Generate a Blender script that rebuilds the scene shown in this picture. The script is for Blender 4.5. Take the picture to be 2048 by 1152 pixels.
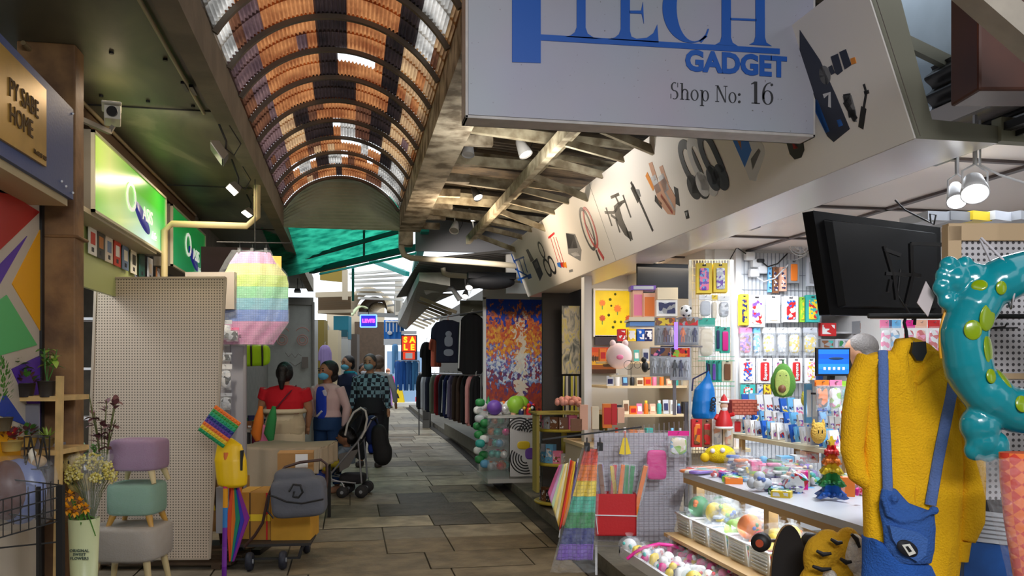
import bpy, math, random
from mathutils import Vector, Matrix
for _o in list(bpy.data.objects): bpy.data.objects.remove(_o)
R = random.Random(7)
PI = math.pi
SC = bpy.context.scene
COL = SC.collection
# ------------------------------------------------------------------ camera
FPX, HORIZON, VPX, EYE = 1700.0, 740.0, 700.0, 1.5
YAW = math.atan((1024 - VPX) / FPX)
CS, SN = math.cos(YAW), math.sin(YAW)
cam_data = bpy.data.cameras.new('camera'); cam = bpy.data.objects.new('camera', cam_data); COL.objects.link(cam)
cam.location = (0, 0, EYE); cam.rotation_euler = (PI / 2, 0, -YAW)
cam_data.sensor_width = 36.0; cam_data.lens = FPX / 2048 * 36.0
cam_data.shift_y = (HORIZON - 576.0) / 2048.0
cam_data.clip_start = 0.05; cam_data.clip_end = 300
SC.camera = cam
# ------------------------------------------------------------------ world and view
W = bpy.data.worlds.new('world'); SC.world = W; W.use_nodes = True
bgn = W.node_tree.nodes['Background']; bgn.inputs[0].default_value = (0.86, 0.93, 1.0, 1); bgn.inputs[1].default_value = 1.7
SC.view_settings.view_transform = 'Standard'; SC.view_settings.look = 'None'
SC.view_settings.exposure = 0.0; SC.view_settings.gamma = 1.0; SC.view_settings.use_curve_mapping = False
def area(name, loc, size, power, col=(1, 1, 1), rot=(0, 0, 0), sy=None, spread=PI):
    l = bpy.data.lights.new(name, 'AREA'); l.energy = power; l.color = col; l.size = size; l.spread = spread
    if sy: l.shape = 'RECTANGLE'; l.size_y = sy
    o = bpy.data.objects.new(name, l); o.location = loc; o.rotation_euler = rot; COL.objects.link(o); return o
def spot(name, loc, target, power, col=(1, 1, 1), ang=70, r=0.04, blend=0.6):
    l = bpy.data.lights.new(name, 'SPOT'); l.energy = power; l.color = col; l.spot_size = math.radians(ang); l.spot_blend = blend; l.shadow_soft_size = r
    o = bpy.data.objects.new(name, l); o.location = loc
    o.rotation_euler = (Vector(target) - Vector(loc)).to_track_quat('-Z', 'Y').to_euler(); COL.objects.link(o); return o
WARM = (1.0, 0.80, 0.58); COOL = (0.86, 0.92, 1.0)
for _y, _p in ((3.4, 14), (4.8, 24), (6.0, 26)): area('shop_strip_light', (3.0, _y, 2.46), 1.0, _p, COOL, (0, 0, 0), .5)
area('shop_strip_light', (2.6, 8.0, 2.46), .8, 20, (1.0, .84, .64), (0, 0, 0), .5)
area('shop_strip_light', (2.52, 6.6, 2.33), .5, 9, (1.0, .84, .64), (0, 0, 0), .3)
spot('slat_wall_spot', (2.9, 5.6, 2.35), (3.3, 6.7, 1.4), 44, COOL, 80, .05)
spot('counter_spot', (2.35, 3.4, 2.3), (2.2, 4.1, .8), 90, COOL, 90, .05)
area('front_fill_light', (.6, -1.2, 2.9), 1.6, 100, (.96, .97, 1.0), (math.radians(50), 0, math.radians(-8)), .6)  # added fill from behind the viewer to brighten the hanging sign and onesie
for _y in (5.2, 7.4): area('left_shop_light', (-1.15, _y, 3.05), .5, 7, WARM, (0, 0, 0), .25)
spot('floodlight_beam', (-1.0, 5.5, 2.95), (-1.6, 6.6, 3.1), 6, (1, .93, .7), 110, .05)
spot('floodlight_beam', (-1.05, 6.6, 2.8), (-1.0, 8.5, .9), 60, (1, .9, .75), 100, .05)
spot('roof_spot', (1.12, 7.7, 2.65), (2.1, 7.4, 2.6), 45, WARM, 120, .05)
spot('roof_spot', (1.1, 5.6, 2.75), (2.1, 5.6, 2.6), 22, (1, .95, .9), 120, .05)
spot('roof_spot', (1.1, 9.2, 2.8), (1.9, 11.4, 1.8), 90, (1, .92, .84), 90, .05)
area('roof_lamp_light', (1.1, 8.0, 2.8), .3, 10, WARM, (math.radians(180), 0, 0), .3)
area('left_inner_shop_light', (-2.5, 6.4, 2.6), .8, 20, COOL, (0, 0, 0), .5)
area('under_counter_light', (2.12, 4.1, .83), .25, 5, COOL, (0, 0, 0), 1.3)
area('low_table_light', (1.93, 4.1, .70), .06, 3, COOL, (0, math.radians(30), 0), 1.3)
area('roof_bounce_lamp', (1.1, 5.6, 2.7), .3, 9, (1, .94, .84), (math.radians(180), 0, 0), .3)

# ------------------------------------------------------------------ pixel to place
def P(px, py, d=None, X=None, Y=None, Z=None):
    u = (px - 1024) / FPX; v = (HORIZON - py) / FPX
    r = Vector((SN + u * CS, CS - u * SN, v))
    if d is None:
        if X is not None: d = X / r.x
        elif Y is not None: d = Y / r.y
        else: d = (Z - EYE) / r.z
    return Vector((0, 0, EYE)) + r * d
def dep(p): return p[0] * SN + p[1] * CS
# ------------------------------------------------------------------ materials
MATS = {}
def _new(name):
    m = bpy.data.materials.new(name); m.use_nodes = True
    return m, m.node_tree, m.node_tree.nodes['Principled BSDF']
def s2l(c): return tuple(((x / 12.92) if x <= 0.04045 else ((x + 0.055) / 1.055) ** 2.4) for x in c)
def rgb(*c): return s2l([x / 255 for x in c])
def mat(name, col, rough=0.6, metal=0.0, emit=0.0, var=0.0, scale=8.0, alpha=1.0, bump=0.0, bscale=60, trans=0.0, coat=0.0, spec=0.5, col2=None):
    """col given as 0-255 srgb"""
    if name in MATS: return MATS[name]
    m, nt, b = _new(name); c = rgb(*col) + (1,)
    b.inputs['Base Color'].default_value = c; b.inputs['Roughness'].default_value = rough; b.inputs['Metallic'].default_value = metal
    b.inputs['Specular IOR Level'].default_value = spec
    if coat: b.inputs['Coat Weight'].default_value = coat; b.inputs['Coat Roughness'].default_value = 0.08
    if trans: b.inputs['Transmission Weight'].default_value = trans
    if alpha < 1: b.inputs['Alpha'].default_value = alpha
    if emit: b.inputs['Emission Color'].default_value = c; b.inputs['Emission Strength'].default_value = emit
    if var or col2:
        tc = nt.nodes.new('ShaderNodeTexCoord'); n = nt.nodes.new('ShaderNodeTexNoise'); n.inputs['Scale'].default_value = scale; n.inputs['Detail'].default_value = 6
        nt.links.new(tc.outputs['Object'], n.inputs['Vector'])
        r = nt.nodes.new('ShaderNodeValToRGB'); r.color_ramp.elements[0].position = 0.38; r.color_ramp.elements[1].position = 0.64
        c2 = (rgb(*col2) + (1,)) if col2 else tuple(min(1, x * (1 + var)) for x in c[:3]) + (1,)
        c1 = c if col2 else tuple(x * (1 - var) for x in c[:3]) + (1,)
        r.color_ramp.elements[0].color = c1; r.color_ramp.elements[1].color = c2
        nt.links.new(n.outputs['Fac'], r.inputs[0]); nt.links.new(r.outputs[0], b.inputs['Base Color'])
    if bump:
        tc = nt.nodes.new('ShaderNodeTexCoord'); n = nt.nodes.new('ShaderNodeTexNoise'); n.inputs['Scale'].default_value = bscale; n.inputs['Detail'].default_value = 4
        bp = nt.nodes.new('ShaderNodeBump'); bp.inputs['Strength'].default_value = bump; bp.inputs['Distance'].default_value = 0.02
        nt.links.new(tc.outputs['Object'], n.inputs['Vector']); nt.links.new(n.outputs['Fac'], bp.inputs['Height']); nt.links.new(bp.outputs[0], b.inputs['Normal'])
    MATS[name] = m; return m
def c_(r, g, b, rough=0.6, **k): return mat('paint_%d_%d_%d_%d' % (r, g, b, int(rough * 100)), (r, g, b), rough, **k)
def plastic_film(name='clear_film', col=(235, 240, 245), a=0.12):
    if name in MATS: return MATS[name]
    m, nt, b = _new(name)
    b.inputs['Base Color'].default_value = rgb(*col) + (1,); b.inputs['Roughness'].default_value = 0.12; b.inputs['Alpha'].default_value = a
    tc = nt.nodes.new('ShaderNodeTexCoord'); n = nt.nodes.new('ShaderNodeTexNoise'); n.inputs['Scale'].default_value = 22; n.inputs['Detail'].default_value = 3
    bp = nt.nodes.new('ShaderNodeBump'); bp.inputs['Strength'].default_value = 1.0; bp.inputs['Distance'].default_value = 0.03
    nt.links.new(tc.outputs['Object'], n.inputs['Vector']); nt.links.new(n.outputs['Fac'], bp.inputs['Height']); nt.links.new(bp.outputs[0], b.inputs['Normal'])
    MATS[name] = m; return m
def print_mat(name, cols, scale=14, rough=0.35, seed=0.0, emit=0.0, stretch=(1, 1, 1), smooth=False, distort=0.0):
    """printed card: patches of several inks"""
    if name in MATS: return MATS[name]
    m, nt, b = _new(name)
    tc = nt.nodes.new('ShaderNodeTexCoord'); mp = nt.nodes.new('ShaderNodeMapping'); mp.inputs['Location'].default_value = (seed, seed * 1.7, seed * 0.3); mp.inputs['Scale'].default_value = stretch
    nt.links.new(tc.outputs['Object'], mp.inputs[0])
    if smooth:
        v = nt.nodes.new('ShaderNodeTexNoise'); v.inputs['Detail'].default_value = 5; v.inputs['Distortion'].default_value = distort; out = v.outputs['Fac']
    else:
        v = nt.nodes.new('ShaderNodeTexVoronoi'); out = None
    v.inputs['Scale'].default_value = scale
    nt.links.new(mp.outputs[0], v.inputs['Vector'])
    if out is None:
        sp = nt.nodes.new('ShaderNodeSeparateColor'); nt.links.new(v.outputs['Color'], sp.inputs[0]); out = sp.outputs[0]
    r = nt.nodes.new('ShaderNodeValToRGB'); r.color_ramp.interpolation = 'CONSTANT' if not smooth else 'LINEAR'
    e = r.color_ramp.elements
    n = len(cols)
    while len(e) < n: e.new(0.5)
    for i, c in enumerate(cols):
        e[i].position = (0.3 + 0.4 * i / max(1, n - 1)) if smooth else i / n
        e[i].color = rgb(*c) + (1,)
    nt.links.new(out, r.inputs[0]); nt.links.new(r.outputs[0], b.inputs['Base Color'])
    b.inputs['Roughness'].default_value = rough
    if emit:
        nt.links.new(r.outputs[0], b.inputs['Emission Color']); b.inputs['Emission Strength'].default_value = emit
    MATS[name] = m; return m
def band_mat(name, cols, axis='Z', lo=0.0, hi=1.0, rough=0.4, alpha=1.0, grid=0.0, gcol=0.55):
    """flat colour bands along an object axis between lo and hi, optional grid of small cells"""
    if name in MATS: return MATS[name]
    m, nt, b = _new(name)
    tc = nt.nodes.new('ShaderNodeTexCoord'); sx = nt.nodes.new('ShaderNodeSeparateXYZ'); nt.links.new(tc.outputs['Object'], sx.inputs[0])
    mr = nt.nodes.new('ShaderNodeMapRange'); mr.inputs['From Min'].default_value = lo; mr.inputs['From Max'].default_value = hi
    nt.links.new(sx.outputs[axis], mr.inputs['Value'])
    r = nt.nodes.new('ShaderNodeValToRGB'); r.color_ramp.interpolation = 'CONSTANT'; e = r.color_ramp.elements
    while len(e) < len(cols): e.new(0.5)
    for i, c in enumerate(cols): e[i].position = i / len(cols); e[i].color = rgb(*c) + (1,)
    nt.links.new(mr.outputs[0], r.inputs[0]); last = r.outputs[0]
    if grid:
        bt = nt.nodes.new('ShaderNodeTexBrick'); bt.offset = 0; bt.squash = 1
        bt.inputs['Scale'].default_value = 1.0; bt.inputs['Brick Width'].default_value = grid; bt.inputs['Row Height'].default_value = grid; bt.inputs['Mortar Size'].default_value = grid * 0.10; bt.inputs['Mortar Smooth'].default_value = 0.4
        cm = nt.nodes.new('ShaderNodeCombineXYZ'); nt.links.new(sx.outputs['X'], cm.inputs[0]); nt.links.new(sx.outputs['Z'], cm.inputs[1]); nt.links.new(cm.outputs[0], bt.inputs['Vector'])
        mx = nt.nodes.new('ShaderNodeMix'); mx.data_type = 'RGBA'; mx.blend_type = 'MULTIPLY'
        nt.links.new(bt.outputs['Fac'], mx.inputs[0]); nt.links.new(last, mx.inputs[6]); mx.inputs[7].default_value = (gcol, gcol, gcol, 1); last = mx.outputs[2]
        bp = nt.nodes.new('ShaderNodeBump'); bp.invert = True; bp.inputs['Strength'].default_value = 0.6; bp.inputs['Distance'].default_value = 0.01
        nt.links.new(bt.outputs['Fac'], bp.inputs['Height']); nt.links.new(bp.outputs[0], b.inputs['Normal'])
    nt.links.new(last, b.inputs['Base Color']); b.inputs['Roughness'].default_value = rough; b.inputs['Alpha'].default_value = alpha
    MATS[name] = m; return m
WHITE = mat('white_enamel', (222, 222, 224), 0.4); BLACK = mat('black_plastic', (22, 22, 24), 0.45); DARK = mat('dark_metal', (45, 44, 44), 0.5, 0.3)
STEEL = mat('steel', (165, 165, 168), 0.3, 0.9); CHROME = mat('chrome', (210, 210, 215), 0.15, 1.0); WOOD = mat('pine_wood', (205, 170, 110), 0.55, var=0.15, scale=12)
FILM = plastic_film(); CARD = mat('cardboard', (176, 132, 76), 0.8, var=0.12, scale=6)
SKIN = mat('skin', (172, 124, 94), 0.55); SKIN2 = mat('skin_tan', (150, 104, 76), 0.55); HAIR = mat('black_hair', (20, 17, 17), 0.45, bump=0.3, bscale=90)
# ------------------------------------------------------------------ mesh builder (y axis = away from the viewer, z = up)
class MB:
    def __init__(s): s.v = []; s.f = []; s.m = []; s.s = []
    def add(s, vs, fs, mi=0, smooth=False, T=None):
        b = len(s.v)
        s.v += [tuple(T @ Vector(p)) for p in vs] if T is not None else [tuple(p) for p in vs]
        for f in fs: s.f.append([b + i for i in f]); s.m.append(mi); s.s.append(smooth)
        return s
    def box(s, c, sz, mi=0, rz=0.0, rx=0.0, ry=0.0, taper=1.0):
        x, y, z = sz[0] / 2, sz[1] / 2, sz[2] / 2; t = taper
        vs = [(-x, -y, -z), (x, -y, -z), (x, y, -z), (-x, y, -z), (-x * t, -y * t, z), (x * t, -y * t, z), (x * t, y * t, z), (-x * t, y * t, z)]
        T = Matrix.Translation(c) @ Matrix.Rotation(rz, 4, 'Z') @ Matrix.Rotation(rx, 4, 'X') @ Matrix.Rotation(ry, 4, 'Y')
        return s.add(vs, [(3, 2, 1, 0), (4, 5, 6, 7), (0, 1, 5, 4), (1, 2, 6, 5), (2, 3, 7, 6), (3, 0, 4, 7)], mi, False, T)
    def bx(s, x0, x1, y0, y1, z0, z1, mi=0): return s.box(((x0 + x1) / 2, (y0 + y1) / 2, (z0 + z1) / 2), (abs(x1 - x0), abs(y1 - y0), abs(z1 - z0)), mi)
    def rings(s, rs, mi=0, smooth=True, caps=True, closed=False):
        n = len(rs[0]); vs = [p for r in rs for p in r]; fs = []
        m = len(rs)
        for i in range(m if closed else m - 1):
            for j in range(n):
                a = i * n + j; b = i * n + (j + 1) % n; i2 = ((i + 1) % m) * n
                fs.append((a, b, i2 + (j + 1) % n, i2 + j))
        s.add(vs, fs, mi, smooth)
        if caps and not closed:
            s.add(rs[0], [tuple(reversed(range(n)))], mi, False); s.add(rs[-1], [tuple(range(n))], mi, False)
        return s
    def tube(s, pts, r, n=8, mi=0, caps=True, closed=False, flat=None):
        """round bar through pts; r number or list; flat=(a,b) squashes the section"""
        pts = [Vector(p) for p in pts]; m = len(pts); rr = r if isinstance(r, (list, tuple)) else [r] * m
        rs = []; up = None
        for i, p in enumerate(pts):
            if closed: t = pts[(i + 1) % m] - pts[i - 1]
            else: t = pts[min(i + 1, m - 1)] - pts[max(i - 1, 0)]
            if t.length < 1e-9: t = Vector((0, 0, 1))
            t.normalize()
            if up is None: up = Vector((0, 0, 1)) if abs(t.z) < 0.9 else Vector((0, 1, 0))
            a = t.cross(up)
            if a.length < 1e-4: a = t.cross(Vector((0, 1, 0)))
            a.normalize(); b = a.cross(t).normalized(); up = b
            fa, fb = flat if flat else (1, 1)
            rs.append([p + a * (math.cos(2 * PI * k / n) * rr[i] * fa) + b * (math.sin(2 * PI * k / n) * rr[i] * fb) for k in range(n)])
        return s.rings(rs, mi, n > 4, caps, closed)
    def bar(s, a, b, w, h=None, mi=0):
        a = Vector(a); b = Vector(b); h = h or w; t = (b - a).normalized(); up = Vector((0, 0, 1)) if abs(t.z) < 0.95 else Vector((0, 1, 0))
        x = t.cross(up).normalized(); y = x.cross(t)
        r = lambda p: [p - x * w / 2 - y * h / 2, p + x * w / 2 - y * h / 2, p + x * w / 2 + y * h / 2, p - x * w / 2 + y * h / 2]
        return s.rings([r(a), r(b)], mi, False)
    def lathe(s, prof, c=(0, 0, 0), n=24, mi=0, axis='Z', caps=True, sx=1, sy=1):
        rs = []
        for r, z in prof:
            ring = []
            for k in range(n):
                x = math.cos(2 * PI * k / n) * r * sx; y = math.sin(2 * PI * k / n) * r * sy
                q = (x, y, z) if axis == 'Z' else ((x, z, y) if axis == 'Y' else (z, x, y))
                ring.append((c[0] + q[0], c[1] + q[1], c[2] + q[2]))
            rs.append(ring)
        return s.rings(rs, mi, True, caps)
    def ball(s, c, r, mi=0, n=16, m=10, T=None):
        if not isinstance(r, (list, tuple)): r = (r, r, r)
        rs = []
        for i in range(m + 1):
            a = PI * (0.02 + 0.96 * i / m) - PI / 2
            rs.append([Vector((math.cos(2 * PI * k / n) * math.cos(a) * r[0], math.sin(2 * PI * k / n) * math.cos(a) * r[1], math.sin(a) * r[2])) for k in range(n)])
        M = Matrix.Translation(c) @ (T if T is not None else Matrix())
        return s.rings([[M @ p for p in q] for q in rs], mi, True)
    def poly(s, pts, y0=0.0, y1=0.01, mi=0, plane='XZ', smooth=False):
        """extruded outline; pts in (x,z), depth along y"""
        f = {'XZ': lambda p, d: (p[0], d, p[1]), 'XY': lambda p, d: (p[0], p[1], d), 'YZ': lambda p, d: (d, p[0], p[1])}[plane]
        n = len(pts); a = [f(p, y0) for p in pts]; b = [f(p, y1) for p in pts]
        s.add(a + b, [tuple(range(n)), tuple(reversed(range(n, 2 * n)))], mi, False)
        s.add(a + b, [(i, i + n, (i + 1) % n + n, (i + 1) % n) for i in range(n)], mi, smooth); return s
    def sheet(s, fn, nu, nv, mi=0, smooth=True, cu=False):
        vs = [fn(i / nu, j / nv) for j in range(nv + 1) for i in range(nu + 1)]; w = nu + 1
        return s.add(vs, [(j * w + i, j * w + i + 1, (j + 1) * w + i + 1, (j + 1) * w + i) for j in range(nv) for i in range(nu)], mi, smooth)
    def torus(s, c, R0, r, n=32, k=12, mi=0, axis='Y', a0=0, a1=2 * PI):
        full = abs(a1 - a0) > 6.28; pts = []
        for i in range(n if full else n + 1):
            a = a0 + (a1 - a0) * i / n; x, y = math.cos(a) * R0, math.sin(a) * R0
            pts.append({'Y': (c[0] + x, c[1], c[2] + y), 'Z': (c[0] + x, c[1] + y, c[2]), 'X': (c[0], c[1] + x, c[2] + y)}[axis])
        return s.tube(pts, r, k, mi, not full, full)
    def mesh(s, name, mats):
        me = bpy.data.meshes.new(name); me.from_pydata(s.v, [], s.f)
        for m in (mats if isinstance(mats, (list, tuple)) else [mats]): me.materials.append(m)
        me.polygons.foreach_set('material_index', s.m); me.polygons.foreach_set('use_smooth', s.s); me.update(); return me
    def obj(s, name, mats, parent=None, loc=None, rz=0.0, solid=0.0, bevel=0.0, fuse=0.0, smooth_it=2):
        if fuse: me = fuse_mesh(s, fuse, mats, name, smooth_it)
        else: me = s.mesh(name, mats)
        o = bpy.data.objects.new(name, me); COL.objects.link(o)
        if parent is not None: o.parent = parent
        if loc is not None: o.location = loc
        if rz: o.rotation_euler = (0, 0, rz)
        if solid: md = o.modifiers.new('solid', 'SOLIDIFY'); md.thickness = solid; md.offset = 0
        if bevel: md = o.modifiers.new('bevel', 'BEVEL'); md.width = bevel; md.segments = 2; md.limit_method = 'ANGLE'
        return o
def fuse_mesh(mb, voxel, mats, name, it=2):
    """grow the pieces into ONE continuous skin"""
    me = mb.mesh(name + '_raw', mats); o = bpy.data.objects.new('tmp', me); COL.objects.link(o)
    md = o.modifiers.new('r', 'REMESH'); md.mode = 'VOXEL'; md.voxel_size = voxel; md.use_smooth_shade = True
    if it: sm = o.modifiers.new('s', 'SMOOTH'); sm.iterations = it; sm.factor = 0.5
    dg = bpy.context.evaluated_depsgraph_get(); ev = o.evaluated_get(dg)
    out = bpy.data.meshes.new_from_object(ev); out.name = name
    bpy.data.objects.remove(o); bpy.data.meshes.remove(me)
    out.materials.clear()
    for m in (mats if isinstance(mats, (list, tuple)) else [mats]): out.materials.append(m)
    out.polygons.foreach_set('material_index', [0] * len(out.polygons)); out.polygons.foreach_set('use_smooth', [True] * len(out.polygons)); return out
def tag(o, label, cat, group=None, kind=None):
    o['label'] = label; o['category'] = cat
    if group: o['group'] = group
    if kind: o['kind'] = kind
    return o
def thing(name, label, cat, loc=(0, 0, 0), rz=0.0, group=None):
    o = bpy.data.objects.new(name, None); COL.objects.link(o); o.empty_display_size = 0.05
    o.location = loc; o.rotation_euler = (0, 0, rz); return tag(o, label, cat, group)
def struct(o, label=None):
    o['kind'] = 'structure'
    if label: o['label'] = label
    return o
def dup(root, loc, rz=None, label=None, group=None, scale=None, mats=None):
    r = root.copy(); COL.objects.link(r); r.location = loc
    if rz is not None: r.rotation_euler = (root.rotation_euler[0], root.rotation_euler[1], rz)
    if scale is not None: r.scale = (scale,) * 3 if not isinstance(scale, tuple) else scale
    if label: r['label'] = label
    if group: r['group'] = group
    def kids(a, b):
        for ch in list(a.children):
            c = ch.copy(); COL.objects.link(c); c.parent = b
            if mats and ch.name.split('.')[0] in mats:
                for sl, mm in zip(c.material_slots, [mats[ch.name.split('.')[0]]]): sl.link = 'OBJECT'; sl.material = mm
            kids(ch, c)
    kids(root, r)
    if mats and 'self' in mats and r.type == 'MESH': r.material_slots[0].link = 'OBJECT'; r.material_slots[0].material = mats['self']
    return r
def text_mesh(txt, size, depth=0.002, align='CENTER', shear=0.0, bold=0.0, spacing=1.0, sx=1.0):
    cu = bpy.data.curves.new('t', 'FONT'); cu.body = txt; cu.size = size; cu.extrude = depth; cu.align_x = align; cu.align_y = 'CENTER'; cu.shear = shear; cu.offset = bold; cu.space_character = spacing; cu.resolution_u = 3
    o = bpy.data.objects.new('t', cu); COL.objects.link(o)
    dg = bpy.context.evaluated_depsgraph_get(); me = bpy.data.meshes.new_from_object(o.evaluated_get(dg)); bpy.data.objects.remove(o); bpy.data.curves.remove(cu)
    for v in me.vertices: v.co = (v.co.x * sx, -v.co.z, v.co.y)      # upright, facing -y
    return me
def text(name, txt, size, m, parent, loc, rz=0.0, ry=0.0, rx=0.0, **k):
    me = text_mesh(txt, size, **k); me.name = name; me.materials.clear(); me.materials.append(m)
    o = bpy.data.objects.new(name, me); COL.objects.link(o); o.parent = parent; o.location = loc; o.rotation_euler = (rx, ry, rz); return o
ORD = ['first', 'second', 'third', 'fourth', 'fifth', 'sixth', 'seventh', 'eighth', 'ninth', 'tenth', 'eleventh', 'twelfth', 'thirteenth', 'fourteenth', 'fifteenth', 'sixteenth', 'seventeenth', 'eighteenth', 'nineteenth', 'twentieth']
def facing(px, py, d, name, label, cat, group=None, **k):
    """a thing whose own x axis runs right across the view and y away; returns root and px->local function"""
    p = P(px, py, d=d); r = thing(name, label, cat, p, -YAW, group)
    return r, (lambda x, y: ((x - px) * d / FPX, (py - y) * d / FPX))
# ================================================================== SHELL
# ---- floor of worn slabs
fl_m = [mat('slab_%d' % i, c, 0.62, var=0.22, scale=5, bump=0.35, bscale=25) for i, c in enumerate([(146, 134, 112), (124, 114, 96), (166, 154, 130), (92, 84, 72), (126, 110, 84)])]
grout = mat('grout', (98, 90, 76), 0.9)
f = MB(); rf = random.Random(3)
f.bx(-6, 6, -4, 60, -0.2, -0.012, 5)
y = -1.0
while y < 45:
    h = rf.choice([0.45, 0.6, 0.8]) if y < 20 else 1.2
    x = -3.2
    while x < 2.6:
        w = rf.choice([0.55, 0.8, 1.05]); w = min(w, 2.6 - x) if 2.6 - x - w > 0.3 else 2.6 - x
        px, py = x + w / 2, y + h / 2; mi = rf.choice([0, 0, 1, 2, 0, 4, 1])
        if 0.3 < px < 1.25 and 8.0 < py < 10.4: mi = 3
        if py < 7.4: mi = 4 if px > -0.2 else 1
        if py > 10.6 and px < 0.9: mi = rf.choice([0, 2, 2, 1])
        z = rf.uniform(-0.003, 0.002)
        f.add([(x + .006, y + .006, z), (x + w - .006, y + .006, z), (x + w - .006, y + h - .006, z), (x + .006, y + h - .006, z)], [(0, 1, 2, 3)], mi); x += w
    y += h
struct(f.obj('floor', fl_m + [grout]))
# ---- raised platform with kerb under the right-hand stalls
kx = [(-4, 1.72), (5, 1.80), (7.5, 1.88), (12, 2.0), (17, 2.13), (26, 2.16), (34, 2.3)]
kerb_m = mat('kerb_stone', (112, 106, 94), 0.8, var=0.2, scale=7, bump=0.3, bscale=30)
k = MB()
for (y0, x0), (y1, x1) in zip(kx, kx[1:]):
    k.add([(x0, y0, 0), (x1, y1, 0), (x1 + .0, y1, .12), (x0, y0, .12), (4.6, y0, .12), (4.6, y1, .12)], [(0, 1, 2, 3), (3, 2, 5, 4)], 0)
    k.add([(x0 - .13, y0, .012), (x1 - .13, y1, .012), (x1, y1, .012), (x0, y0, .012)], [(0, 1, 2, 3)], 1)
    k.add([(x0 - .13, y0, 0), (x1 - .13, y1, 0), (x1 - .13, y1, .012), (x0 - .13, y0, .012)], [(0, 1, 2, 3)], 1)
struct(k.obj('trim_1', [kerb_m, mat('gutter_stone', (64, 58, 50), 0.85, var=0.2)]), 'raised stone kerb and platform under the right-hand stalls')
# ---- left side ceiling slab
def stain_mat():
    m, nt, b = _new('stained_soffit'); tc = nt.nodes.new('ShaderNodeTexCoord')
    n = nt.nodes.new('ShaderNodeTexNoise'); n.inputs['Scale'].default_value = 1.3; n.inputs['Detail'].default_value = 8; n.inputs['Distortion'].default_value = 0.8
    mp = nt.nodes.new('ShaderNodeMapping'); mp.inputs['Scale'].default_value = (1.6, 0.7, 1); nt.links.new(tc.outputs['Object'], mp.inputs[0]); nt.links.new(mp.outputs[0], n.inputs['Vector'])
    r = nt.nodes.new('ShaderNodeValToRGB'); e = r.color_ramp.elements; e[0].position = .36; e[0].color = rgb(70, 66, 62) + (1,); e[1].position = .62; e[1].color = rgb(112, 110, 88) + (1,)
    x = e.new(0.47); x.color = rgb(92, 92, 74) + (1,); x = e.new(0.70); x.color = rgb(150, 138, 118) + (1,)
    nt.links.new(n.outputs['Fac'], r.inputs[0]); nt.links.new(r.outputs[0], b.inputs['Base Color']); b.inputs['Roughness'].default_value = 0.42; MATS['stained_soffit'] = m; return m
SOF = stain_mat()
c = MB(); c.bx(-4.5, -.83, -4, 17.5, 3.13, 3.25)
for y in (3.3, 5.6, 7.9, 10.2, 12.5): c.bx(-1.66, -.84, y, y + .012, 3.122, 3.131, 1)
for y in (3.2, 4.1, 4.9, 5.7):
    for x in (-1.45, -1.2, -.95): c.lathe([(.012, 3.118), (.012, 3.13)], (x, y + x * .2, 0), 8, 1)
struct(c.obj('ceiling_left', [SOF, DARK]), 'low stained slab ceiling over the left-hand shops')
concrete = mat('beam_concrete', (124, 116, 100), 0.8, var=0.14, scale=4, bump=0.2, bscale=20)
peel = mat('peeling_paint', (104, 92, 74), 0.8, col2=(196, 186, 166), scale=7, bump=0.35, bscale=14)
b = MB(); b.bx(-.83, -.717, -4, 17.5, 3.07, 3.34)
tag(b.obj('roof_beam', concrete), 'long grey concrete beam along the left edge of the arched skylight', 'beam')
b = MB(); b.bx(.55, .80, -4, 9.9, 3.10, 3.42); b.bx(.56, .72, 9.9, 10.1, 2.95, 3.40)
for y in [0.5 + i * .62 for i in range(16)]: b.bx(.80, 1.02, y, y + .07, 3.13, 3.20)
tag(b.obj('roof_beam', peel), 'long beam with peeling paint along the right edge of the arched skylight', 'beam')
# slim conduit under the left slab
cd = MB(); cd.tube([(-1.02, 1, 3.11), (-1.02, 3.3, 3.11), (-.90, 3.4, 3.11), (-.90, 5.6, 3.11)], .012, 6)
tag(cd.obj('conduit', mat('conduit_cream', (170, 160, 130), .5)), 'thin cream conduit running under the left slab beside the beam', 'conduit')
# ---- arched skylight of corrugated plastic
RA, CXA, CZA, HA = .738, -.0835, 2.922, math.radians(59.6)
def sheet_mat(name, col, thru, col2=None):
    m, nt, b = _new(name); tc = nt.nodes.new('ShaderNodeTexCoord')
    n = nt.nodes.new('ShaderNodeTexNoise'); n.inputs['Scale'].default_value = 5; n.inputs['Detail'].default_value = 6; nt.links.new(tc.outputs['Object'], n.inputs['Vector'])
    r = nt.nodes.new('ShaderNodeValToRGB'); e = r.color_ramp.elements; e[0].position = .36; e[1].position = .64
    c2 = col2 or tuple(x * .6 for x in col); e[0].color = rgb(*c2) + (1,); e[1].color = rgb(*col) + (1,); nt.links.new(n.outputs['Fac'], r.inputs[0])
    tr = nt.nodes.new('ShaderNodeBsdfTranslucent'); nt.links.new(r.outputs[0], tr.inputs[0]); nt.links.new(r.outputs[0], b.inputs['Base Color']); b.inputs['Roughness'].default_value = .5
    mx = nt.nodes.new('ShaderNodeMixShader'); mx.inputs[0].default_value = thru; nt.links.new(b.outputs[0], mx.inputs[1]); nt.links.new(tr.outputs[0], mx.inputs[2])
    nt.links.new(mx.outputs[0], nt.nodes['Material Output'].inputs[0]); return m
sk = [sheet_mat('sheet_white', (236, 228, 218), .8), sheet_mat('sheet_purple', (138, 108, 106), .6, (92, 70, 74)), sheet_mat('sheet_orange', (202, 136, 84), .8, (146, 84, 50)),
      sheet_mat('sheet_brown', (140, 92, 66), .6, (92, 58, 46)), sheet_mat('sheet_tan', (216, 178, 132), .8, (170, 130, 96)), sheet_mat('sheet_dark', (66, 52, 52), .4, (38, 32, 34))]
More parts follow.
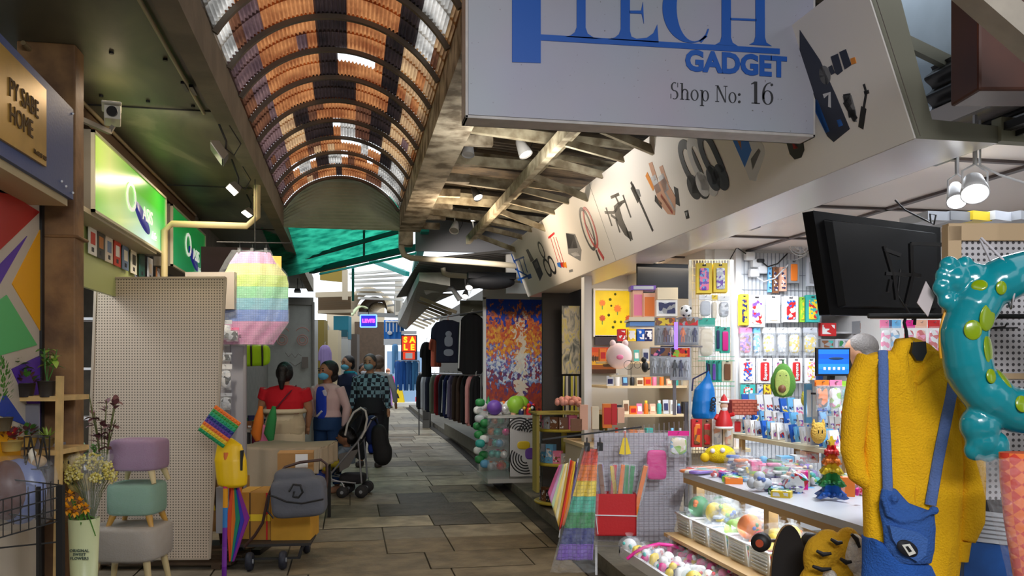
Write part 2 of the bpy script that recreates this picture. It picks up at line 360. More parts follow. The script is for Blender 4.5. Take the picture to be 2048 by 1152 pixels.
bays = ['wwwpppooodddooooppwwwttt', 'wwwpppoooodddooooppwwwtt', 'wwppoooooddddoooooppwttt', 'bppooooodddoooooddttttww', 'wwwpppoooodddoooooddwwwt', 'wwbppooooodddoooooddwwtt', 'ppppoooooodddooooddttttt', 'bbppoooooodd    oddttttt',
        'bbbpooooodddddooooddtttt', 'ppppttddbboooobbdddttttt', 'pppptttdddd wwbbddtttttt', 'ppppooobbooo   w  ddwwwt', 'ppbb ww ddww boo owwwwwt', 'bbbooobbooodoooobbbwwwww']
KEY = {'w': 0, 'p': 1, 'o': 2, 'b': 3, 't': 4, 'd': 5}
s = MB(); nseg = 6
y0 = 9.62 - .545 * len(bays)
for bi, row in enumerate(bays):
    ya, yb = y0 + bi * .545, y0 + (bi + 1) * .545
    for ci, ch in enumerate(row):
        for sub in (0, 1):
            ch2 = ch if sub == 0 or rf.random() > .12 else rf.choice('bopt' if ch in 'bopt' else ch + ch)
            if ch2 == ' ' and sub: ch2 = 'o'
            if ch2 == ' ': continue
            u0, u1 = ci / len(row), (ci + 1) / len(row)
            n = 15; vs = []
            yy0 = ya + sub * .27 - .015; yy1 = ya + (sub + 1) * .2725 + .014
            for j, yy in enumerate((yy0, yy1)):
                for i in range(n + 1):
                    u = u0 + (u1 - u0) * i / n; a = -HA + 2 * HA * u; r_ = RA + .008 * math.cos(2 * PI * u * 60) + (.004 if sub else 0)
                    vs.append((CXA + r_ * math.sin(a), yy + (.02 * math.cos(2 * PI * u * 60) if j else 0), CZA + r_ * math.cos(a)))
            s.add(vs, [(i, i + 1, n + 2 + i, n + 1 + i) for i in range(n)], KEY[ch2], True)
sky = s.obj('skylight', sk); sky.name = 'arched_skylight'
tag(sky, 'arched skylight of patched orange, brown and clear corrugated plastic sheets', 'skylight')
ribm = mat('rib_metal', (96, 86, 74), .6, .2)
for i in range(len(bays) + 1):
    r_ = MB(); yy = y0 + i * .545; n = 28; rs = []
    for j in range(n + 1):
        a = -HA + 2 * HA * j / n; q = [(RA - .006, -.016), (RA - .006, .016), (RA - .034, .016), (RA - .034, -.016)]
        rs.append([(CXA + rr * math.sin(a), yy + dy, CZA + rr * math.cos(a)) for rr, dy in q])
    r_.rings(rs, 0, False); o = r_.obj('rib', ribm, sky)
# gable closing the arch
g = MB()
def gab(u, v):
    x = CXA - .634 + 1.268 * u; top = CZA + math.sqrt(max(0, RA * RA - (x - CXA) ** 2)); z = 3.07 + (top - 3.07) * v
    return (x, 9.66 + .010 * math.cos(2 * PI * (z - .02 * u) / .036), z)
g.sheet(gab, 20, 110)
tag(g.obj('gable_panel', mat('gable_tin', (150, 162, 138), .55, var=.08)), 'grey green corrugated panel closing the far end of the arched skylight', 'panel')
# ---- left flank, and an unseen wall added behind the viewer to limit sky light
wl = mat('wall_grey', (120, 116, 108), .8, var=.1)
w = MB(); w.bx(-1.75, -1.66, -4, 4.5, 0, 3.13); w.bx(-3.6, -3.5, 4.5, 9.6, 0, 3.13); w.bx(-1.75, -1.6, 9.3, 17.5, 0, 3.13); w.bx(-3.6, -1.6, 9.6, 9.75, 0, 3.13)
struct(w.obj('wall_left', wl))
w = MB(); w.bx(-3, 5, -4.1, -4, 0, 3.2); struct(w.obj('wall_rear', wl))
# ---- right: roof sheets and trusses
rust = mat('rusty_roof', (84, 72, 56), .8, col2=(50, 43, 36), scale=5, bump=.3, bscale=18)
def roof_fn(u, v):
    x = .80 + 1.5 * u; yy = -1 + 11.6 * v
    return (x, yy, 3.42 + .012 * math.cos(2 * PI * yy / .08) - .12 * u)
w = MB(); w.sheet(roof_fn, 4, 700); struct(w.obj('ceiling_right', rust), 'rusty corrugated roof between skylight and shop fascia')
timber = mat('old_timber', (182, 174, 150), .75, col2=(124, 112, 90), scale=9)
t = MB(); t.bar((1.36, 3.46, 3.02), (1.36, 9.9, 3.02), .05, .09); t.bar((1.45, 3.46, 3.06), (1.45, 9.9, 3.06), .03, .05)
tag(t.obj('roof_purlin', timber), 'long painted purlin running under the rusty roof beside the fascia', 'purlin')
n = 0
for i in range(13):
    yy = 3.55 + i * .5
    t = MB(); t.bar((1.38, yy, 3.04), (2.12, yy + .03, 2.79 + (.1 if i % 3 else .0)), .035, .05)
    if i % 2: t.bar((1.4, yy + .25, 3.14), (2.2, yy + .1, 3.02), .03, .04)
    tag(t.obj('roof_strut', timber), 'slanting timber strut between the long purlin and the fascia', 'strut', 'slanting struts above the fascia')
for i in range(8):
    yy = 3.5 + i * .8
    t = MB(); t.bar((.8, yy, 3.17 + .03 * (i % 2)), (1.42, yy + .02, 3.15), .05, .07); t.bar((.8, yy + .32, 3.3), (2.2, yy + .3, 3.2), .05, .05)
    tag(t.obj('roof_joist', timber), 'cross joist under the rusty roof right of the peeling beam', 'joist', 'cross joists under the rusty roof')
# ---- the corner shop: platform walls, ceiling
pw = mat('shop_white', (214, 212, 210), .5); pp = mat('shop_panel', (226, 214, 208), .35)
w = MB(); w.bx(4.3, 4.4, -1, 9, .12, 2.6); struct(w.obj('wall_right', pw))
w = MB(); w.bx(3.8, 4.3, 8.0, 8.1, .12, 2.6, 1); w.bx(2.95, 3.05, 6.75, 8.8, .12, 2.6, 0); w.bx(3.02, 3.9, 6.72, 6.8, .12, 2.6, 0); w.bx(3.82, 3.9, 6.8, 8.0, .12, 2.6); w.bx(2.52, 3.0, 8.8, 8.9, .12, 2.75)
w.bx(2.1, 2.6, 9.2, 9.25, .12, 2.75, 2)
struct(w.obj('wall_back', [pw, mat('shop_cream', (226, 214, 176), .6), mat('shop_dark', (52, 48, 48), .7)]))
w = MB(); w.bx(2.42, 4.4, -1, 9, 2.52, 2.6)
for y in (1.2, 2.4, 3.6, 4.8, 6.0, 7.2): w.bx(2.42, 4.4, y, y + .03, 2.505, 2.522, 1)
w.bx(3.3, 3.34, -1, 9, 2.505, 2.522, 1); struct(w.obj('ceiling_shop', [pp, mat('seam', (90, 80, 80), .5)]))
# right stalls further along
w = MB(); w.bx(3.1, 3.2, 8.9, 30, .12, 3.4); struct(w.obj('wall_far_right', mat('stall_grey', (96, 92, 86), .8)))
w = MB(); w.bx(-1.6, -.72, 17.5, 17.6, 0.02, 2.86, 0); w.bx(-1.6, -.72, 17.44, 17.5, 2.8, 2.95, 1); w.bx(-1.6, -1.5, 17.6, 34, 0, 3, 0)
w.bx(-.74, -.70, 17.42, 17.62, 0, 2.86, 1)
struct(w.obj('wall_end', [mat('shutter_white', (160, 160, 152), .6, var=.05), mat('edge_grey', (110, 106, 98), .6)]))
# ================================================================== LEFT-HAND SHOPS
def _sgn(x): return -1 if x < 0 else 1
def pillow(mb, c, sz, e1=.5, e2=.5, mi=0, n=24, m=12, T=None):
    """rounded block: small exponents are boxy, 1 is an ellipsoid"""
    f = lambda w, e: _sgn(w) * abs(w) ** e
    M = Matrix.Translation(c) @ (T if T is not None else Matrix()); rs = []
    for i in range(m + 1):
        a = -PI / 2 + PI * (.01 + .98 * i / m)
        rs.append([M @ Vector((sz[0] / 2 * f(math.cos(a), e1) * f(math.cos(2 * PI * k / n), e2), sz[1] / 2 * f(math.cos(a), e1) * f(math.sin(2 * PI * k / n), e2), sz[2] / 2 * f(math.sin(a), e1))) for k in range(n)])
    return mb.rings(rs, mi, True)
def dots_mat(name, base, hole, pitch, rad, ax=('X', 'Z'), rough=.5):
    if name in MATS: return MATS[name]
    m, nt, b = _new(name); tc = nt.nodes.new('ShaderNodeTexCoord'); sx = nt.nodes.new('ShaderNodeSeparateXYZ'); nt.links.new(tc.outputs['Object'], sx.inputs[0])
    def M(op, a, bb=None):
        q = nt.nodes.new('ShaderNodeMath'); q.operation = op
        for i, z in enumerate((a, bb)):
            if z is None: continue
            if isinstance(z, (int, float)): q.inputs[i].default_value = z
            else: nt.links.new(z, q.inputs[i])
        return q.outputs[0]
    t = [M('SUBTRACT', M('FRACT', M('ADD', M('DIVIDE', sx.outputs[a], pitch), 100.0)), .5) for a in ax]
    d = M('SQRT', M('ADD', M('MULTIPLY', t[0], t[0]), M('MULTIPLY', t[1], t[1]))); k = M('LESS_THAN', d, rad / pitch)
    mx = nt.nodes.new('ShaderNodeMix'); mx.data_type = 'RGBA'; nt.links.new(k, mx.inputs[0]); mx.inputs[6].default_value = rgb(*base) + (1,); mx.inputs[7].default_value = rgb(*hole) + (1,)
    nt.links.new(mx.outputs[2], b.inputs['Base Color']); b.inputs['Roughness'].default_value = rough; MATS[name] = m; return m
# mural on the shutter
XM = -1.5
mu = [mat('mural_white', (196, 184, 166), .5), mat('mural_red', (176, 22, 16), .45), mat('mural_yellow', (240, 170, 10), .45), mat('mural_green', (88, 184, 108), .45), mat('mural_purple', (84, 44, 160), .45), mat('mural_blue', (20, 60, 160), .45)]
m = MB(); m.bx(XM - .06, XM, 1.6, 4.57, .0, 2.35, 0)
for mi, pts in ((1, [(-60, 330), (30, 394), (78, 424), (0, 498), (-60, 560)]), (2, [(91, 436), (91, 676), (83, 668), (23, 568)]), (3, [(12, 590), (73, 690), (-40, 722), (-60, 640)]), (4, [(53, 472), (-20, 600), (-60, 650), (-60, 590)]),
                (5, [(-30, 360), (16, 388), (-30, 380)]), (4, [(89, 706), (22, 738), (60, 820), (91, 880)]), (5, [(8, 786), (54, 852), (-10, 828)]), (2, [(-60, 850), (20, 850), (50, 930), (-60, 930)])):
    q = [P(a, b, X=XM) for a, b in pts]; m.poly([(v.y, v.z) for v in q], XM + .0005, XM + .004, mi, plane='YZ')
m.bx(XM - .01, XM + .012, 4.54, 4.575, 0, 2.35, 6)
tag(m.obj('mural_panel', mu + [BLACK]), 'wall panel painted with red, yellow, green and purple angular shapes', 'mural')
pil = MB(); pil.bx(-1.62, -1.35, 4.585, 4.73, 0, 3.13); pil.bx(-1.64, -1.335, 4.57, 4.745, 1.08, 1.10); pil.bx(-1.64, -1.33, 4.575, 4.75, 2.16, 2.175)
tag(pil.obj('pillar', mat('rusty_pillar', (146, 108, 66), .65, col2=(98, 68, 42), scale=5, bump=.15, bscale=20), bevel=.012), 'brown weathered square pillar between the mural and the pegboard', 'pillar')
# blue box sign with a gold board
r = thing('box_sign', 'blue box sign with a gold home board above the mural', 'sign', (-1.31, 4.42, 2.32))
b = MB(); b.bx(-.30, 0, -2.6, 0, 0, .42); b.bx(-.302, .002, -2.6, .003, -.03, 0, 1)
b = MB(); L = lambda y: .42 + .0 * y
b.add([(-.3, -2.6, 0), (0, -2.6, 0), (0, 0, 0), (-.3, 0, 0), (-.3, -2.6, .62), (0, -2.6, .52), (0, 0, .435), (-.3, 0, .47)], [(3, 2, 1, 0), (4, 5, 6, 7), (0, 1, 5, 4), (1, 2, 6, 5), (2, 3, 7, 6), (3, 0, 4, 7)])
b.obj('case', mat('sign_blue', (66, 82, 128), .5, bump=.05), r)
b = MB(); b.bx(-.3, -.02, -2.6, -.02, -.035, 0); b.obj('underside', mat('sign_cream', (188, 170, 132), .6), r)
b = MB()
q = [P(0, 102, X=-1.30), P(92, 182, X=-1.30), P(90, 362, X=-1.30), P(0, 312, X=-1.30)]
ya = q[1].y - 4.42; b.add([(0, -2.4, .03), (0, ya, .065), (0, ya, .40), (0, -2.4, .47)] + [(.012, -2.4, .03), (.012, ya, .065), (.012, ya, .40), (.012, -2.4, .47)], [(4, 5, 6, 7), (0, 1, 5, 4), (1, 2, 6, 5), (2, 3, 7, 6)])
b.obj('board', mat('gold_board', (196, 158, 78), .35, .45, var=.15, scale=4), r)
gt = mat('etched_text', (84, 60, 26), .7)
text('lettering', 'PY SABE', .105, gt, r, (.014, ya - .26, .275), rz=PI / 2, sx=.85); text('lettering', 'HOME', .105, gt, r, (.014, ya - .29, .175), rz=PI / 2, sx=.85)
text('small_lettering', 'No.16 2F 10/F', .026, gt, r, (.014, ya - .08, .095), rz=PI / 2)
for yy, zz in ((-.02, .03), (-.12, .04), (-.18, .05), (-.02, .41)): b = MB(); b.ball((.004, yy, zz), .006, 0, 8, 5); b.obj('screw', WHITE, r)
# green backlit signs
def oasis_sign(y0, y1, z0, z1, label, big, emit):
    r = thing('shop_sign', label, 'sign', (-1.56, y0, z0)); w, h = y1 - y0, z1 - z0
    b = MB(); b.bx(-.14, 0, 0, w, 0, h); b.obj('case', mat('sign_case', (120, 112, 96), .5), r)
    b = MB(); t = .018
    b.bx(0, .022, 0, w, 0, t); b.bx(0, .022, 0, w, h - t, h); b.bx(0, .022, 0, t, 0, h); b.bx(0, .022, w - t, w, 0, h); b.obj('frame', mat('sign_frame', (196, 190, 160), .4), r)
    nm = 'oasis_face_%d' % int(big * 10); m, nt, bb = _new(nm); tc = nt.nodes.new('ShaderNodeTexCoord'); n = nt.nodes.new('ShaderNodeTexNoise'); n.inputs['Scale'].default_value = 1.5; n.inputs['Detail'].default_value = 1; sx = nt.nodes.new('ShaderNodeSeparateXYZ'); nt.links.new(tc.outputs['Object'], sx.inputs[0]); nt.links.new(tc.outputs['Object'], n.inputs[0])
    def ramp(src, els):
        q = nt.nodes.new('ShaderNodeValToRGB'); e = q.color_ramp.elements
        while len(e) < len(els): e.new(.5)
        for i, (p, c) in enumerate(els): e[i].position = p; e[i].color = rgb(*c) + (1,)
        nt.links.new(src, q.inputs[0]); return q.outputs[0]
    mr = nt.nodes.new('ShaderNodeMapRange'); mr.inputs['From Max'].default_value = w; nt.links.new(sx.outputs['Y'], mr.inputs[0])
    ca = ramp(mr.outputs[0], [(0, (190, 226, 96)), (.18, (226, 236, 140)), (.5, (110, 200, 60)), (1, (30, 170, 50))] if big > 1 else [(0, (30, 180, 80)), (1, (10, 150, 60))])
    cb = ramp(mr.outputs[0], [(0, (110, 190, 60)), (.3, (200, 226, 150)), (.65, (210, 240, 236)), (1, (40, 170, 70))] if big > 1 else [(0, (40, 170, 110)), (1, (20, 150, 80))])
    mz = nt.nodes.new('ShaderNodeMapRange'); mz.inputs['From Min'].default_value = h * .7; mz.inputs['From Max'].default_value = h * .1; nt.links.new(sx.outputs['Z'], mz.inputs[0])
    mx = nt.nodes.new('ShaderNodeMix'); mx.data_type = 'RGBA'; nt.links.new(mz.outputs[0], mx.inputs[0]); nt.links.new(ca, mx.inputs[6]); nt.links.new(cb, mx.inputs[7])
    nt.links.new(mx.outputs[2], bb.inputs['Base Color']); nt.links.new(mx.outputs[2], bb.inputs['Emission Color']); bb.inputs['Emission Strength'].default_value = emit; bb.inputs['Roughness'].default_value = .25
    b = MB(); b.bx(.001, .012, t, w - t, t, h - t); b.obj('face', m, r)
    lw = mat('sign_letter', (245, 248, 235), .4, emit=.5); sc_ = h / .5
    b = MB(); b.lathe([(.0, -.001), (1, -.001), (1, .001), (0, .001)], (0, 0, 0), 24, 0, 'X'); 
    b.v = [(x_, y_ * .28 * sc_ * .9, z_ * .065 * sc_) for x_, y_, z_ in b.v]; o = b.obj('swoosh', mat('sign_swoosh', (40, 50, 160), .4, emit=.25), r, (.0135, w * .60, h * .36)); o.rotation_euler = (-.28, 0, 0)
    text('big_letter', 'O', .30 * sc_, lw, r, (.016, w * .44, h * .52), rz=PI / 2, sx=1.25)
    text('small_letters', 'ASIS', .15 * sc_, lw, r, (.016, w * .68, h * .44), rz=PI / 2, sx=1.2)
    text('script', 'Life', .09 * sc_, lw, r, (.016, w * .78, h * .2), rz=PI / 2, sx=1.2, shear=.4)
q0, q1 = P(185, 431, X=-1.55), P(331, 519, X=-1.55)
oasis_sign(q0.y, q1.y, 2.47, 2.975, 'large green backlit sign lettered in white, nearest of the two', 1.5, .55)
q0, q1 = P(343, 545, X=-1.55), P(410, 570, X=-1.55)
oasis_sign(q0.y, q1.y, 2.42, 2.97, 'smaller green sign further along, behind the cream drain pipe', .5, .30)
b = MB(); b.bx(-1.62, -1.58, 4.9, 9.3, 3.0, 3.13, 1); b.tube([(-1.60, 4.5, 3.03), (-1.60, 9.2, 3.03)], .018, 8); b.tube([(-1.56, 4.5, 3.09), (-1.56, 9.2, 3.09)], .012, 8)
tag(b.obj('wall_pipe', [mat('dull_pipe', (140, 120, 84), .5), mat('brown_board', (92, 66, 40), .8)]), 'dull pipes and board running along the top of the green signs', 'pipe')
# header board under the green sign with cards on it
r = thing('header_board', 'pale green header board below the large green sign', 'board', (-1.72, 4.9, 2.05))
b = MB(); b.bx(-.03, 0, 0, 2.7, 0, .42); b.obj('panel', mat('header_green', (190, 200, 130), .5, emit=.0), r); b = MB(); b.bx(-.1, .16, 0, 2.5, .40, .43); b.obj('shelf', mat('header_shelf', (170, 160, 132), .5), r)
prs = [((236, 234, 226), 'white'), ((60, 60, 58), 'black'), ((228, 214, 196), 'cream'), ((210, 60, 44), 'red'), ((120, 140, 170), 'grey blue'), ((236, 230, 210), 'pale yellow'), ((40, 90, 80), 'dark green'), ((220, 220, 224), 'light grey'), ((190, 120, 60), 'orange brown')]
for i, (cc, nm) in enumerate(prs):
    p = P(184 + i * 16.5, 480 + i * 8.5, X=-1.70); b = MB(); b.bx(0, .006, -.09, .09, -.10, .10, 0); b.bx(.006, .008, -.05, .05, -.03, .05, 1); b.bx(.006, .008, -.03, .02, -.08, -.05, 2)
    tag(b.obj('art_card', [c_(*cc), c_(*prs[(i * 5 + 3) % 9][0]), c_(40, 40, 50)], loc=p), nm + ' art card, ' + ORD[i] + ' from the pillar on the header board', 'card', 'art cards on the header board')
b = MB(); b.torus((0, 0, 0), .125, .016, 40, 10, 0); r = b.obj('ring_light', mat('ring_navy', (24, 20, 60), .3), loc=P(241, 566, d=6.9)); tag(r, 'dark round ring light standing behind the pegboard top', 'ring light')
s_ = MB(); s_.tube([(0, .0, -.125), (0, 0, -1.95)], .012, 8); s_.obj('stand', BLACK, r)
# shelving inside the shop, seen through the gap
r = thing('shop_shelving', 'white shelving unit lit inside the shop behind the pegboard', 'shelf', (-2.6, 7.3, 0))
b = MB()
for z in (.3, .7, 1.1, 1.5, 1.9): b.bx(-.35, .75, 0, .3, z, z + .02)
b.bx(-.37, -.35, 0, .3, 0, 2.1); b.obj('frame', WHITE, r)
for i in range(12):
    z = .32 + .4 * (i % 5); b = MB(); x = R.uniform(0, .5); b.bx(-.08, .08, -.08, .08, 0, R.uniform(.12, .26))
    cc = R.choice([(70, 160, 170), (220, 226, 230), (90, 110, 130), (40, 60, 70)]); tag(b.obj('gift_box', c_(*cc), loc=(-2.6 + x, 7.42, z)), 'small gift box on the lit white shelving behind the pegboard', 'box', 'gift boxes on white shelving')
# pegboard
p0 = P(190, 1122, d=6.35)
r = thing('pegboard', 'tall beige perforated board leaning beside the stacked stools', 'pegboard', p0, -YAW)
k = 6.35 / FPX; C = [(-18, 3), (229, 5), (261, 567), (2, 566)]
pts = [(x * k, y * k) for x, y in C]; b = MB(); b.poly(pts, 0, .03)
b.obj('board', dots_mat('peg_beige', (198, 180, 158), (84, 72, 60), .0205, .0048, rough=.35), r)
b = MB(); ap = [(pts[0][0], pts[0][1]), pts[3], pts[2], pts[1]]
for u, v in zip(ap, ap[1:] + ap[:1]): b.bar((u[0], .0, u[1]), (v[0], .0, v[1]), .02, .014)
b.obj('edge', mat('peg_edge', (176, 160, 140), .5), r)
b = MB(); b.bx(0, .9, .35, .38, -.1, .0); b.bar((.7, .03, 1.9), (.75, .6, 0), .03); b.obj('strut', mat('peg_strut', (90, 74, 50), .6), r)
b = MB()
for i in range(5): b.bx(0, 1.1, i * .13, i * .13 + .1, .03, .05)
b.bx(.05, .12, 0, .65, 0, .03); b.bx(.95, 1.02, 0, .65, 0, .03)
tag(b.obj('pallet', mat('dark_wood', (84, 64, 44), .8, var=.2), loc=P(170, 1126, d=6.4) * 1.0, rz=-YAW), 'dark slatted pallet on the floor under the pegboard', 'pallet').location.z = 0
# white carton on the display frame behind the pegboard
r = thing('carton', 'flat pale carton lying on top of the display frame behind the pegboard', 'box', P(422, 618, d=6.9), -YAW)
b = MB(); b.bx(-.21, .19, 0, .25, 0, .30); b.obj('body', mat('pale_card', (170, 158, 146), .7), r); b = MB(); b.bx(.1905, .1915, .02, .2, .05, .25); b.bx(-.15, .1, -.0015, -.0005, .12, .2); b.obj('print', c_(190, 150, 140), r)
# stacked stools
def stool(px, pyt, w, ch, lh, col, wood, d, label, legs_dx=.36):
    p = P(px, pyt, d=d); z1 = p.z; r = thing('stool', label, 'stool', (p.x, p.y, z1 - ch - lh), -YAW, None)
    b = MB(); pillow(b, (0, 0, lh + ch / 2), (w, w * .92, ch), .22, .45); b.obj('seat', mat('fabric_%d%d' % (col[0], col[1]), col, .85, bump=.25, bscale=120), r)
    b = MB(); b.torus((0, 0, lh + ch * .93), w * .40, .004, 24, 6, 0, 'Z'); b.obj('piping', c_(*[int(x * .85) for x in col]), r)
    b = MB(); pillow(b, (0, 0, lh + ch / 2 - .0), (w + .02, w * .92 + .02, ch + .02), .26, .5); b.obj('film', FILM, r)
    for sx in (-1, 1):
        for sy in (-1, 1):
            b = MB(); b.tube([(sx * w * (legs_dx + .08), sy * w * .36, 0), (sx * w * (legs_dx - .02), sy * w * .28, lh + .02)], [.014, .024], 10); b.obj('leg', wood, r)
    return r
yw, pw_ = mat('leg_honey', (196, 146, 60), .45), mat('leg_pine', (206, 184, 134), .5)
stool(280, 877, .315, .20, .078, (150, 108, 138), pw_, 5.5, 'small mauve fabric stool, topmost of the stack')
stool(275, 963, .315, .205, .072, (120, 160, 132), yw, 5.5, 'small sage green stool, middle of the stack')
stool(262, 1046, .45, .22, .26, (170, 158, 142), pw_, 5.5, 'large beige stool at the bottom of the stack')
# ================================================================== FLOWERS, PLANTS, BASKET (left foreground)
def leaf(mb, p, dirv, L, w, mi=0, droop=.3, up=Vector((0, 0, 1))):
    d = Vector(dirv).normalized(); s = d.cross(up); s = (s if s.length > .01 else Vector((1, 0, 0))).normalized(); p = Vector(p); n = s.cross(d)
    pts = [(0, .1), (.25, .8), (.5, 1), (.78, .62), (1, .03)]; vs = []
    for t, k in pts:
        c = p + d * (L * t) - up * (droop * L * t * t); vs += [c - s * w * k / 2 + n * w * .12 * k, c, c + s * w * k / 2 + n * w * .12 * k]
    fs = []
    for i in range(4): a = i * 3; fs += [(a, a + 1, a + 4, a + 3), (a + 1, a + 2, a + 5, a + 4)]
    mb.add(vs, fs, mi, True)
def rv(a=1.0, zmin=-1): 
    while True:
        v = Vector((R.uniform(-1, 1), R.uniform(-1, 1), R.uniform(zmin, 1)))
        if .1 < v.length < 1: return v.normalized() * a
GREEN = mat('leaf_green', (70, 120, 40), .5, var=.25, scale=15); LIME = mat('leaf_lime', (150, 176, 70), .5, var=.2, scale=15); MAROON = mat('leaf_maroon', (104, 60, 62), .6, var=.2, scale=15); STEM = mat('stem', (90, 96, 40), .6)
# flower bucket
dv = 4.05; p = P(168, 1036, d=dv); k = dv / FPX
r = thing('flower_bucket', 'tall tapering pale green flower bucket with printed lettering', 'vase', (p.x, p.y, 0), -YAW); h = p.z
b = MB(); b.lathe([(.03, 0), (.042, .01), (.069, h), (.065, h), (.04, .02)], n=32, caps=False); b.lathe([(.04, .02), (.001, .021)], n=32, caps=False); b.obj('body', mat('pale_celadon', (202, 208, 160), .35), r)
tx = c_(70, 90, 80)
for t, z in (('ORIGINAL', -.142), ('SWEET', -.160), ('FLOWERS', -.178)): text('lettering', t, .0185, tx, r, (.012, -.067, h + z), spacing=1.1)
def bouquet(px, py, d, name, label, cat, fn, wrap=None):
    r = thing(name, label, cat, P(px, py, d=d), -YAW); r.scale = (.85,) * 3 if d < 5 else (1.1,) * 3; fn(r)
    if wrap:
        b = MB(); w_, hh, y = wrap; b.lathe([(.02, -.12), (w_ * .5, hh * .4), (w_, hh), (w_ * .9, hh * 1.05)], n=18, caps=False); b.obj('wrap', FILM, r)
    return r
def yellow(r):
    b = MB(); f_ = MB()
    for i in range(46):
        v = rv(1, .0); c = Vector((v.x * .12, v.y * .09, .17 + v.z * .13)); b.tube([(0, 0, -.1), c * .5, c], .0015, 4)
        for j in range(13): q = c + rv(.022); f_.ball(q, .0065, R.choice([0, 0, 1]), 6, 4)
    b.obj('stems', STEM, r); f_.obj('blossoms', [mat('blossom_yellow', (206, 190, 92), .7), mat('blossom_pale', (226, 216, 150), .7)], r)
bouquet(182, 1020, 4.08, 'bouquet', 'bouquet of fine pale yellow blossoms in clear wrap in the bucket', 'flowers', yellow, (.12, .30, 0))
for j, (px, py) in enumerate([(140, 990), (160, 1004), (135, 1018), (150, 1022), (172, 1016), (128, 1002)]):
    r = thing('daisy', 'orange yellow daisy bloom on the left side of the bucket', 'flower', P(px, py, d=3.98), -YAW, 'orange daisies in the bucket')
    b = MB()
    for a in range(9): leaf(b, (0, 0, 0), (math.cos(a * .7) * 1, -.5, math.sin(a * .7)), .034, .016, 0, 0)
    b.obj('petals', mat('petal_orange', (238, 162, 20), .6), r); b = MB(); b.ball((0, -.006, 0), .009); b.obj('centre', c_(120, 70, 20), r); b = MB(); b.tube([(0, 0, 0), (.02, .05, -.14)], .003, 5); b.obj('stem', GREEN, r)
def maroon(r):
    b = MB(); f_ = MB()
    for i in range(9):
        a = R.uniform(-.7, .7); top = Vector((math.sin(a) * .15, R.uniform(-.05, .05), R.uniform(.18, .42))); b.tube([(0, 0, -.1), top * .5, top], .003, 5)
        for j in range(7): q = top * R.uniform(.35, 1); leaf(f_, q, rv(1, -.2), .06, .034, 0, .2)
    b.obj('stems', STEM, r); f_.obj('leaves', MAROON, r)
bouquet(206, 932, 5.3, 'foliage_spray', 'spray of dark maroon leaves rising beside the mauve stool', 'foliage', maroon)
def darkleaf(r):
    f_ = MB()
    for j in range(26): leaf(f_, rv(.04), rv(1, -.2), .08, .02, 0, .3)
    f_.obj('leaves', GREEN, r)
bouquet(180, 905, 5.5, 'foliage_spray', 'small clump of narrow green leaves behind the blossoms', 'foliage', darkleaf); bouquet(156, 1028, 4.05, 'foliage_spray', 'low clump of green leaves under the orange daisies', 'foliage', darkleaf)
# fluffy cat-ear toys
def plush(px, py, d, w, h, col, name, label, cat, ears=True, eyes=True, group=None):
    r = thing(name, label, cat, P(px, py, d=d), -YAW, group); b = MB(); b.ball((0, 0, 0), (w / 2, w * .35, h / 2))
    if ears:
        for s in (-1, 1): b.lathe([(w * .16, 0), (w * .08, h * .2), (.004, h * .3)], (s * w * .3, 0, h * .34), 12)
    m_ = mat('plush_%d_%d_%d' % col, col, .95, bump=.6, bscale=120); b.obj('body', m_, r, fuse=w / 28)
    if eyes:
        for s in (-1, 1): b = MB(); b.ball((s * w * .12, -w * .35, h * .08), (w * .035, w * .03, h * .09)); b.obj('eye', BLACK, r)
    return r
plush(140, 926, 4.2, .115, .10, (206, 180, 110), 'plush_toy', 'tan fluffy eared toy, upper of two beside the wooden upright', 'toy'); plush(160, 968, 4.15, .12, .085, (214, 194, 124), 'plush_toy', 'pale yellow fluffy eared toy, lower of two above the bucket', 'toy')
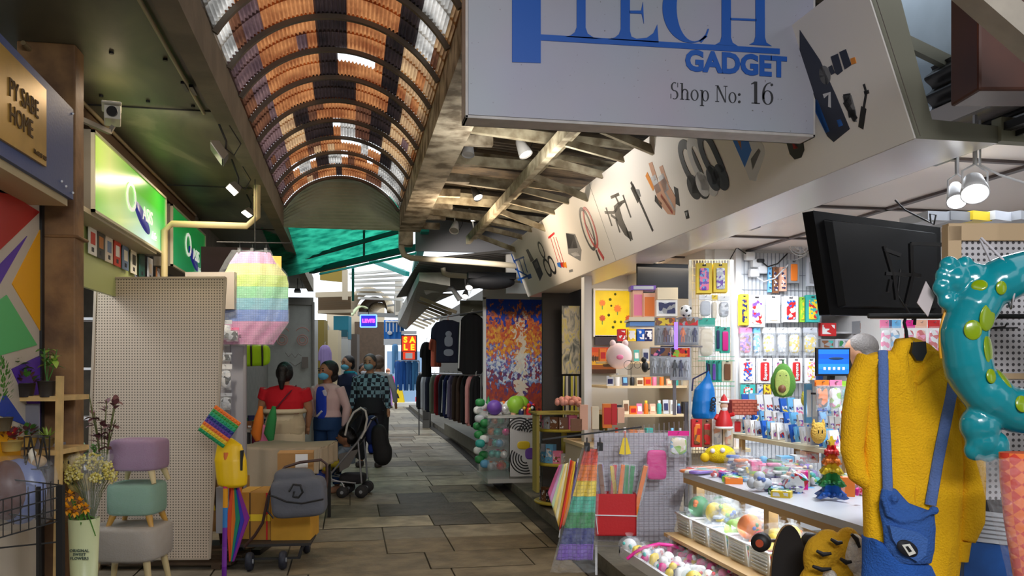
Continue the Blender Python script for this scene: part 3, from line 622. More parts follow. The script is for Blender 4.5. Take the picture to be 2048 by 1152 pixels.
# plant stand
pdd = 3.95
def up(px, py): q = P(px, py, d=pdd); return q
r = thing('plant_stand', 'light wooden plant stand with two shelves in front of the mural', 'shelf', (up(60, 900).x, up(60, 900).y, 0), -YAW); ox = r.location
z = lambda py: EYE + (HORIZON - py) * pdd / FPX; lx = lambda px: (px - 60) * pdd / FPX
for x, dy in ((115, 0), (-30, 0), (-50, .28)):
    b = MB(); b.bar((lx(x + 5), dy, z(752)), (lx(x - 4), dy, 0), .026, .026); b.obj('upright', WOOD, r)
for py in (797, 905):
    b = MB(); b.bx(lx(-40), lx(116), -.02, .29, z(py) - .012, z(py) + .012); b.obj('shelf', WOOD, r)
def potted(px, py, d, pr, ph, potcol, kind, label, dishc=None):
    q = P(px, py, d=d); r = thing('potted_plant', label, 'plant', q, -YAW)
    b = MB(); b.lathe([(pr * .72, 0), (pr, ph), (pr * 1.05, ph), (pr * .9, ph - .004), (pr * .85, ph * .8)], n=20, caps=False); b.lathe([(pr * .85, ph * .82), (.001, ph * .82)], n=20, caps=False); b.lathe([(.001, 0), (pr * .72, 0)], n=20, caps=False); b.obj('pot', c_(*potcol, .4), r)
    b = MB(); m_ = GREEN
    if kind == 'broad':
        for i in range(22): v = rv(1, .2); b.tube([(0, 0, ph * .8), v * .06 + Vector((0, 0, ph + .02))], .002, 4, 0); leaf(b, v * .06 + Vector((0, 0, ph + .03)), v + Vector((0, 0, .2)), .075, .045, R.choice([0, 1]), .5)
        mm = [GREEN, LIME]
    elif kind == 'tall':
        for i in range(5):
            v = rv(1, .5); t = Vector((v.x * .09, v.y * .06, ph + R.uniform(.08, .17))); b.tube([(0, 0, ph * .8), t * .6, t], .0025, 4, 0)
            for j in range(5): leaf(b, t * R.uniform(.6, 1), rv(1, -.1), .055, .028, R.choice([0, 1]), .4)
        mm = [GREEN, LIME]
    elif kind == 'spike':
        for i in range(22): leaf(b, (0, 0, ph * .85), rv(1, .35), .07, .010, 0, .1)
        mm = [LIME]
    elif kind == 'shrub':
        for i in range(150): v = rv(.05, -.2); leaf(b, Vector((v.x * .8, v.y * .7, v.z * 2.6 + ph + .12)), v + Vector((0, 0, .06)), .022, .007, 0, 0)
        mm = [GREEN]
    else:
        for i in range(34): v = rv(.04, 0); leaf(b, Vector((v.x, v.y, v.z + ph)), v + Vector((0, 0, .02)), .04, .022, R.choice([0, 1]), .3)
        mm = [MAROON if kind == 'red' else GREEN, mat('leaf_red', (150, 30, 40), .5)] if kind == 'red' else [GREEN, MAROON]
    b.obj('leaves', mm, r)
    return r
potted(14, 794, 3.92, .052, .07, (38, 36, 34), 'broad', 'variegated broad-leaved plant in black pot, leftmost on top shelf')
potted(52, 794, 3.95, .042, .065, (48, 42, 40), 'clump', 'small purplish plant in dark pot, middle of top shelf')
potted(94, 794, 3.95, .042, .075, (58, 52, 46), 'tall', 'trailing plant in grey pot, rightmost on top shelf')
potted(1, 862, 3.7, .05, .06, (90, 80, 60), 'shrub', 'narrow dark green shrub at the left edge below the top shelf')
potted(22, 902, 3.75, .05, .045, (186, 160, 90), 'red', 'red-leaved plant in a straw pot on the lower shelf'); potted(52, 893, 3.95, .05, .05, (196, 160, 80), 'clump', 'greyish green plant in gold pot on the lower shelf'); potted(94, 893, 3.95, .035, .04, (120, 100, 60), 'spike', 'spiky lime plant on the lower shelf beside the upright')
# wire terrarium
r = thing('terrarium', 'geometric wire terrarium hanging below the lower shelf', 'terrarium', P(74, 936, d=3.75), -YAW); b = MB(); n = 6; T0, T1 = [], []
for i in range(n): a = 2 * PI * i / n; T0.append(Vector((math.cos(a) * .055, math.sin(a) * .05, 0))); T1.append(Vector((math.cos(a + .5) * .05, math.sin(a + .5) * .045, .14)))
for i in range(n): b.bar(T0[i], T0[(i + 1) % n], .004); b.bar(T1[i], T1[(i + 1) % n], .004); b.bar(T0[i], T1[i], .004); b.bar(T0[(i + 1) % n], T1[i], .004)
b.obj('wire_frame', DARK, r); b = MB(); b.ball((0, 0, .03), (.04, .035, .028)); b.obj('pebbles', c_(190, 160, 120), r); b = MB(); b.lathe([(.002, .0), (.02, .05), (.002, .07)], (-.005, -.03, .02), 8); b.obj('cone', c_(220, 214, 196), r)
# wire basket table with wrapped dome
r = thing('wire_basket', 'black wire basket on a black post stand at lower left', 'basket', (P(121, 1000, d=3.6).x, P(121, 1000, d=3.6).y, 0), -YAW)
kk = 3.6 / FPX; hb = EYE - 230 * kk
b = MB(); b.bx(-.013, .013, -.013, .013, 0, hb + .0); b.obj('post', BLACK, r)
b = MB()
for t in range(14):
    x = -.02 - t * .016 * 1.15; za = hb - .01 - t * .0042; b.bar((x, -.02 - t * .028, za), (x, -.02 - t * .028, za - .15), .003)
    if t % 2 == 0: b.bar((x, .02 + t * .004, za + .03), (x + .002, .02 + t * .004, za - .12), .003)
for dz in (0, .05, .10, .15): b.bar((0, 0, hb - dz), (-.27, -.40, hb - .067 - dz), .005)
for dz in (0, .15): b.bar((0, 0, hb + .0 - dz), (-.28, .06, hb - dz + .02), .005)
b.bar((0, 0, hb - .24), (-.28, -.06, hb - .26), .006); b.obj('wires', DARK, r)
b = MB(); b.bx(-.062 - .008, -.062 + .004, -.06, -.045, 0, hb); b.obj('post', BLACK, r)
r = thing('wrapped_dome', 'brown domed cushion in clear crinkled film inside the basket', 'gift', P(14, 1040, d=3.7), -YAW)
b = MB(); b.ball((0, 0, .13), (.10, .09, .13)); b.obj('dome', mat('dome_brown', (92, 52, 46), .4), r); b = MB(); b.ball((.035, .03, .12), (.12, .06, .145)); b.obj('rim', mat('dome_blue', (110, 124, 176), .3), r)
b = MB(); pillow(b, (.03, 0, .12), (.34, .26, .32), .6, .7); b.obj('film', FILM, r)
b = MB(); b.bx(-.5, .09, -.15, .25, 0, .02, 0); b.bx(-.5, .09, -.16, -.14, -.55, .02, 1); b.bx(.08, .095, -.15, .25, -.55, .02, 1)
tag(b.obj('draped_table', [mat('cloth_grey', (130, 124, 124), .8, bump=.3, bscale=8), mat('cloth_strip', (74, 70, 76), .8, col2=(110, 104, 112), scale=9)], loc=P(80, 1060, d=4.6), rz=-YAW), 'low table draped in grey cloth under the wire basket', 'table')
b = MB(); b.lathe([(.001, 0), (.1, 0), (.11, .02), (.11, .42), (.1, .43), (.001, .43)], n=28); tag(b.obj('drum_table', mat('drum_grey', (120, 116, 122), .6), loc=(P(75, 1152, d=4.4).x, P(75, 1152, d=4.4).y, .0)), 'grey round drum behind the black basket post', 'drum')
b = MB(); b.bx(-.12, .14, 0, .25, 0, .1); b.bx(-.12, .14, 0, .01, .1, .3); tag(b.obj('storage_box', mat('box_grey', (124, 122, 130), .6), loc=P(18, 935, d=4.0), rz=-YAW), 'grey panel box beside the wire terrarium', 'box')
potted(88, 1062, 4.4, .06, .05, (60, 58, 60), 'clump', 'low succulent in a dark bowl inside the wire basket')
# ================================================================== SIGNS OF THE CORNER SHOP
INK = mat('sign_ink_blue', (0, 78, 166), .5); INKK = mat('sign_ink_black', (34, 34, 38), .5)
def ringpoly(cx, cz, rx, rz, tx, tz, a0=0, a1=360, n=28, ox=0):
    o = []; i_ = []
    for j in range(n + 1):
        a = math.radians(a0 + (a1 - a0) * j / n); o.append((cx + math.cos(a) * rx, cz + math.sin(a) * rz)); i_.append((cx + ox + math.cos(a) * (rx - tx), cz + math.sin(a) * (rz - tz)))
    return o, i_
def ring(mb, args, y0, y1, mi=0):
    o, i_ = ringpoly(*args) if len(args) < 12 else ringpoly(*args)
    for a in range(len(o) - 1): mb.poly([o[a], o[a + 1], i_[a + 1], i_[a]], y0, y1, mi)
# ---- hanging shop sign
ys = 3.30
A = P(931, 232, Y=ys); B_ = P(1632, 268, Y=ys)
r = thing('hanging_sign', 'big pale hanging sign with blue lettering for shop number 16', 'sign', (A.x, ys, A.z - .005))
wS = B_.x - A.x; LS = lambda px, py: (P(px, py, Y=ys).x - A.x, P(px, py, Y=ys).z - A.z + .005)
mS, nt, bS = _new('sign_face_grimy'); tc = nt.nodes.new('ShaderNodeTexCoord'); n = nt.nodes.new('ShaderNodeTexNoise'); n.inputs['Scale'].default_value = 70; n.inputs['Detail'].default_value = 3
n2 = nt.nodes.new('ShaderNodeTexNoise'); n2.inputs['Scale'].default_value = 2; nt.links.new(tc.outputs['Object'], n.inputs[0]); nt.links.new(tc.outputs['Object'], n2.inputs[0])
q = nt.nodes.new('ShaderNodeValToRGB'); q.color_ramp.elements[0].position = .27; q.color_ramp.elements[0].color = rgb(110, 104, 102) + (1,); q.color_ramp.elements[1].position = .31; q.color_ramp.elements[1].color = rgb(166, 167, 180) + (1,)
mx = nt.nodes.new('ShaderNodeMix'); mx.data_type = 'RGBA'; mx.blend_type = 'MULTIPLY'; mx.inputs[0].default_value = .25; nt.links.new(n.outputs[0], q.inputs[0]); nt.links.new(q.outputs[0], mx.inputs[6]); nt.links.new(n2.outputs[1], mx.inputs[7]); nt.links.new(mx.outputs[2], bS.inputs[0]); bS.inputs['Roughness'].default_value = .45
b = MB(); b.bx(.012, wS - .012, .0, .01, .012, .80, 0); b.obj('face', mS, r)
b = MB(); b.bx(0, wS, .004, .12, 0, .012); b.bx(0, .012, .004, .12, 0, .82); b.bx(wS - .012, wS, .004, .12, 0, .82); b.bx(0, wS, .004, .12, .80, .82); b.bx(0, wS, .11, .12, 0, .82); b.obj('case', mat('sign_frame_grey', (180, 174, 170), .5, var=.1, scale=12), r, bevel=.002)
b = MB()
for x in (.15, wS - .15): b.bx(x - .015, x + .015, .05, .08, .82, 1.1)
b.obj('hanger', DARK, r)
CL = lambda x, y: LS(900 + x / 1.92, y / 1.92)
b = MB(); E = lambda pts: b.poly([CL(*t) for t in pts], -.004, .0)
E([(238, -300), (348, -300), (348, 243), (238, 239)][::-1]); E([(348, 133), (1265, 188), (1265, 209), (348, 156)][::-1])
E([(486, -120), (486, 105), (478, 125), (462, 137), (440, 143), (585, 152), (550, 145), (528, 130), (520, 108), (520, -120)])
E([(655, -120), (655, 112), (648, 132), (632, 145), (605, 152), (800, 165), (795, 95), (780, 128), (755, 146), (715, 150), (696, 142), (690, 120), (690, -120)])
E([(688, 52), (735, 54), (744, 92), (740, 8), (733, 42), (688, 42)][::-1])
def CR(args, n=26):
    o, i_ = ringpoly(*args)
    for a in range(len(o) - 1): b.poly([CL(*o[a]), CL(*o[a + 1]), CL(*i_[a + 1]), CL(*i_[a])], -.004, 0)
CR((925, 30, 110, 136, 42, 6, 55, 305, 30, 12)); E([(965, 165), (985, 140), (994, 112), (988, 112), (978, 138), (955, 158)])
for x in (1042, 1172): E([(x, -120), (x, 140), (x - 6, 162), (x - 24, 172), (x + 62, 178), (x + 42, 165), (x + 36, 145), (x + 35, -120)])
E([(1075, 70), (1075, 78), (1175, 82), (1175, 74)])
b.obj('logo', INK, r)
g0 = CL(1098, 250); text('gadget_lettering', 'GADGET', .115, INK, r, (g0[0], -.003, g0[1]), bold=.0050, sx=.98, ry=.0)
# serif lettering
sb = MB(); U = .036; cur = [0.0]
def at(x, z): return (bx_ + x * sc2, bz_ + z * sc2)
def srect(x0, x1, z0, z1): sb.poly([at(x0, z0), at(x1, z0), at(x1, z1), at(x0, z1)], -.003, 0)
def sring(cx, cz, rx, rz, tx, tz, a0=0, a1=360, ox=0):
    o, i_ = ringpoly(cx, cz, rx, rz, tx, tz, a0, a1, 22, ox)
    for a in range(len(o) - 1): sb.poly([at(*o[a]), at(*o[a + 1]), at(*i_[a + 1]), at(*i_[a])], -.003, 0)
def ser(x, z, w=.26): srect(x - w / 2, x + w / 2, z, z + .035)
def glyph(ch):
    if ch == 'S': sring(.27, .74, .22, .26, .09, .04, 60, 270); sring(.27, .26, .24, .27, .1, .04, -120, 90); srect(.46, .49, .72, .98); srect(.03, .06, .03, .3); return .62
    if ch == 'h': srect(.08, .18, 0, .98); srect(.42, .52, 0, .42); sring(.31, .40, .21, .25, .07, .06, 0, 180); ser(.13, 0); ser(.47, 0); srect(0, .13, .95, .98); return .66
    if ch == 'o': sring(.26, .31, .25, .33, .09, .03); return .6
    if ch == 'p': srect(.08, .18, -.3, .64); sring(.34, .31, .23, .33, .09, .03); ser(.13, -.3); srect(0, .1, .61, .64); return .68
    if ch == 'N': srect(.1, .13, 0, .98); srect(.64, .67, 0, .98); sb.poly([at(.08, .98), at(.2, .98), at(.68, .0), at(.60, .0)][::-1], -.003, 0); ser(.12, 0, .24); ser(.65, .945, .24); ser(.1, .945, .2); return .84
    if ch == ':': sring(.1, .08, .08, .08, .08, .08); sring(.1, .52, .08, .08, .08, .08); return .4
    if ch == '1': srect(.2, .34, 0, 1.0); ser(.27, 0, .4); sb.poly([at(.05, .86), at(.2, .9), at(.2, .99), at(.05, .9)], -.003, 0); return .56
    if ch == '6': sring(.3, .31, .27, .33, .1, .03); sring(.42, .42, .39, .58, .1, .03, 85, 200); sring(.5, .9, .06, .06, .06, .06); return .66
    return .3
c0 = CL(845, 380); bx_, bz_ = c0; sc2 = .069
for ch in 'Shop No:':
    sb = MB(); bx_ += glyph(ch) * sc2
    if sb.v: sb.obj('serif_letter', INKK, r)
sb = MB()
bx_, bz_ = CL(1152, 397); sc2 = .092
for ch in '16': sb = MB(); bx_ += glyph(ch) * sc2; sb.obj('serif_numeral', INKK, r)
# ---- long tilted fascia
P0 = Vector((2.05, P(1056, 594, X=2.05).y, 2.356)); vz = Vector((-.22, 0, .598)).normalized(); vx = Vector((0, -1, 0)); vy = vz.cross(vx)
YN = P(1829, 277, X=2.05).y; LF = P0.y - YN; HF = .637
r = thing('fascia_sign', 'long tilted white fascia printed with gadgets above the corner shop', 'sign'); MF = Matrix((vx, vy, vz)).transposed().to_4x4(); MF.translation = P0; r.matrix_world = MF; MI = MF.inverted()
def FL(px, py):
    u = (px - 1024) / FPX; v = (HORIZON - py) / FPX; d_ = Vector((SN + u * CS, CS - u * SN, v)); o = Vector((0, 0, EYE)); t = (P0 - o).dot(vy) / d_.dot(vy); q = MI @ (o + d_ * t); return (q.x, q.z)
b = MB(); b.bx(0, LF, 0, .006, 0, HF); b.obj('face', mat('fascia_white', (232, 226, 220), .38), r)
b = MB()
for s_ in (FL(1235, 530)[0], FL(1610, 200)[0] + .6): b.bx(s_, s_ + .004, -.001, 0, 0, HF)
b.obj('seam', c_(120, 112, 104), r)
b = MB(); sec = [(2.056, 2.356), (1.835, 2.956), (1.955, 2.99), (2.12, 2.43), (2.40, 2.42), (2.40, 2.356)]
b.rings([[(x, YN, z) for x, z in sec], [(x, P0.y, z) for x, z in sec]], 0, False); b.rings([[(x + .001, YN - .002, z) for x, z in sec], [(x + .001, YN, z) for x, z in sec]], 1, False)
o = b.obj('case', [mat('soffit_white', (214, 208, 206), .28), mat('cap_grey', (126, 124, 108), .6)]); o.parent = r; o.matrix_parent_inverse = MI
GP = [c_(28, 28, 30, .5), c_(205, 205, 208, .5), c_(38, 44, 62, .5), c_(196, 40, 40, .5), c_(40, 110, 200, .5), c_(228, 140, 40, .5), c_(120, 120, 122, .5), c_(196, 148, 120, .5), INK, c_(150, 50, 90, .5)]
def pic(label=None):
    return MB()
def fp(b, pts, mi=0, h=.002): b.poly([FL(*t) for t in pts], -h, 0, mi)
def fs(b, pts, w=.012, mi=0, h=.002):
    q = [FL(*t) for t in pts]
    if len(q) in (7, 8):
        for _ in (0, 1): q = [q[0]] + [((a[0] * (1 - t) + c[0] * t), (a[1] * (1 - t) + c[1] * t)) for a, c in zip(q, q[1:]) for t in (.25, .75)] + [q[-1]]
    cl_ = len(q) > 3 and math.dist(q[0], q[-1]) < 1e-6; n = len(q); e = []
    for i in range(n):
        a, c = (q[i - 1] if i else (q[-2] if cl_ else q[0])), (q[i + 1] if i < n - 1 else (q[1] if cl_ else q[-1])); dx, dz = c[0] - a[0], c[1] - a[1]; L = math.hypot(dx, dz) or 1; e.append((-dz / L * w / 2, dx / L * w / 2))
    for i in range(n - 1): (ax, az), (cx, cz), (n0, m0), (n1, m1) = q[i], q[i + 1], e[i], e[i + 1]; b.poly([(ax - n0, az - m0), (cx - n1, cz - m1), (cx + n1, cz + m1), (ax + n0, az + m0)], -h, 0, mi)
def put(b, dy=0.0): b.obj('printed_picture', GP, r, (0, dy, 0))
# small copy of the logo on the fascia
b = MB(); fs(b, [(1023, 508), (1044, 566)], .05, 8); fs(b, [(1030, 538), (1058, 553)], .02, 8); fs(b, [(1036, 560), (1062, 549)], .022, 8)
for x0, y0_, x1, y1_ in ((1030, 521, 1040, 552), (1038, 517, 1048, 548), (1046, 514, 1055, 545)): fs(b, [(x0, y0_), (x1, y1_)], .028, 8)
fs(b, [(1028, 522), (1048, 514)], .02, 8); fs(b, [(1056, 556), (1063, 553)], .03, 8); put(b)
b = MB(); fp(b, [(1052, 500), (1056, 498), (1068, 520), (1062, 524)], 0); fp(b, [(1064, 524), (1074, 516), (1086, 548), (1080, 562)], 2); fp(b, [(1068, 526), (1074, 522), (1078, 534), (1072, 538)], 6); put(b)
def loop(b, cx, cy, rx, ry, tilt, w, mi):
    pts = []; ct, st = math.cos(tilt), math.sin(tilt)
    for j in range(25): a = 2 * PI * j / 24; x, y = math.cos(a) * rx, math.sin(a) * ry; pts.append((cx + x * ct - y * st, cy + x * st + y * ct))
    fs(b, pts, w, mi)
b = MB(); loop(b, 1083, 500, 4, 16, -.35, .022, 0); loop(b, 1095, 535, 5, 17, -.35, .03, 0); loop(b, 1104, 530, 5, 17, -.35, .03, 0); put(b)
b = MB()
for x, mi in ((1101, 3), (1107, 3), (1112, 7)): fs(b, [(x, 474), (x + 17, 530)], .012, 3); fp(b, [(x + 13, 526), (x + 20, 524), (x + 22, 536), (x + 15, 533)], [4, 3, 5][[1101, 1107, 1112].index(x)])
fs(b, [(1097, 476), (1109, 466)], .02, 3); fp(b, [(1138, 540), (1145, 538), (1146, 543), (1139, 545)], 6); put(b)
b = MB(); fp(b, [(1132, 466), (1150, 468), (1163, 500), (1161, 522), (1137, 508)], 6); fp(b, [(1132, 466), (1149, 470), (1156, 496), (1137, 497)], 0); fp(b, [(1142, 507), (1156, 502), (1160, 512), (1148, 513)], 1); put(b)
b = MB(); loop(b, 1175, 458, 9, 42, -.30, .03, 0); loop(b, 1181, 455, 8, 40, -.30, .03, 3); fs(b, [(1170, 445), (1190, 485)], .012, 9); fs(b, [(1192, 500), (1200, 521)], .035, 0); fs(b, [(1196, 498), (1208, 518)], .045, 3); put(b)
b = MB(); fp(b, [(1228, 412), (1236, 405), (1246, 440), (1256, 462), (1262, 480), (1250, 470), (1232, 440)], 0)
for pts in ([(1210, 425), (1228, 425), (1244, 405)], [(1212, 415), (1224, 452)], [(1222, 395), (1238, 388)], [(1230, 390), (1240, 412)], [(1246, 390), (1262, 435)], [(1236, 408), (1250, 402)], [(1232, 440), (1240, 465)], [(1222, 430), (1236, 440)], [(1252, 455), (1262, 482)]): fs(b, pts, .022, 0)
fp(b, [(1252, 462), (1262, 463), (1266, 480), (1257, 476)], 0); put(b)
b = MB(); fs(b, [(1262, 364), (1284, 412), (1306, 462)], .03, 0); fs(b, [(1264, 372), (1278, 402)], .07, 0); fs(b, [(1270, 385), (1280, 386)], .05, 6); put(b)
b = MB(); fp(b, [(1308, 372), (1330, 355), (1352, 395), (1350, 430), (1336, 428), (1318, 405)], 7)
for p_, q_, w, mi in (((1301, 325), (1312, 360), .06, 7), ((1322, 332), (1334, 368), .055, 7), ((1293, 348), (1308, 378), .05, 5), ((1334, 330), (1332, 360), .0, 7), ((1306, 352), (1318, 385), .09, 1), ((1322, 350), (1334, 382), .09, 1), ((1310, 396), (1324, 412), .05, 0), ((1352, 375), (1356, 410), .05, 0), ((1322, 390), (1346, 425), .03, 3), ((1330, 382), (1350, 420), .03, 1)):
    if w: fs(b, [p_, q_], w, mi)
put(b); b = MB(); fp(b, [(1369, 422), (1376, 420), (1379, 436), (1373, 438)], 0); fp(b, [(1371, 425), (1375, 424), (1376, 431), (1373, 432)], 1); put(b)
def phones(dx, dy, mi):
    b = MB(); fs(b, [(1392 + dx, 372 + dy), (1374 + dx, 345 + dy), (1362 + dx, 312 + dy), (1361 + dx, 293 + dy), (1369 + dx, 286 + dy), (1380 + dx, 296 + dy), (1396 + dx, 330 + dy), (1408 + dx, 360 + dy)], .055, mi)
    loop(b, 1388 + dx, 374 + dy, 6, 13, -.35, .075, mi); loop(b, 1404 + dx, 372 + dy, 6, 14, -.35, .075, mi); fp(b, [(1383 + dx, 362 + dy), (1393 + dx, 362 + dy), (1396 + dx, 386 + dy), (1386 + dx, 386 + dy)], mi); put(b, -.001 * (1 + dx / 18))
phones(0, 0, 0); phones(18, -6, 1); phones(40, -18, 2)
b = MB(); fp(b, [(1458, 262), (1492, 262), (1504, 300), (1490, 335)], 4); fp(b, [(1466, 262), (1480, 262), (1484, 300)], 5); fp(b, [(1490, 262), (1508, 262), (1528, 292), (1530, 308), (1512, 362), (1500, 360), (1490, 335), (1504, 300)], 1); fp(b, [(1502, 318), (1518, 296), (1522, 302), (1506, 340)], 6); put(b)
b = MB(); fp(b, [(1567, 262), (1604, 262), (1609, 300), (1603, 315), (1590, 319), (1580, 308)], 0); fp(b, [(1584, 282), (1594, 280), (1597, 296), (1588, 298)], 3); put(b)
b = MB(); fp(b, [(1600, 60), (1640, 120), (1672, 190), (1700, 258), (1668, 284), (1655, 272), (1634, 225), (1600, 150)], 2); fp(b, [(1616, 190), (1636, 200), (1660, 262), (1652, 266), (1632, 225)], 4); loop(b, 1650, 150, 5, 9, -.2, .04, 6); fp(b, [(1674, 240), (1682, 238), (1687, 250), (1678, 254)], 4); fs(b, [(1648, 192), (1660, 186), (1660, 214)], .018, 1, .003); put(b)
for pts, mi in (([(1657, 134), (1664, 130), (1670, 146), (1663, 150)], 2), ([(1662, 113), (1676, 107), (1686, 142), (1676, 150), (1671, 146)], 2), ([(1679, 104), (1692, 98), (1703, 130), (1690, 139)], 2), ([(1701, 117), (1710, 114), (1713, 126), (1704, 129)], 5)): b = MB(); fp(b, pts, mi); put(b)
b = MB(); fp(b, [(1686, 192), (1703, 190), (1712, 222), (1714, 244), (1706, 242), (1690, 210)], 6)
for pts in ([(1688, 196), (1702, 194)], [(1690, 202), (1712, 240)], [(1702, 200), (1692, 212)], [(1697, 228), (1712, 226)]): fs(b, pts, .03, 0)
put(b); b = MB(); fs(b, [(1728, 168), (1733, 185), (1728, 215)], .012, 0); fs(b, [(1728, 215), (1722, 256)], .03, 0); fs(b, [(1729, 186), (1738, 183)], .014, 0); put(b)
# rail under the fascia
r = thing('shutter_rail', 'dark and silver shutter track running under the white soffit', 'rail', (2.41, YN - .6, 2.40)); Lr = P0.y - YN + .5
b = MB(); b.bx(0, .03, 0, Lr, 0, .03); b.bx(.05, .06, 0, Lr, -.02, .04); b.obj('track', BLACK, r); b = MB(); b.bx(.031, .05, 0, Lr, .0, .025); b.bx(.061, .11, 0, Lr, -.0, .06); b.obj('channel', STEEL, r)
for yy in (.9, 2.6, 4.2): b = MB(); b.bx(-.01, .05, yy, yy + .12, -.03, 0); b.obj('bracket', BLACK, r)
# dark corrugated panel, bracket and brown box at the top right
b = MB()
def cor(u, v): yy = .9 + 2.5 * u; zz = 2.44 + .42 * v; return (2.55 - .02 * math.cos(2 * PI * zz / .085), yy, zz)
b.sheet(cor, 8, 80); tag(b.obj('shutter_housing', mat('black_corrugated', (52, 50, 50), .3, .3)), 'black corrugated shutter panel above the soffit at top right', 'panel')
b = MB(); b.bx(2.40, 2.75, YN - .02, YN + .03, 2.36, 2.45); tag(b.obj('bracket_beam', mat('beam_sage', (136, 136, 116), .6)), 'short grey green beam beside the near end of the fascia', 'beam')
b = MB(); b.bx(0, .4, 0, .18, 0, .5); tag(b.obj('brown_box', mat('brown_steel', (80, 38, 20), .5, var=.2, scale=3), loc=P(1957, 180, d=2.75), rz=-YAW, bevel=.01), 'dark brown steel box hanging at the top right corner', 'box')
b = MB(); b.bar(P(1925, -40, d=2.45), P(2110, 120, d=2.45), .09, .07); tag(b.obj('beam', mat('beam_pale', (170, 160, 146), .7, var=.1)), 'pale concrete beam end crossing the top right corner', 'beam')
b = MB(); b.bx(2.6, 2.7, 2.6, 7, 2.7, 3.8, 0); b.bx(2.1, 6, 4.4, 4.5, 2.7, 3.9, 0); tag(b.obj('upper_wall', mat('upper_plaster', (170, 184, 196), .7, var=.06, scale=4)), 'pale blue grey plaster wall above the shop behind the fascia', 'wall')
b = MB(); b.bar((2.2, 3.4, 3.05), (2.7, 3.3, 2.80), .04, .05); b.bar((2.62, 3.2, 2.7), (2.62, 3.2, 3.4), .045, .045); tag(b.obj('roof_brace', mat('brace_grey', (118, 116, 100), .6)), 'grey steel brace crossing the plaster wall behind the fascia end', 'brace')
# ================================================================== CORNER SHOP: FIXTURES AND GOODS
PAL = {'red': (206, 36, 40), 'orange': (240, 128, 40), 'yellow': (240, 208, 50), 'lime': (150, 200, 60), 'green': (50, 140, 76), 'teal': (60, 176, 168), 'sky blue': (110, 180, 226), 'blue': (34, 96, 190), 'navy': (34, 40, 90),
       'purple': (120, 80, 180), 'pink': (240, 130, 170), 'magenta': (224, 30, 140), 'white': (236, 236, 236), 'cream': (236, 220, 190), 'brown': (130, 84, 54), 'black': (32, 32, 36), 'grey': (150, 152, 156), 'peach': (240, 184, 156), 'silver': (196, 200, 208)}
CN = list(PAL)
def pc(n, rough=.45): return mat('g_' + n.replace(' ', '_'), PAL[n], rough)
def prt(names, scale=60, seed=0): return print_mat('pr_' + '_'.join(n.replace(' ', '') for n in names) + '%d_%d' % (scale, seed), [PAL[n] for n in names], scale, seed=seed)
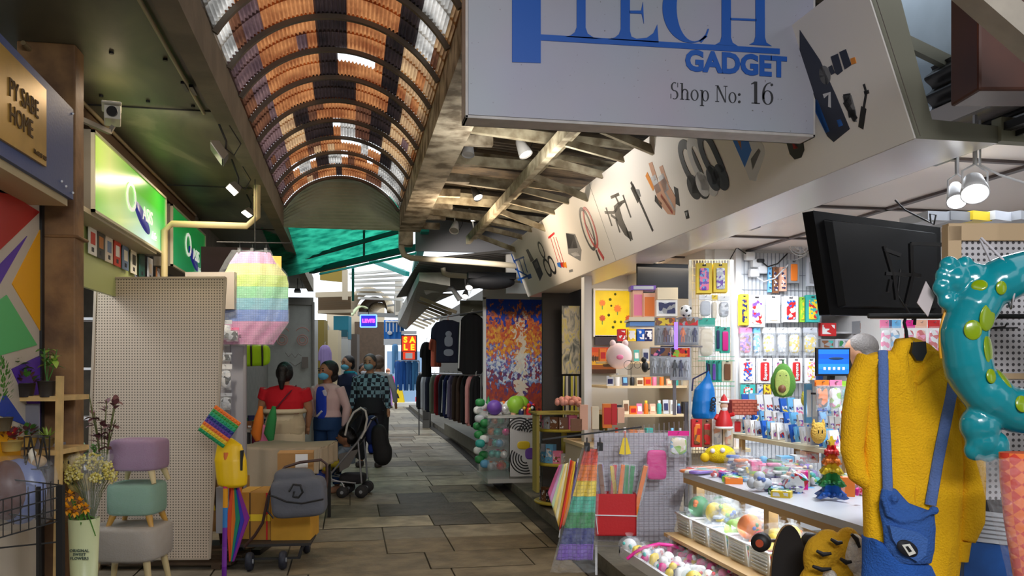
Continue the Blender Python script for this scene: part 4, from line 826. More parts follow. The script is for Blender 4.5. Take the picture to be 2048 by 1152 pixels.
# ---- slat wall (faces along the passage)
YS = 6.70
def SL(px, py): p = P(px, py, Y=YS); return p
q0, q1 = SL(1480, 505), SL(1642, 810)
r = thing('slat_wall', 'white slat and wire wall panel behind the hanging phone cases', 'display wall', (q0.x, YS, .12)); wS_, hS = q1.x - q0.x, q0.z - .12
b = MB(); b.bx(0, wS_, 0, .02, 0, hS); b.obj('panel', mat('slat_white', (226, 228, 232), .4), r)
b = MB(); 
for i in range(22): b.bar((i * wS_ / 21, -.006, .5), (i * wS_ / 21, -.006, hS), .004)
for i in range(14): b.bar((0, -.010, .5 + i * .13), (wS_, -.010, .5 + i * .13), .004)
b.obj('wire_grid', mat('grid_grey', (150, 156, 166), .4, .5), r)
b = MB(); b.bx(-.05, 0, -.03, .03, 0, hS + .15); b.obj('post', WHITE, r)
def pack(px, py, w, h, body, inset=None, label='', kind='case', n=1, d=None, Yp=None, grp=None, rz=None, gap=.016, hd=None, dark=None, cat='pack'):
    """hanging retail pack; px,py = top-left pixel, w,h pixels"""
    p = P(px + w / 2, py, d=d) if d else P(px + w / 2, py, Y=Yp); dd = dep(p); k = dd / FPX; W_, H_ = w * k * (.985 if Yp else 1), h * k
    r = thing('hanging_' + kind + '_pack', label, cat, p, (-YAW if d else 0) if rz is None else rz, grp)
    if kind == 'case':
        b = MB(); b.bx(-W_ / 2, W_ / 2, 0, .008, -H_, 0); b.obj('card', body, r)
        if inset: b = MB(); pillow(b, (0, -.003, -H_ * .54), (W_ * .62, .010, H_ * .74), .2, .3, 0, 16, 6); b.obj('case', inset, r)
        b = MB(); b.bx(-W_ * .12, W_ * .12, -.001, 0, -H_ * .10, -H_ * .05); b.obj('hang_slot', dark or BLACK, r)
    elif kind == 'bag':
        b = MB(); b.bx(-W_ / 2, W_ / 2, 0, .004, -H_ * .2, 0); b.obj('header', hd or body, r)
        b = MB(); pillow(b, (0, .002, -H_ * .58), (W_ * .8, .03, H_ * .66), .5, .5, 0, 14, 6); b.obj('contents', body if not inset else inset, r)
        b = MB(); b.bx(-W_ / 2, W_ / 2, -.016, -.015, -H_, -H_ * .16); b.obj('film', FILM, r)
    elif kind == 'figure':
        b = MB(); b.bx(-W_ / 2, W_ / 2, 0, .006, -H_, 0); b.obj('card', body, r)
        b = MB(); b.bx(-W_ * .46, W_ * .46, -.003, 0, -H_ * .30, -H_ * .03); b.obj('header', hd, r)
        b = MB()
        for i in range(3):
            x = (-.3 + .3 * i) * W_; b.ball((x, -.012, -H_ * .42), W_ * .06, i, 8, 6); b.tube([(x, -.012, -H_ * .46), (x, -.012, -H_ * .7)], W_ * .07, 8, i); b.tube([(x - W_ * .05, -.012, -H_ * .7), (x - W_ * .06, -.012, -H_ * .9)], W_ * .03, 6, i); b.tube([(x + W_ * .05, -.012, -H_ * .7), (x + W_ * .06, -.012, -H_ * .9)], W_ * .03, 6, i)
            b.tube([(x - W_ * .07, -.012, -H_ * .48), (x - W_ * .12, -.014, -H_ * .64)], W_ * .025, 6, i); b.tube([(x + W_ * .07, -.012, -H_ * .48), (x + W_ * .12, -.014, -H_ * .64)], W_ * .025, 6, i)
        b.obj('figurines', inset, r)
        b = MB(); pillow(b, (0, -.010, -H_ * .64), (W_ * .94, .03, H_ * .64), .2, .2, 0, 14, 6); b.obj('blister', FILM, r)
    b = MB(); b.tube([(0, .02 + gap * n, -H_ * .06), (0, -.025, -H_ * .06), (0, -.03, -H_ * .03)], .0022, 5); b.obj('hook', STEEL, r)
    loc = Vector(p); ax = Vector((SN, CS, 0)) if d else Vector((0, 1, 0))
    for i in range(1, n):
        dup(r, loc + ax * gap * i + Vector((R.uniform(-.004, .004), 0, -.002 * i)), label=label, group=grp or label)
    if n > 1: r['group'] = grp or label
    return r
red, whi = pc('red'), pc('white')
# top row
pack(1576, 520, 24, 46, pc('grey'), pc('orange'), 'orange phone case pack at the top of the slat wall', 'case', 3, Yp=YS - .10)
rd = pack(1612, 514, 29, 58, pc('silver'), pc('grey'), 'silver pack with grey handheld meter beside the black television', 'case', 2, Yp=YS - .10)
b = MB(); b.bx(-.022, .022, -.014, -.012, -.10, -.055); b.obj('screen', c_(90, 110, 100), rd); b = MB(); b.ball((0, -.013, -.14), (.02, .004, .012)); b.obj('keypad', pc('navy'), rd)
for px, w, h, c in ((1536, 8, 50, 'sky blue'), (1545, 13, 52, 'brown'), (1560, 14, 48, 'peach')): pack(px, 534, w, h, pc(c), prt(['white', 'navy', c], 60, 2), c + ' narrow pack in the top row of the slat wall', 'case', 2, Yp=YS - .09)
# row of white cases
rowA = [(1480, 588, 18, 62, 'yellow', ['yellow', 'brown', 'navy'], 3), (1497, 590, 34, 64, 'white', ['white', 'purple', 'peach', 'red'], 3), (1532, 590, 30, 56, 'white', ['white', 'cream'], 2), (1566, 592, 32, 52, 'white', ['white', 'red', 'red', 'blue'], 3), (1600, 594, 10, 50, 'lime', ['yellow', 'lime'], 2), (1611, 590, 30, 54, 'teal', ['teal', 'yellow', 'yellow', 'red'], 3)]
for i, (px, py, w, h, c, pr, n) in enumerate(rowA): pack(px, py, w, h, pc(c), prt(pr, 45, i), '%s phone case pack, %s from left in the upper slat wall row' % (c, ORD[i]), 'case', n, Yp=YS - .12)
for i, (px, w, c, pr) in enumerate([(1479, 26, 'pink', ['pink', 'brown', 'purple']), (1507, 14, 'sky blue', ['white', 'sky blue']), (1524, 28, 'white', ['white', 'white', 'yellow']), (1554, 22, 'white', ['silver', 'white']), (1578, 24, 'white', ['white', 'yellow', 'white']), (1606, 30, 'silver', ['white', 'yellow', 'silver'])]):
    pack(px, 655, w, 56, pc('white'), prt(pr, 55, i + 9), '%s bagged accessory, %s from left in the middle slat wall row' % (c, ORD[i]), 'bag', 2, Yp=YS - .10, hd=pc(c))
for i, (px, w, c, pr) in enumerate([(1480, 31, 'blue', ['blue', 'white', 'red']), (1514, 31, 'red', None), (1548, 26, 'navy', ['navy', 'white', 'pink']), (1579, 27, 'red', None), (1609, 27, 'white', ['white', 'pink', 'white', 'yellow'])]):
    rr = pack(px, 716, w, 50, whi, red if pr is None else prt(pr, 60, i + 20), '%s phone case in white pack, %s from left in the lower slat wall row' % (c, ORD[i]), 'case', 2, Yp=YS - .12)
    if pr is None: text('lettering', 'Supreme', .038, whi, rr, (0, -.0115, -.115), ry=-PI / 2, bold=.001)
for i, (px, w, c, pr) in enumerate([(1480, 32, 'teal', ['teal', 'white', 'red']), (1514, 14, 'silver', ['silver', 'blue']), (1525, 18, 'yellow', ['yellow', 'brown'])]):
    pack(px, 769, w, 32, pc(c), prt(pr, 60, i + 30), '%s flat pack in the bottom slat wall row' % c, 'case', 1, Yp=YS - .12)
# ---- sockets and cables over the slat wall
r = thing('socket_cluster', 'white plug sockets and chargers above the slat wall', 'sockets', P(1500, 535, Y=YS - .03)); b = MB()
for x, z in ((-.02, .09), (.04, .03), (.09, -.02), (.02, -.05)): pillow(b, (x, -.03, z), (.085, .06, .07), .3, .3)
b.obj('plugs', WHITE, r); b = MB(); pillow(b, (.06, -.07, .05), (.06, .04, .03), .4, .4); b.tube([(.06, -.07, .05), (.12, -.08, .0), (.22, -.06, .03), (.32, -.04, .12)], .006, 6); b.tube([(-.05, -.05, .1), (-.14, -.04, .16), (-.2, -.03, .05)], .005, 6); b.obj('cable', BLACK, r)
b = MB(); b.tube([(0, 0, 0), (.1, -.05, -.08), (.2, -.05, -.05), (.34, -.04, .08), (.5, -.03, .16)], .006, 6); tag(b.obj('cable', WHITE, loc=P(1500, 545, Y=YS - .05)), 'white cable looping across the top of the slat wall', 'cable')
r = thing('wall_fan', 'white caged wall fan beside the sockets above the slat wall', 'fan', P(1600, 487, Y=YS - .25)); b = MB()
for R_ in (.03, .055, .08, .10): b.torus((0, 0, 0), R_, .003, 24, 5)
for a in range(12): b.bar((0, 0, 0), (math.cos(a * PI / 6) * .1, 0, math.sin(a * PI / 6) * .1), .003)
b.obj('cage', WHITE, r); b = MB(); b.ball((0, .04, 0), .04); b.bar((0, .05, 0), (0, .22, .02), .03); b.obj('motor', WHITE, r); b = MB()
for a in range(4): b.poly([(0, 0), (math.cos(a * 1.57) * .08, math.sin(a * 1.57) * .08), (math.cos(a * 1.57 + .6) * .08, math.sin(a * 1.57 + .6) * .08)], .01, .013)
b.obj('blades', pc('silver'), r)
# ---- rack of accessories left of the slat wall
D1 = 6.15
r = thing('mesh_rack', 'cream wire mesh rack standing at the corner of the slat wall', 'rack', (P(1420, 900, d=D1 + .12).x, P(1420, 900, d=D1 + .12).y, .12), -YAW); b = MB(); kk = (D1 + .12) / FPX
zt = EYE + (740 - 520) * kk - .12
for i in range(16): x = (-40 + i * 5.6) * kk; b.bar((x, 0, .0), (x, 0, zt), .004)
for i in range(40): z = i * zt / 39; b.bar((-40 * kk, 0, z), (44 * kk, 0, z), .004)
b.obj('wires', mat('cream_wire', (226, 214, 188), .4), r); b = MB(); b.bar((-40 * kk, 0, 0), (-40 * kk, 0, zt), .02); b.bar((44 * kk, 0, 0), (44 * kk, 0, zt), .02); b.obj('post', WHITE, r)
tea = mat('teal_card', (60, 170, 150), .4)
pack(1393, 526, 31, 60, pc('yellow'), prt(['purple', 'pink', 'sky blue'], 60, 3), 'yellow and black phone case pack with purple case, on the mesh rack', 'case', 4, d=D1, hd=pc('black')); pack(1427, 526, 28, 58, pc('yellow'), prt(['white', 'silver', 'purple'], 60, 5), 'yellow and black phone case pack with pale case, on the mesh rack', 'case', 4, d=D1, hd=pc('black'))
pack(1398, 590, 26, 46, whi, pc('silver'), 'white bagged cable, leftmost in the second mesh rack row', 'bag', 2, d=D1); pack(1423, 590, 12, 54, pc('yellow'), pc('cream'), 'yellow narrow bag between two white bags on the mesh rack', 'bag', 2, d=D1); pack(1436, 592, 24, 46, whi, prt(['white', 'grey', 'silver'], 50, 4), 'white bagged cable, rightmost in the second mesh rack row', 'bag', 2, d=D1)
pack(1396, 636, 34, 84, tea, pc('cream'), 'teal bag holding a gold cable on the mesh rack', 'bag', 2, d=D1 - .03); pack(1431, 652, 10, 50, tea, pc('navy'), 'slim teal pack with dark case on the mesh rack', 'case', 2, d=D1); pack(1441, 654, 19, 52, tea, pc('magenta'), 'teal pack with bright pink case on the mesh rack', 'case', 2, d=D1)
for i, (px, w, c) in enumerate([(1412, 10, 'black'), (1423, 10, 'purple'), (1434, 9, 'teal'), (1444, 21, 'brown')]): pack(px, 720, w, 44, tea if i < 3 else pc('cream'), pc(c), c + ' case in a teal pack low on the mesh rack', 'case', 2, d=D1)
r = thing('wire_shelf', 'small green wire shelf under the packs on the mesh rack', 'shelf', P(1428, 722, d=D1), -YAW); b = MB()
for z in (0, -.18): 
    for i in range(9): b.bar((-.13 + i * .0325, -.07, z), (-.13 + i * .0325, .08, z), .003)
    b.bar((-.13, -.07, z), (.13, -.07, z), .005); b.bar((-.13, -.07, z + .03), (.13, -.07, z + .03), .004)
b.obj('wires', mat('green_wire', (80, 190, 150), .4), r)
# blue dry bag
r = thing('dry_bag', 'bright blue waterproof dry bag hanging below the mesh rack', 'bag', P(1408, 742, d=5.9), -YAW); k = 5.9 / FPX
rs = []
for z, w, t, dx in [(2, 4, 2, 8), (-10, 10, 5, 8), (-24, 24, 10, 5), (-36, 40, 22, 1), (-60, 46, 36, 0), (-85, 50, 40, 0), (-94, 46, 36, 1), (-97, 30, 24, 1)]: rs.append([((dx + w * .5 * math.cos(a * PI / 10)) * k, t * .5 * k * math.sin(a * PI / 10), z * k) for a in range(20)])
b = MB(); b.rings(rs); b.obj('body', mat('drybag_blue', (0, 118, 200), .35, bump=.15, bscale=15), r, fuse=.006); b = MB(); b.tube([(8 * k, 0, 0), (-22 * k, 0, -16 * k), (-24 * k, 0, -40 * k)], .006, 6); b.tube([(8 * k, 0, 0), (6 * k, 0, 16 * k)], .005, 6); b.obj('strap', pc('navy'), r)
text('lettering', '500D', .045, pc('black'), r, (14 * k, -.068, -66 * k), ry=-1.45, bold=.002)
# figure packs hanging from a dark frame
D2 = 5.95
for i, (px, py, w, h, hdn, cols) in enumerate([(1309, 634, 42, 56, ['orange', 'brown', 'yellow'], ('grey', 'brown', 'cream')), (1357, 634, 40, 56, ['brown', 'red', 'grey'], ('orange', 'grey', 'navy')), (1300, 694, 42, 58, ['navy', 'brown', 'pink'], ('silver', 'grey', 'silver')), (1341, 694, 40, 66, ['lime', 'red', 'black', 'orange'], ('black', 'navy', 'silver'))]):
    pack(px, py, w, h, pc('grey') if i < 3 else pc('silver'), [pc(c) for c in cols], ['orange topped', 'dark topped', 'purple topped', 'green and red topped'][i] + ' toy figure blister pack beside the mesh rack', 'figure', 2, d=D2 + .05 * (i < 2), hd=prt(hdn, 40, i))
b = MB(); k = D2 / FPX; b.bar((0, .06, -.5), (0, .06, .2), .022); b.bar((-.1, .06, .19), (.2, .06, .19), .012); b.bar((-.1, .06, -.01), (.2, .06, -.01), .012)
tag(b.obj('display_post', mat('post_grey', (140, 136, 140), .4, .4), loc=P(1352, 690, d=D2 + .08), rz=-YAW), 'grey post carrying the toy figure packs', 'post')
b = MB(); b.bx(-.012, .012, -.012, .012, 0, 1.15); b.bx(-.05, .05, -.05, .05, 0, .02); tag(b.obj('display_post', mat('post_grey', (140, 136, 140)), loc=(P(1372, 900, d=6.0).x, P(1372, 900, d=6.0).y, .12)), 'grey upright post behind the blue dry bag', 'post')
r = thing('football', 'small black and white toy football on top of the dark topped figure pack', 'ball', P(1371, 622, d=D2), -YAW); b = MB(); b.ball((0, 0, 0), .042); b.obj('body', whi, r); b = MB()
for x, z in ((0, 0), (-.028, .016), (.028, .016), (-.016, -.03), (.018, -.03)): b.ball((x, -math.sqrt(max(0, .0415 ** 2 - x * x - z * z)), z), (.010, .003, .010), 0, 6, 4)
b.obj('patches', BLACK, r)
b = MB(); b.bx(-.012, .012, -.006, .006, -.17, .02); tag(b.obj('uv_tube', mat('violet_tube', (150, 110, 255), .3, emit=1.2), loc=P(1352, 650, d=D2 - .02), rz=-YAW), 'glowing violet light strip between the figure packs', 'light')
# ---- television seen from behind, left
def tv(px, py, d, w, h, t, rz, name, label, shear_=0):
    p = P(px, py, d=d); r = thing(name, label, 'television', p, rz); b = MB(); b.bx(-w / 2, w / 2, -.012, .012, -h / 2, h / 2); b.obj('bezel', mat('tv_black', (12, 12, 14), .5, spec=.2), r, bevel=.004)
    b = MB(); b.box((0, .03, -.01), (w * .86, .05, h * .8), 0); b.obj('back_housing', mat('tv_back', (6, 6, 8), .55, spec=.15), r, bevel=.01); b = MB(); b.bar((0, .05, 0), (0, .3, .0), .05); b.bx(-.1, .1, .05, .07, -.1, .1); b.obj('mount', BLACK, r); return r
tv(1326, 562, 6.9, .46, .28, .05, -YAW + .25, 'television', 'black television high up above the stacked boxes')
# large TV near the camera, back towards us
p = P(1757, 532, d=3.55); r = thing('television', 'large black television seen from behind above the monitor', 'television', p, 0)
k = 3.55 / FPX; cs = [(1626, 421), (1881, 455), (1884, 633), (1660, 630)]; L = [P(x, y, d=3.3 + (x - 1626) / 255 * .5) - p for x, y in cs]; nrm = (L[1] - L[0]).cross(L[3] - L[0]).normalized() * -.05
if nrm.y < 0: nrm = -nrm
b = MB(); b.rings([[v for v in L], [v + nrm for v in L]], 0, False); b.obj('housing', mat('tv_back', (6, 6, 8), .55, spec=.15), r, bevel=.006)
b = MB(); c_in = sum(L, Vector()) / 4; b.rings([[c_in + (v - c_in) * .82 - nrm * .5 for v in L], [c_in + (v - c_in) * .86 for v in L]], 0, False); b.obj('back_cover', mat('tv_back2', (10, 11, 14), .5, spec=.2), r, bevel=.006)
b = MB(); o_ = -nrm * .8; V = lambda x, y: P(x, y, d=3.45) - p + o_ * .6
for a_, c2 in (((1757, 493), (1772, 545)), ((1810, 488), (1812, 548)), ((1810, 489), (1890, 491)), ((1760, 548), (1830, 552)), ((1775, 545), (1782, 600)), ((1815, 545), (1800, 610)), ((1757, 500), (1790, 512)), ((1770, 560), (1765, 585))): b.bar(V(*a_), V(*c2), .014)
b.tube([V(1790, 540), V(1784, 590), V(1800, 615), V(1815, 640)], .005, 6); b.obj('wall_bracket', BLACK, r)
b = MB(); b.bx(-.2, .08, 0, .04, -.018, .0); tag(b.obj('wooden_rail', mat('rail_wood', (176, 128, 70), .6), loc=P(1845, 628, d=3.5), rz=-YAW), 'light wooden batten under the large black television', 'batten')
# ---- boxes on the small blue tray
D3 = 6.5; k = D3 / FPX
def boxg(px, py, w, h, dp, body, front, label, d, rz=-YAW, name='product_box', cat='box', grp=None, side=None):
    """px,py = bottom-left pixel"""
    p = P(px + w / 2, py, d=d); k = d / FPX; r = thing(name, label, cat, p, rz, grp); b = MB(); b.bx(-w * k / 2, w * k / 2, 0, dp, 0, h * k); b.obj('carton', body, r)
    if front is not None: b = MB(); b.bx(-w * k * .40, w * k * .40, -.002, 0, h * k * .15, h * k * .85); b.obj('front_print', front, r)
    if side is not None: b = MB(); b.bx(-w * k / 2 - .002, -w * k / 2, dp * .15, dp * .85, h * k * .12, h * k * .88); b.obj('side_print', side, r)
    return r
boxg(1266, 640, 20, 60, .12, pc('peach'), pc('pink'), 'peach cosmetic box with pink oval, left of the orange box', D3); boxg(1287, 640, 24, 54, .12, pc('peach'), pc('orange'), 'peach box with orange front on the blue tray', D3 - .02)
boxg(1262, 580, 50, 9, .14, pc('purple'), pc('silver'), 'flat lilac box lying on top of the peach boxes', D3 - .01)
boxg(1313, 632, 42, 32, .14, pc('white'), prt(['navy', 'grey', 'navy', 'silver'], 30, 2), 'white gift box with dark picture, under another white box', D3 - .1); boxg(1315, 599, 41, 24, .12, pc('cream'), None, 'cream box stacked on the white picture box', D3 - .1)
b = MB(); b.bx(-.12, .14, -.12, .14, 0, .015); b.bx(-.12, .14, -.125, -.12, 0, .03); b.box((.01, .01, -.02), (.24, .24, .03), 1)
tag(b.obj('display_tray', [pc('cream'), mat('tray_blue', (100, 150, 220), .4)], loc=P(1285, 644, d=D3 - .05), rz=-YAW), 'cream and blue tray carrying the peach boxes', 'tray')
# paintings at the back
def painting(px0, py0, px1, py1, Yp, m_, label, frame=None, name='painting', d=None, parts=None):
    a = P(px0, py1, Y=Yp); c = P(px1, py0, Y=Yp); r = thing(name, label, 'painting', a); w, h = c.x - a.x, (EYE + (740 - (py0 + py1) / 2) / FPX * dep(a)) ; w = c.x - a.x; h = c.z - a.z
    b = MB(); b.bx(0, w, 0, .02, 0, h); b.obj('canvas', m_, r)
    if frame:
        b = MB(); t = .02
        b.bx(-t, 0, -.01, .03, -t, h + t); b.bx(w, w + t, -.01, .03, -t, h + t); b.bx(0, w, -.01, .03, -t, 0); b.bx(0, w, -.01, .03, h, h + t); b.obj('frame', frame, r)
    return r, w, h
r, w, h = painting(1190, 582, 1262, 670, 8.74, mat('canvas_yellow', (244, 216, 20), .5, var=.08, scale=6), 'yellow painting of orange flowers and dark dots', WHITE)
FM = [pc('orange'), pc('black'), mat('rust_red', (196, 84, 40), .5), mat('dot_dark', (70, 80, 20), .5), pc('green')]
for x, z, s, mi in ((.2, .72, .10, 0), (.62, .6, .12, 0), (.2, .38, .10, 2), (.92, .38, .10, 2), (.42, .8, .04, 1), (.56, .92, .035, 1), (.45, .66, .03, 1), (.55, .3, .04, 1), (.38, .45, .04, 1), (.72, .3, .035, 1), (.5, .18, .04, 1)):
    b = MB()
    if mi != 1:
        for a in range(9): leaf(b, (x * w, -.006, z * h), (math.cos(a * .7), 0, math.sin(a * .7)), s * w * .95, s * w * .5, mi, 0, Vector((0, 1, 0)))
        b.bx(x * w - .004, x * w + .004, -.004, 0, z * h - .07, z * h, 4)
    else: b.lathe([(s * w, 0), (s * w * .6, -.006), (.001, -.008)], (x * w, 0, z * h), 10, 3, 'Y')
    b.obj('painted_flower', FM, r)
b = MB(); b.bx(0, .3, 0, .02, 0, .10); tag(b.obj('dark_board', mat('board_dark', (52, 46, 60), .6), loc=P(1190, 690, Y=8.73)), 'dark board edge under the yellow flower painting', 'board')
r, w, h = painting(1183, 695, 1232, 747, 8.72, band_mat('sunset', [(70, 40, 20), (150, 80, 20), (226, 170, 40), (90, 60, 40), (200, 90, 20), (190, 60, 20)], 'Z', 0, .27), 'orange sunset painting with a dark boat')
b = MB(); b.poly([(.45 * w, .35 * h), (.95 * w, .38 * h), (.85 * w, .26 * h), (.5 * w, .26 * h)], -.004, 0); b.bx(.62 * w, .68 * w, -.004, 0, .35 * h, .7 * h); b.bx(.05 * w, .08 * w, -.004, 0, .45 * h, .7 * h); b.bx(.15 * w, .17 * w, -.004, 0, .45 * h, .68 * h); b.obj('boat', mat('boat_dark', (60, 36, 20), .6), r)
# front post between shop sections and painting next to it
b = MB(); b.bx(-.035, .035, -.05, .05, 0, 2.25); tag(b.obj('shop_post', WHITE, loc=(P(1173, 800, X=2.12).x, P(1173, 800, X=2.12).y, .12)), 'white square post between the flower painting and the city street paintings', 'post')
street = print_mat('street_far', [(60, 66, 60), (130, 130, 120), (190, 180, 160), (206, 190, 90), (120, 130, 170)], 7, smooth=True, distort=1.2, stretch=(2.5, 1, 1))
painting(1124, 612, 1160, 748, 9.05, street, 'grey green painting with yellow touches beside the white post'); painting(1126, 752, 1160, 835, 9.05, print_mat('stripes_far', [(40, 40, 44), (190, 186, 180), (200, 190, 60), (120, 90, 60)], 18, stretch=(3, 1, .1)), 'narrow striped canvas below the grey green painting')
b = MB(); b.bx(-.03, .03, -.03, .03, 0, 2.6); tag(b.obj('shop_post', mat('post_dark', (46, 42, 42), .5), loc=(P(1117, 800, Y=9.9).x, 9.9, .12)), 'dark post right of the large city painting', 'post')
# ================================================================== COUNTERS, TRAYS AND GOODS OF THE CORNER SHOP
def shelf_y(px, X): return P(px, 900, X=X).y
# counter (top at .90), low shelf, upper back shelf
ctop = mat('counter_top', (196, 198, 204), .35); cedge = mat('counter_wood', (184, 148, 96), .55)
r = thing('counter', 'long display counter with pale top along the shop front', 'counter', (0, 0, .12)); ya, yb = shelf_y(1745, 1.95), shelf_y(1366, 1.95)
b = MB(); b.bx(1.95, 2.62, ya, yb, .74, .775); b.obj('worktop', ctop, r); b = MB(); b.bx(1.952, 1.97, ya, yb, .71, .74); b.bx(2.34, 2.6, ya + .05, yb - .05, .44, .46); b.obj('shelf', cedge, r)
for y in (ya + .25, (ya + yb) / 2, yb - .06):
    b = MB(); b.bx(2.0, 2.05, y - .025, y + .025, 0, .72); b.obj('leg', cedge, r)
    b = MB(); b.bx(2.55, 2.6, y - .025, y + .025, 0, .72); b.obj('leg', cedge, r)
r = thing('back_shelf', 'cream shelf unit behind the counter carrying stacked frames', 'shelf', (2.5, shelf_y(1690, 2.5), .12)); Ls = shelf_y(1478, 2.5) - shelf_y(1690, 2.5)
b = MB(); b.bx(0, .42, 0, Ls + .7, .93, .955); b.obj('shelf', mat('shelf_cream', (226, 214, 180), .5), r); b = MB(); b.bx(.02, .4, 0, Ls, .68, .70); b.bx(0, .03, 0, .03, 0, .93); b.bx(0, .03, Ls - .03, Ls, 0, .93); b.bx(.39, .42, 0, .03, 0, .93); b.bx(.39, .42, Ls - .03, Ls, 0, .93); b.obj('frame', cedge, r)
# white baskets in a row
def basket(x, y, z, w, l, h, label, grp):
    r = thing('plastic_basket', label, 'basket', (x, y, z), 0, grp); b = MB(); t = .006
    b.bx(-w / 2, w / 2, -l / 2, l / 2, 0, t)
    b.box((-w / 2 - .008, 0, h / 2), (t, l, h), 0, ry=-.14); b.box((w / 2 + .008, 0, h / 2), (t, l, h), 0, ry=.14); b.box((0, -l / 2 - .004, h / 2), (w, t, h), 0, rx=.12); b.box((0, l / 2 + .004, h / 2), (w, t, h), 0, rx=-.12); b.obj('tub', mat('basket_white', (226, 226, 220), .4), r)
    b = MB(); X_, Y_ = w / 2 + .02, l / 2 + .01; b.tube([(-X_, -Y_, h), (X_, -Y_, h), (X_, Y_, h), (-X_, Y_, h)], .006, 6, 0, True, True); b.obj('rim', WHITE, r)
    b = MB()
    for i in range(6): b.bx(-w / 2 - .020, -w / 2 - .014, -l / 2 + .02, l / 2 - .02, .02 + i * h * .14, .026 + i * h * .14)
    b.obj('slats', mat('basket_slat', (190, 192, 190), .5), r); return r
def bagged(p, s, cols, label, grp=None, seed=0, cat='toy', name='bagged_toy', film=True):
    r = thing(name, label, cat, p, R.uniform(-1, 1), grp); b = MB()
    k_ = seed % 4
    if k_ == 0: b.ball((0, 0, s * .45), (s * .42, s * .36, s * .42)); 
    elif k_ == 1:
        for i in range(4): b.ball((s * .25 * math.cos(i * 1.57), s * .2 * math.sin(i * 1.57), s * .3), s * .22, i % 2)
        b.ball((0, 0, s * .55), s * .22)
    elif k_ == 2: pillow(b, (0, 0, s * .4), (s * .8, s * .3, s * .7), .5, .5)
    else:
        for i in range(5): pillow(b, (R.uniform(-.2, .2) * s, R.uniform(-.15, .15) * s, s * (.2 + .13 * i)), (s * .6, s * .35, s * .13), .4, .4, i % 2)
    b.obj('toy', [pc(cols[0]), pc(cols[1])], r)
    b = MB()
    for i in range(3): b.ball((R.uniform(-.25, .25) * s, -s * .3, s * R.uniform(.3, .7)), s * .09, 0, 8, 5)
    b.obj('trim', pc(cols[2]), r)
    if film: b = MB(); pillow(b, (0, 0, s * .48), (s * 1.15, s * .9, s * 1.0), .8, .6, 0, 14, 8); b.lathe([(s * .1, s * .9), (s * .25, s * 1.15)], n=10, caps=False); b.obj('wrap', FILM, r)
    return r
y0b, y1b = shelf_y(1560, 1.98), shelf_y(1365, 1.98); nb = 5; lb = (y1b - y0b) / nb
b = MB(); b.bx(1.9, 2.28, y0b - .2, y1b, .12, .14, 0); b.bx(1.86, 2.3, y0b - .2, y1b, .50, .52, 0); b.bx(1.9, 1.93, y0b - .2, y0b - .17, .12, .5); b.bx(2.25, 2.28, y0b - .2, y0b - .17, .12, .5); b.bx(1.9, 1.93, y1b - .03, y1b, .12, .5); b.bx(2.25, 2.28, y1b - .03, y1b, .12, .5)
tag(b.obj('basket_shelf', cedge), 'wooden shelf carrying the row of white slatted baskets', 'shelf')
posn = ['farthest', 'second farthest', 'middle', 'second nearest', 'nearest']
for i in range(nb):
    yy = y1b - lb * (i + .5); basket(2.08, yy, .52, .26, lb - .04, .12, posn[i] + ' white slatted basket of bagged toys in the row under the counter', 'slatted baskets under the counter')
    cs_ = [('white', 'lime', 'green'), ('white', 'silver', 'yellow'), ('sky blue', 'lime', 'white'), ('red', 'white', 'orange'), ('purple', 'red', 'yellow')][i]
    for j in range(9):
        q = (2.08 + R.uniform(-.09, .09), yy + R.uniform(-.4, .4) * (lb - .08), .53 + .05 * (j % 3)); cc = (cs_[j % 3], cs_[(j + 1) % 3], R.choice(CN[:8]))
        bagged(q, R.uniform(.11, .16), cc, '%s and %s bagged toy in the %s slatted basket' % (cc[0], cc[1], posn[i]), 'bagged toys in the %s slatted basket' % posn[i], j)
# low trays at the very front with bright toys
y0t, y1t = shelf_y(1545, 1.82), shelf_y(1300, 1.82)
r = thing('low_table', 'low table with white edge holding bright toys at the bottom', 'table', (1.62, y0t, .12)); b = MB(); b.bx(-.0, .5, 0, y1t - y0t, .24, .26); b.obj('top', WHITE, r); b = MB(); b.bx(0, .02, 0, y1t - y0t, .26, .30); b.bx(0, .5, y1t - y0t - .02, y1t - y0t, .26, .30); b.obj('edge', WHITE, r)
b = MB(); b.bx(.22, .48, .05, y1t - y0t - .04, 0, .24); b.obj('base', cedge, r)
cols = [('white', 'magenta', 'teal'), ('red', 'white', 'black'), ('pink', 'white', 'magenta'), ('white', 'sky blue', 'red'), ('yellow', 'black', 'black'), ('teal', 'white', 'yellow'), ('magenta', 'yellow', 'white'), ('white', 'pink', 'red')]
for i in range(46):
    u = i / 46; yy = y1t - .08 - (y1t - y0t - .15) * u; q = (1.66 + .38 * ((i * .755) % 1), yy, .385); cc = cols[i % 8]
    bagged(q, R.uniform(.08, .12), cc, '%s and %s squeeze toy lying on the low front table' % (cc[0], cc[1]), 'squeeze toys on the low front table', R.choice([0, 1, 1, 2]), name='squeeze_toy', film=i % 2 == 0)
p = P(1425, 1110, Z=.43); r = thing('polka_ball', 'yellow ball with black spots on the low front table', 'ball', p); b = MB(); b.ball((0, 0, 0), .038); b.obj('body', pc('yellow'), r); b = MB()
for i in range(16): v = rv(.0375); b.ball(v, .006, 0, 6, 4)
b.obj('spots', BLACK, r)
b = MB(); pts = [P(x, y, d=4.95) for x, y in [(1254, 1118), (1270, 1105), (1290, 1094), (1318, 1088), (1345, 1091), (1368, 1100)]]; b.tube(pts, .010, 8); tag(b.obj('foam_tube', pc('magenta')), 'curved magenta foam tube arching off the low table', 'tube')
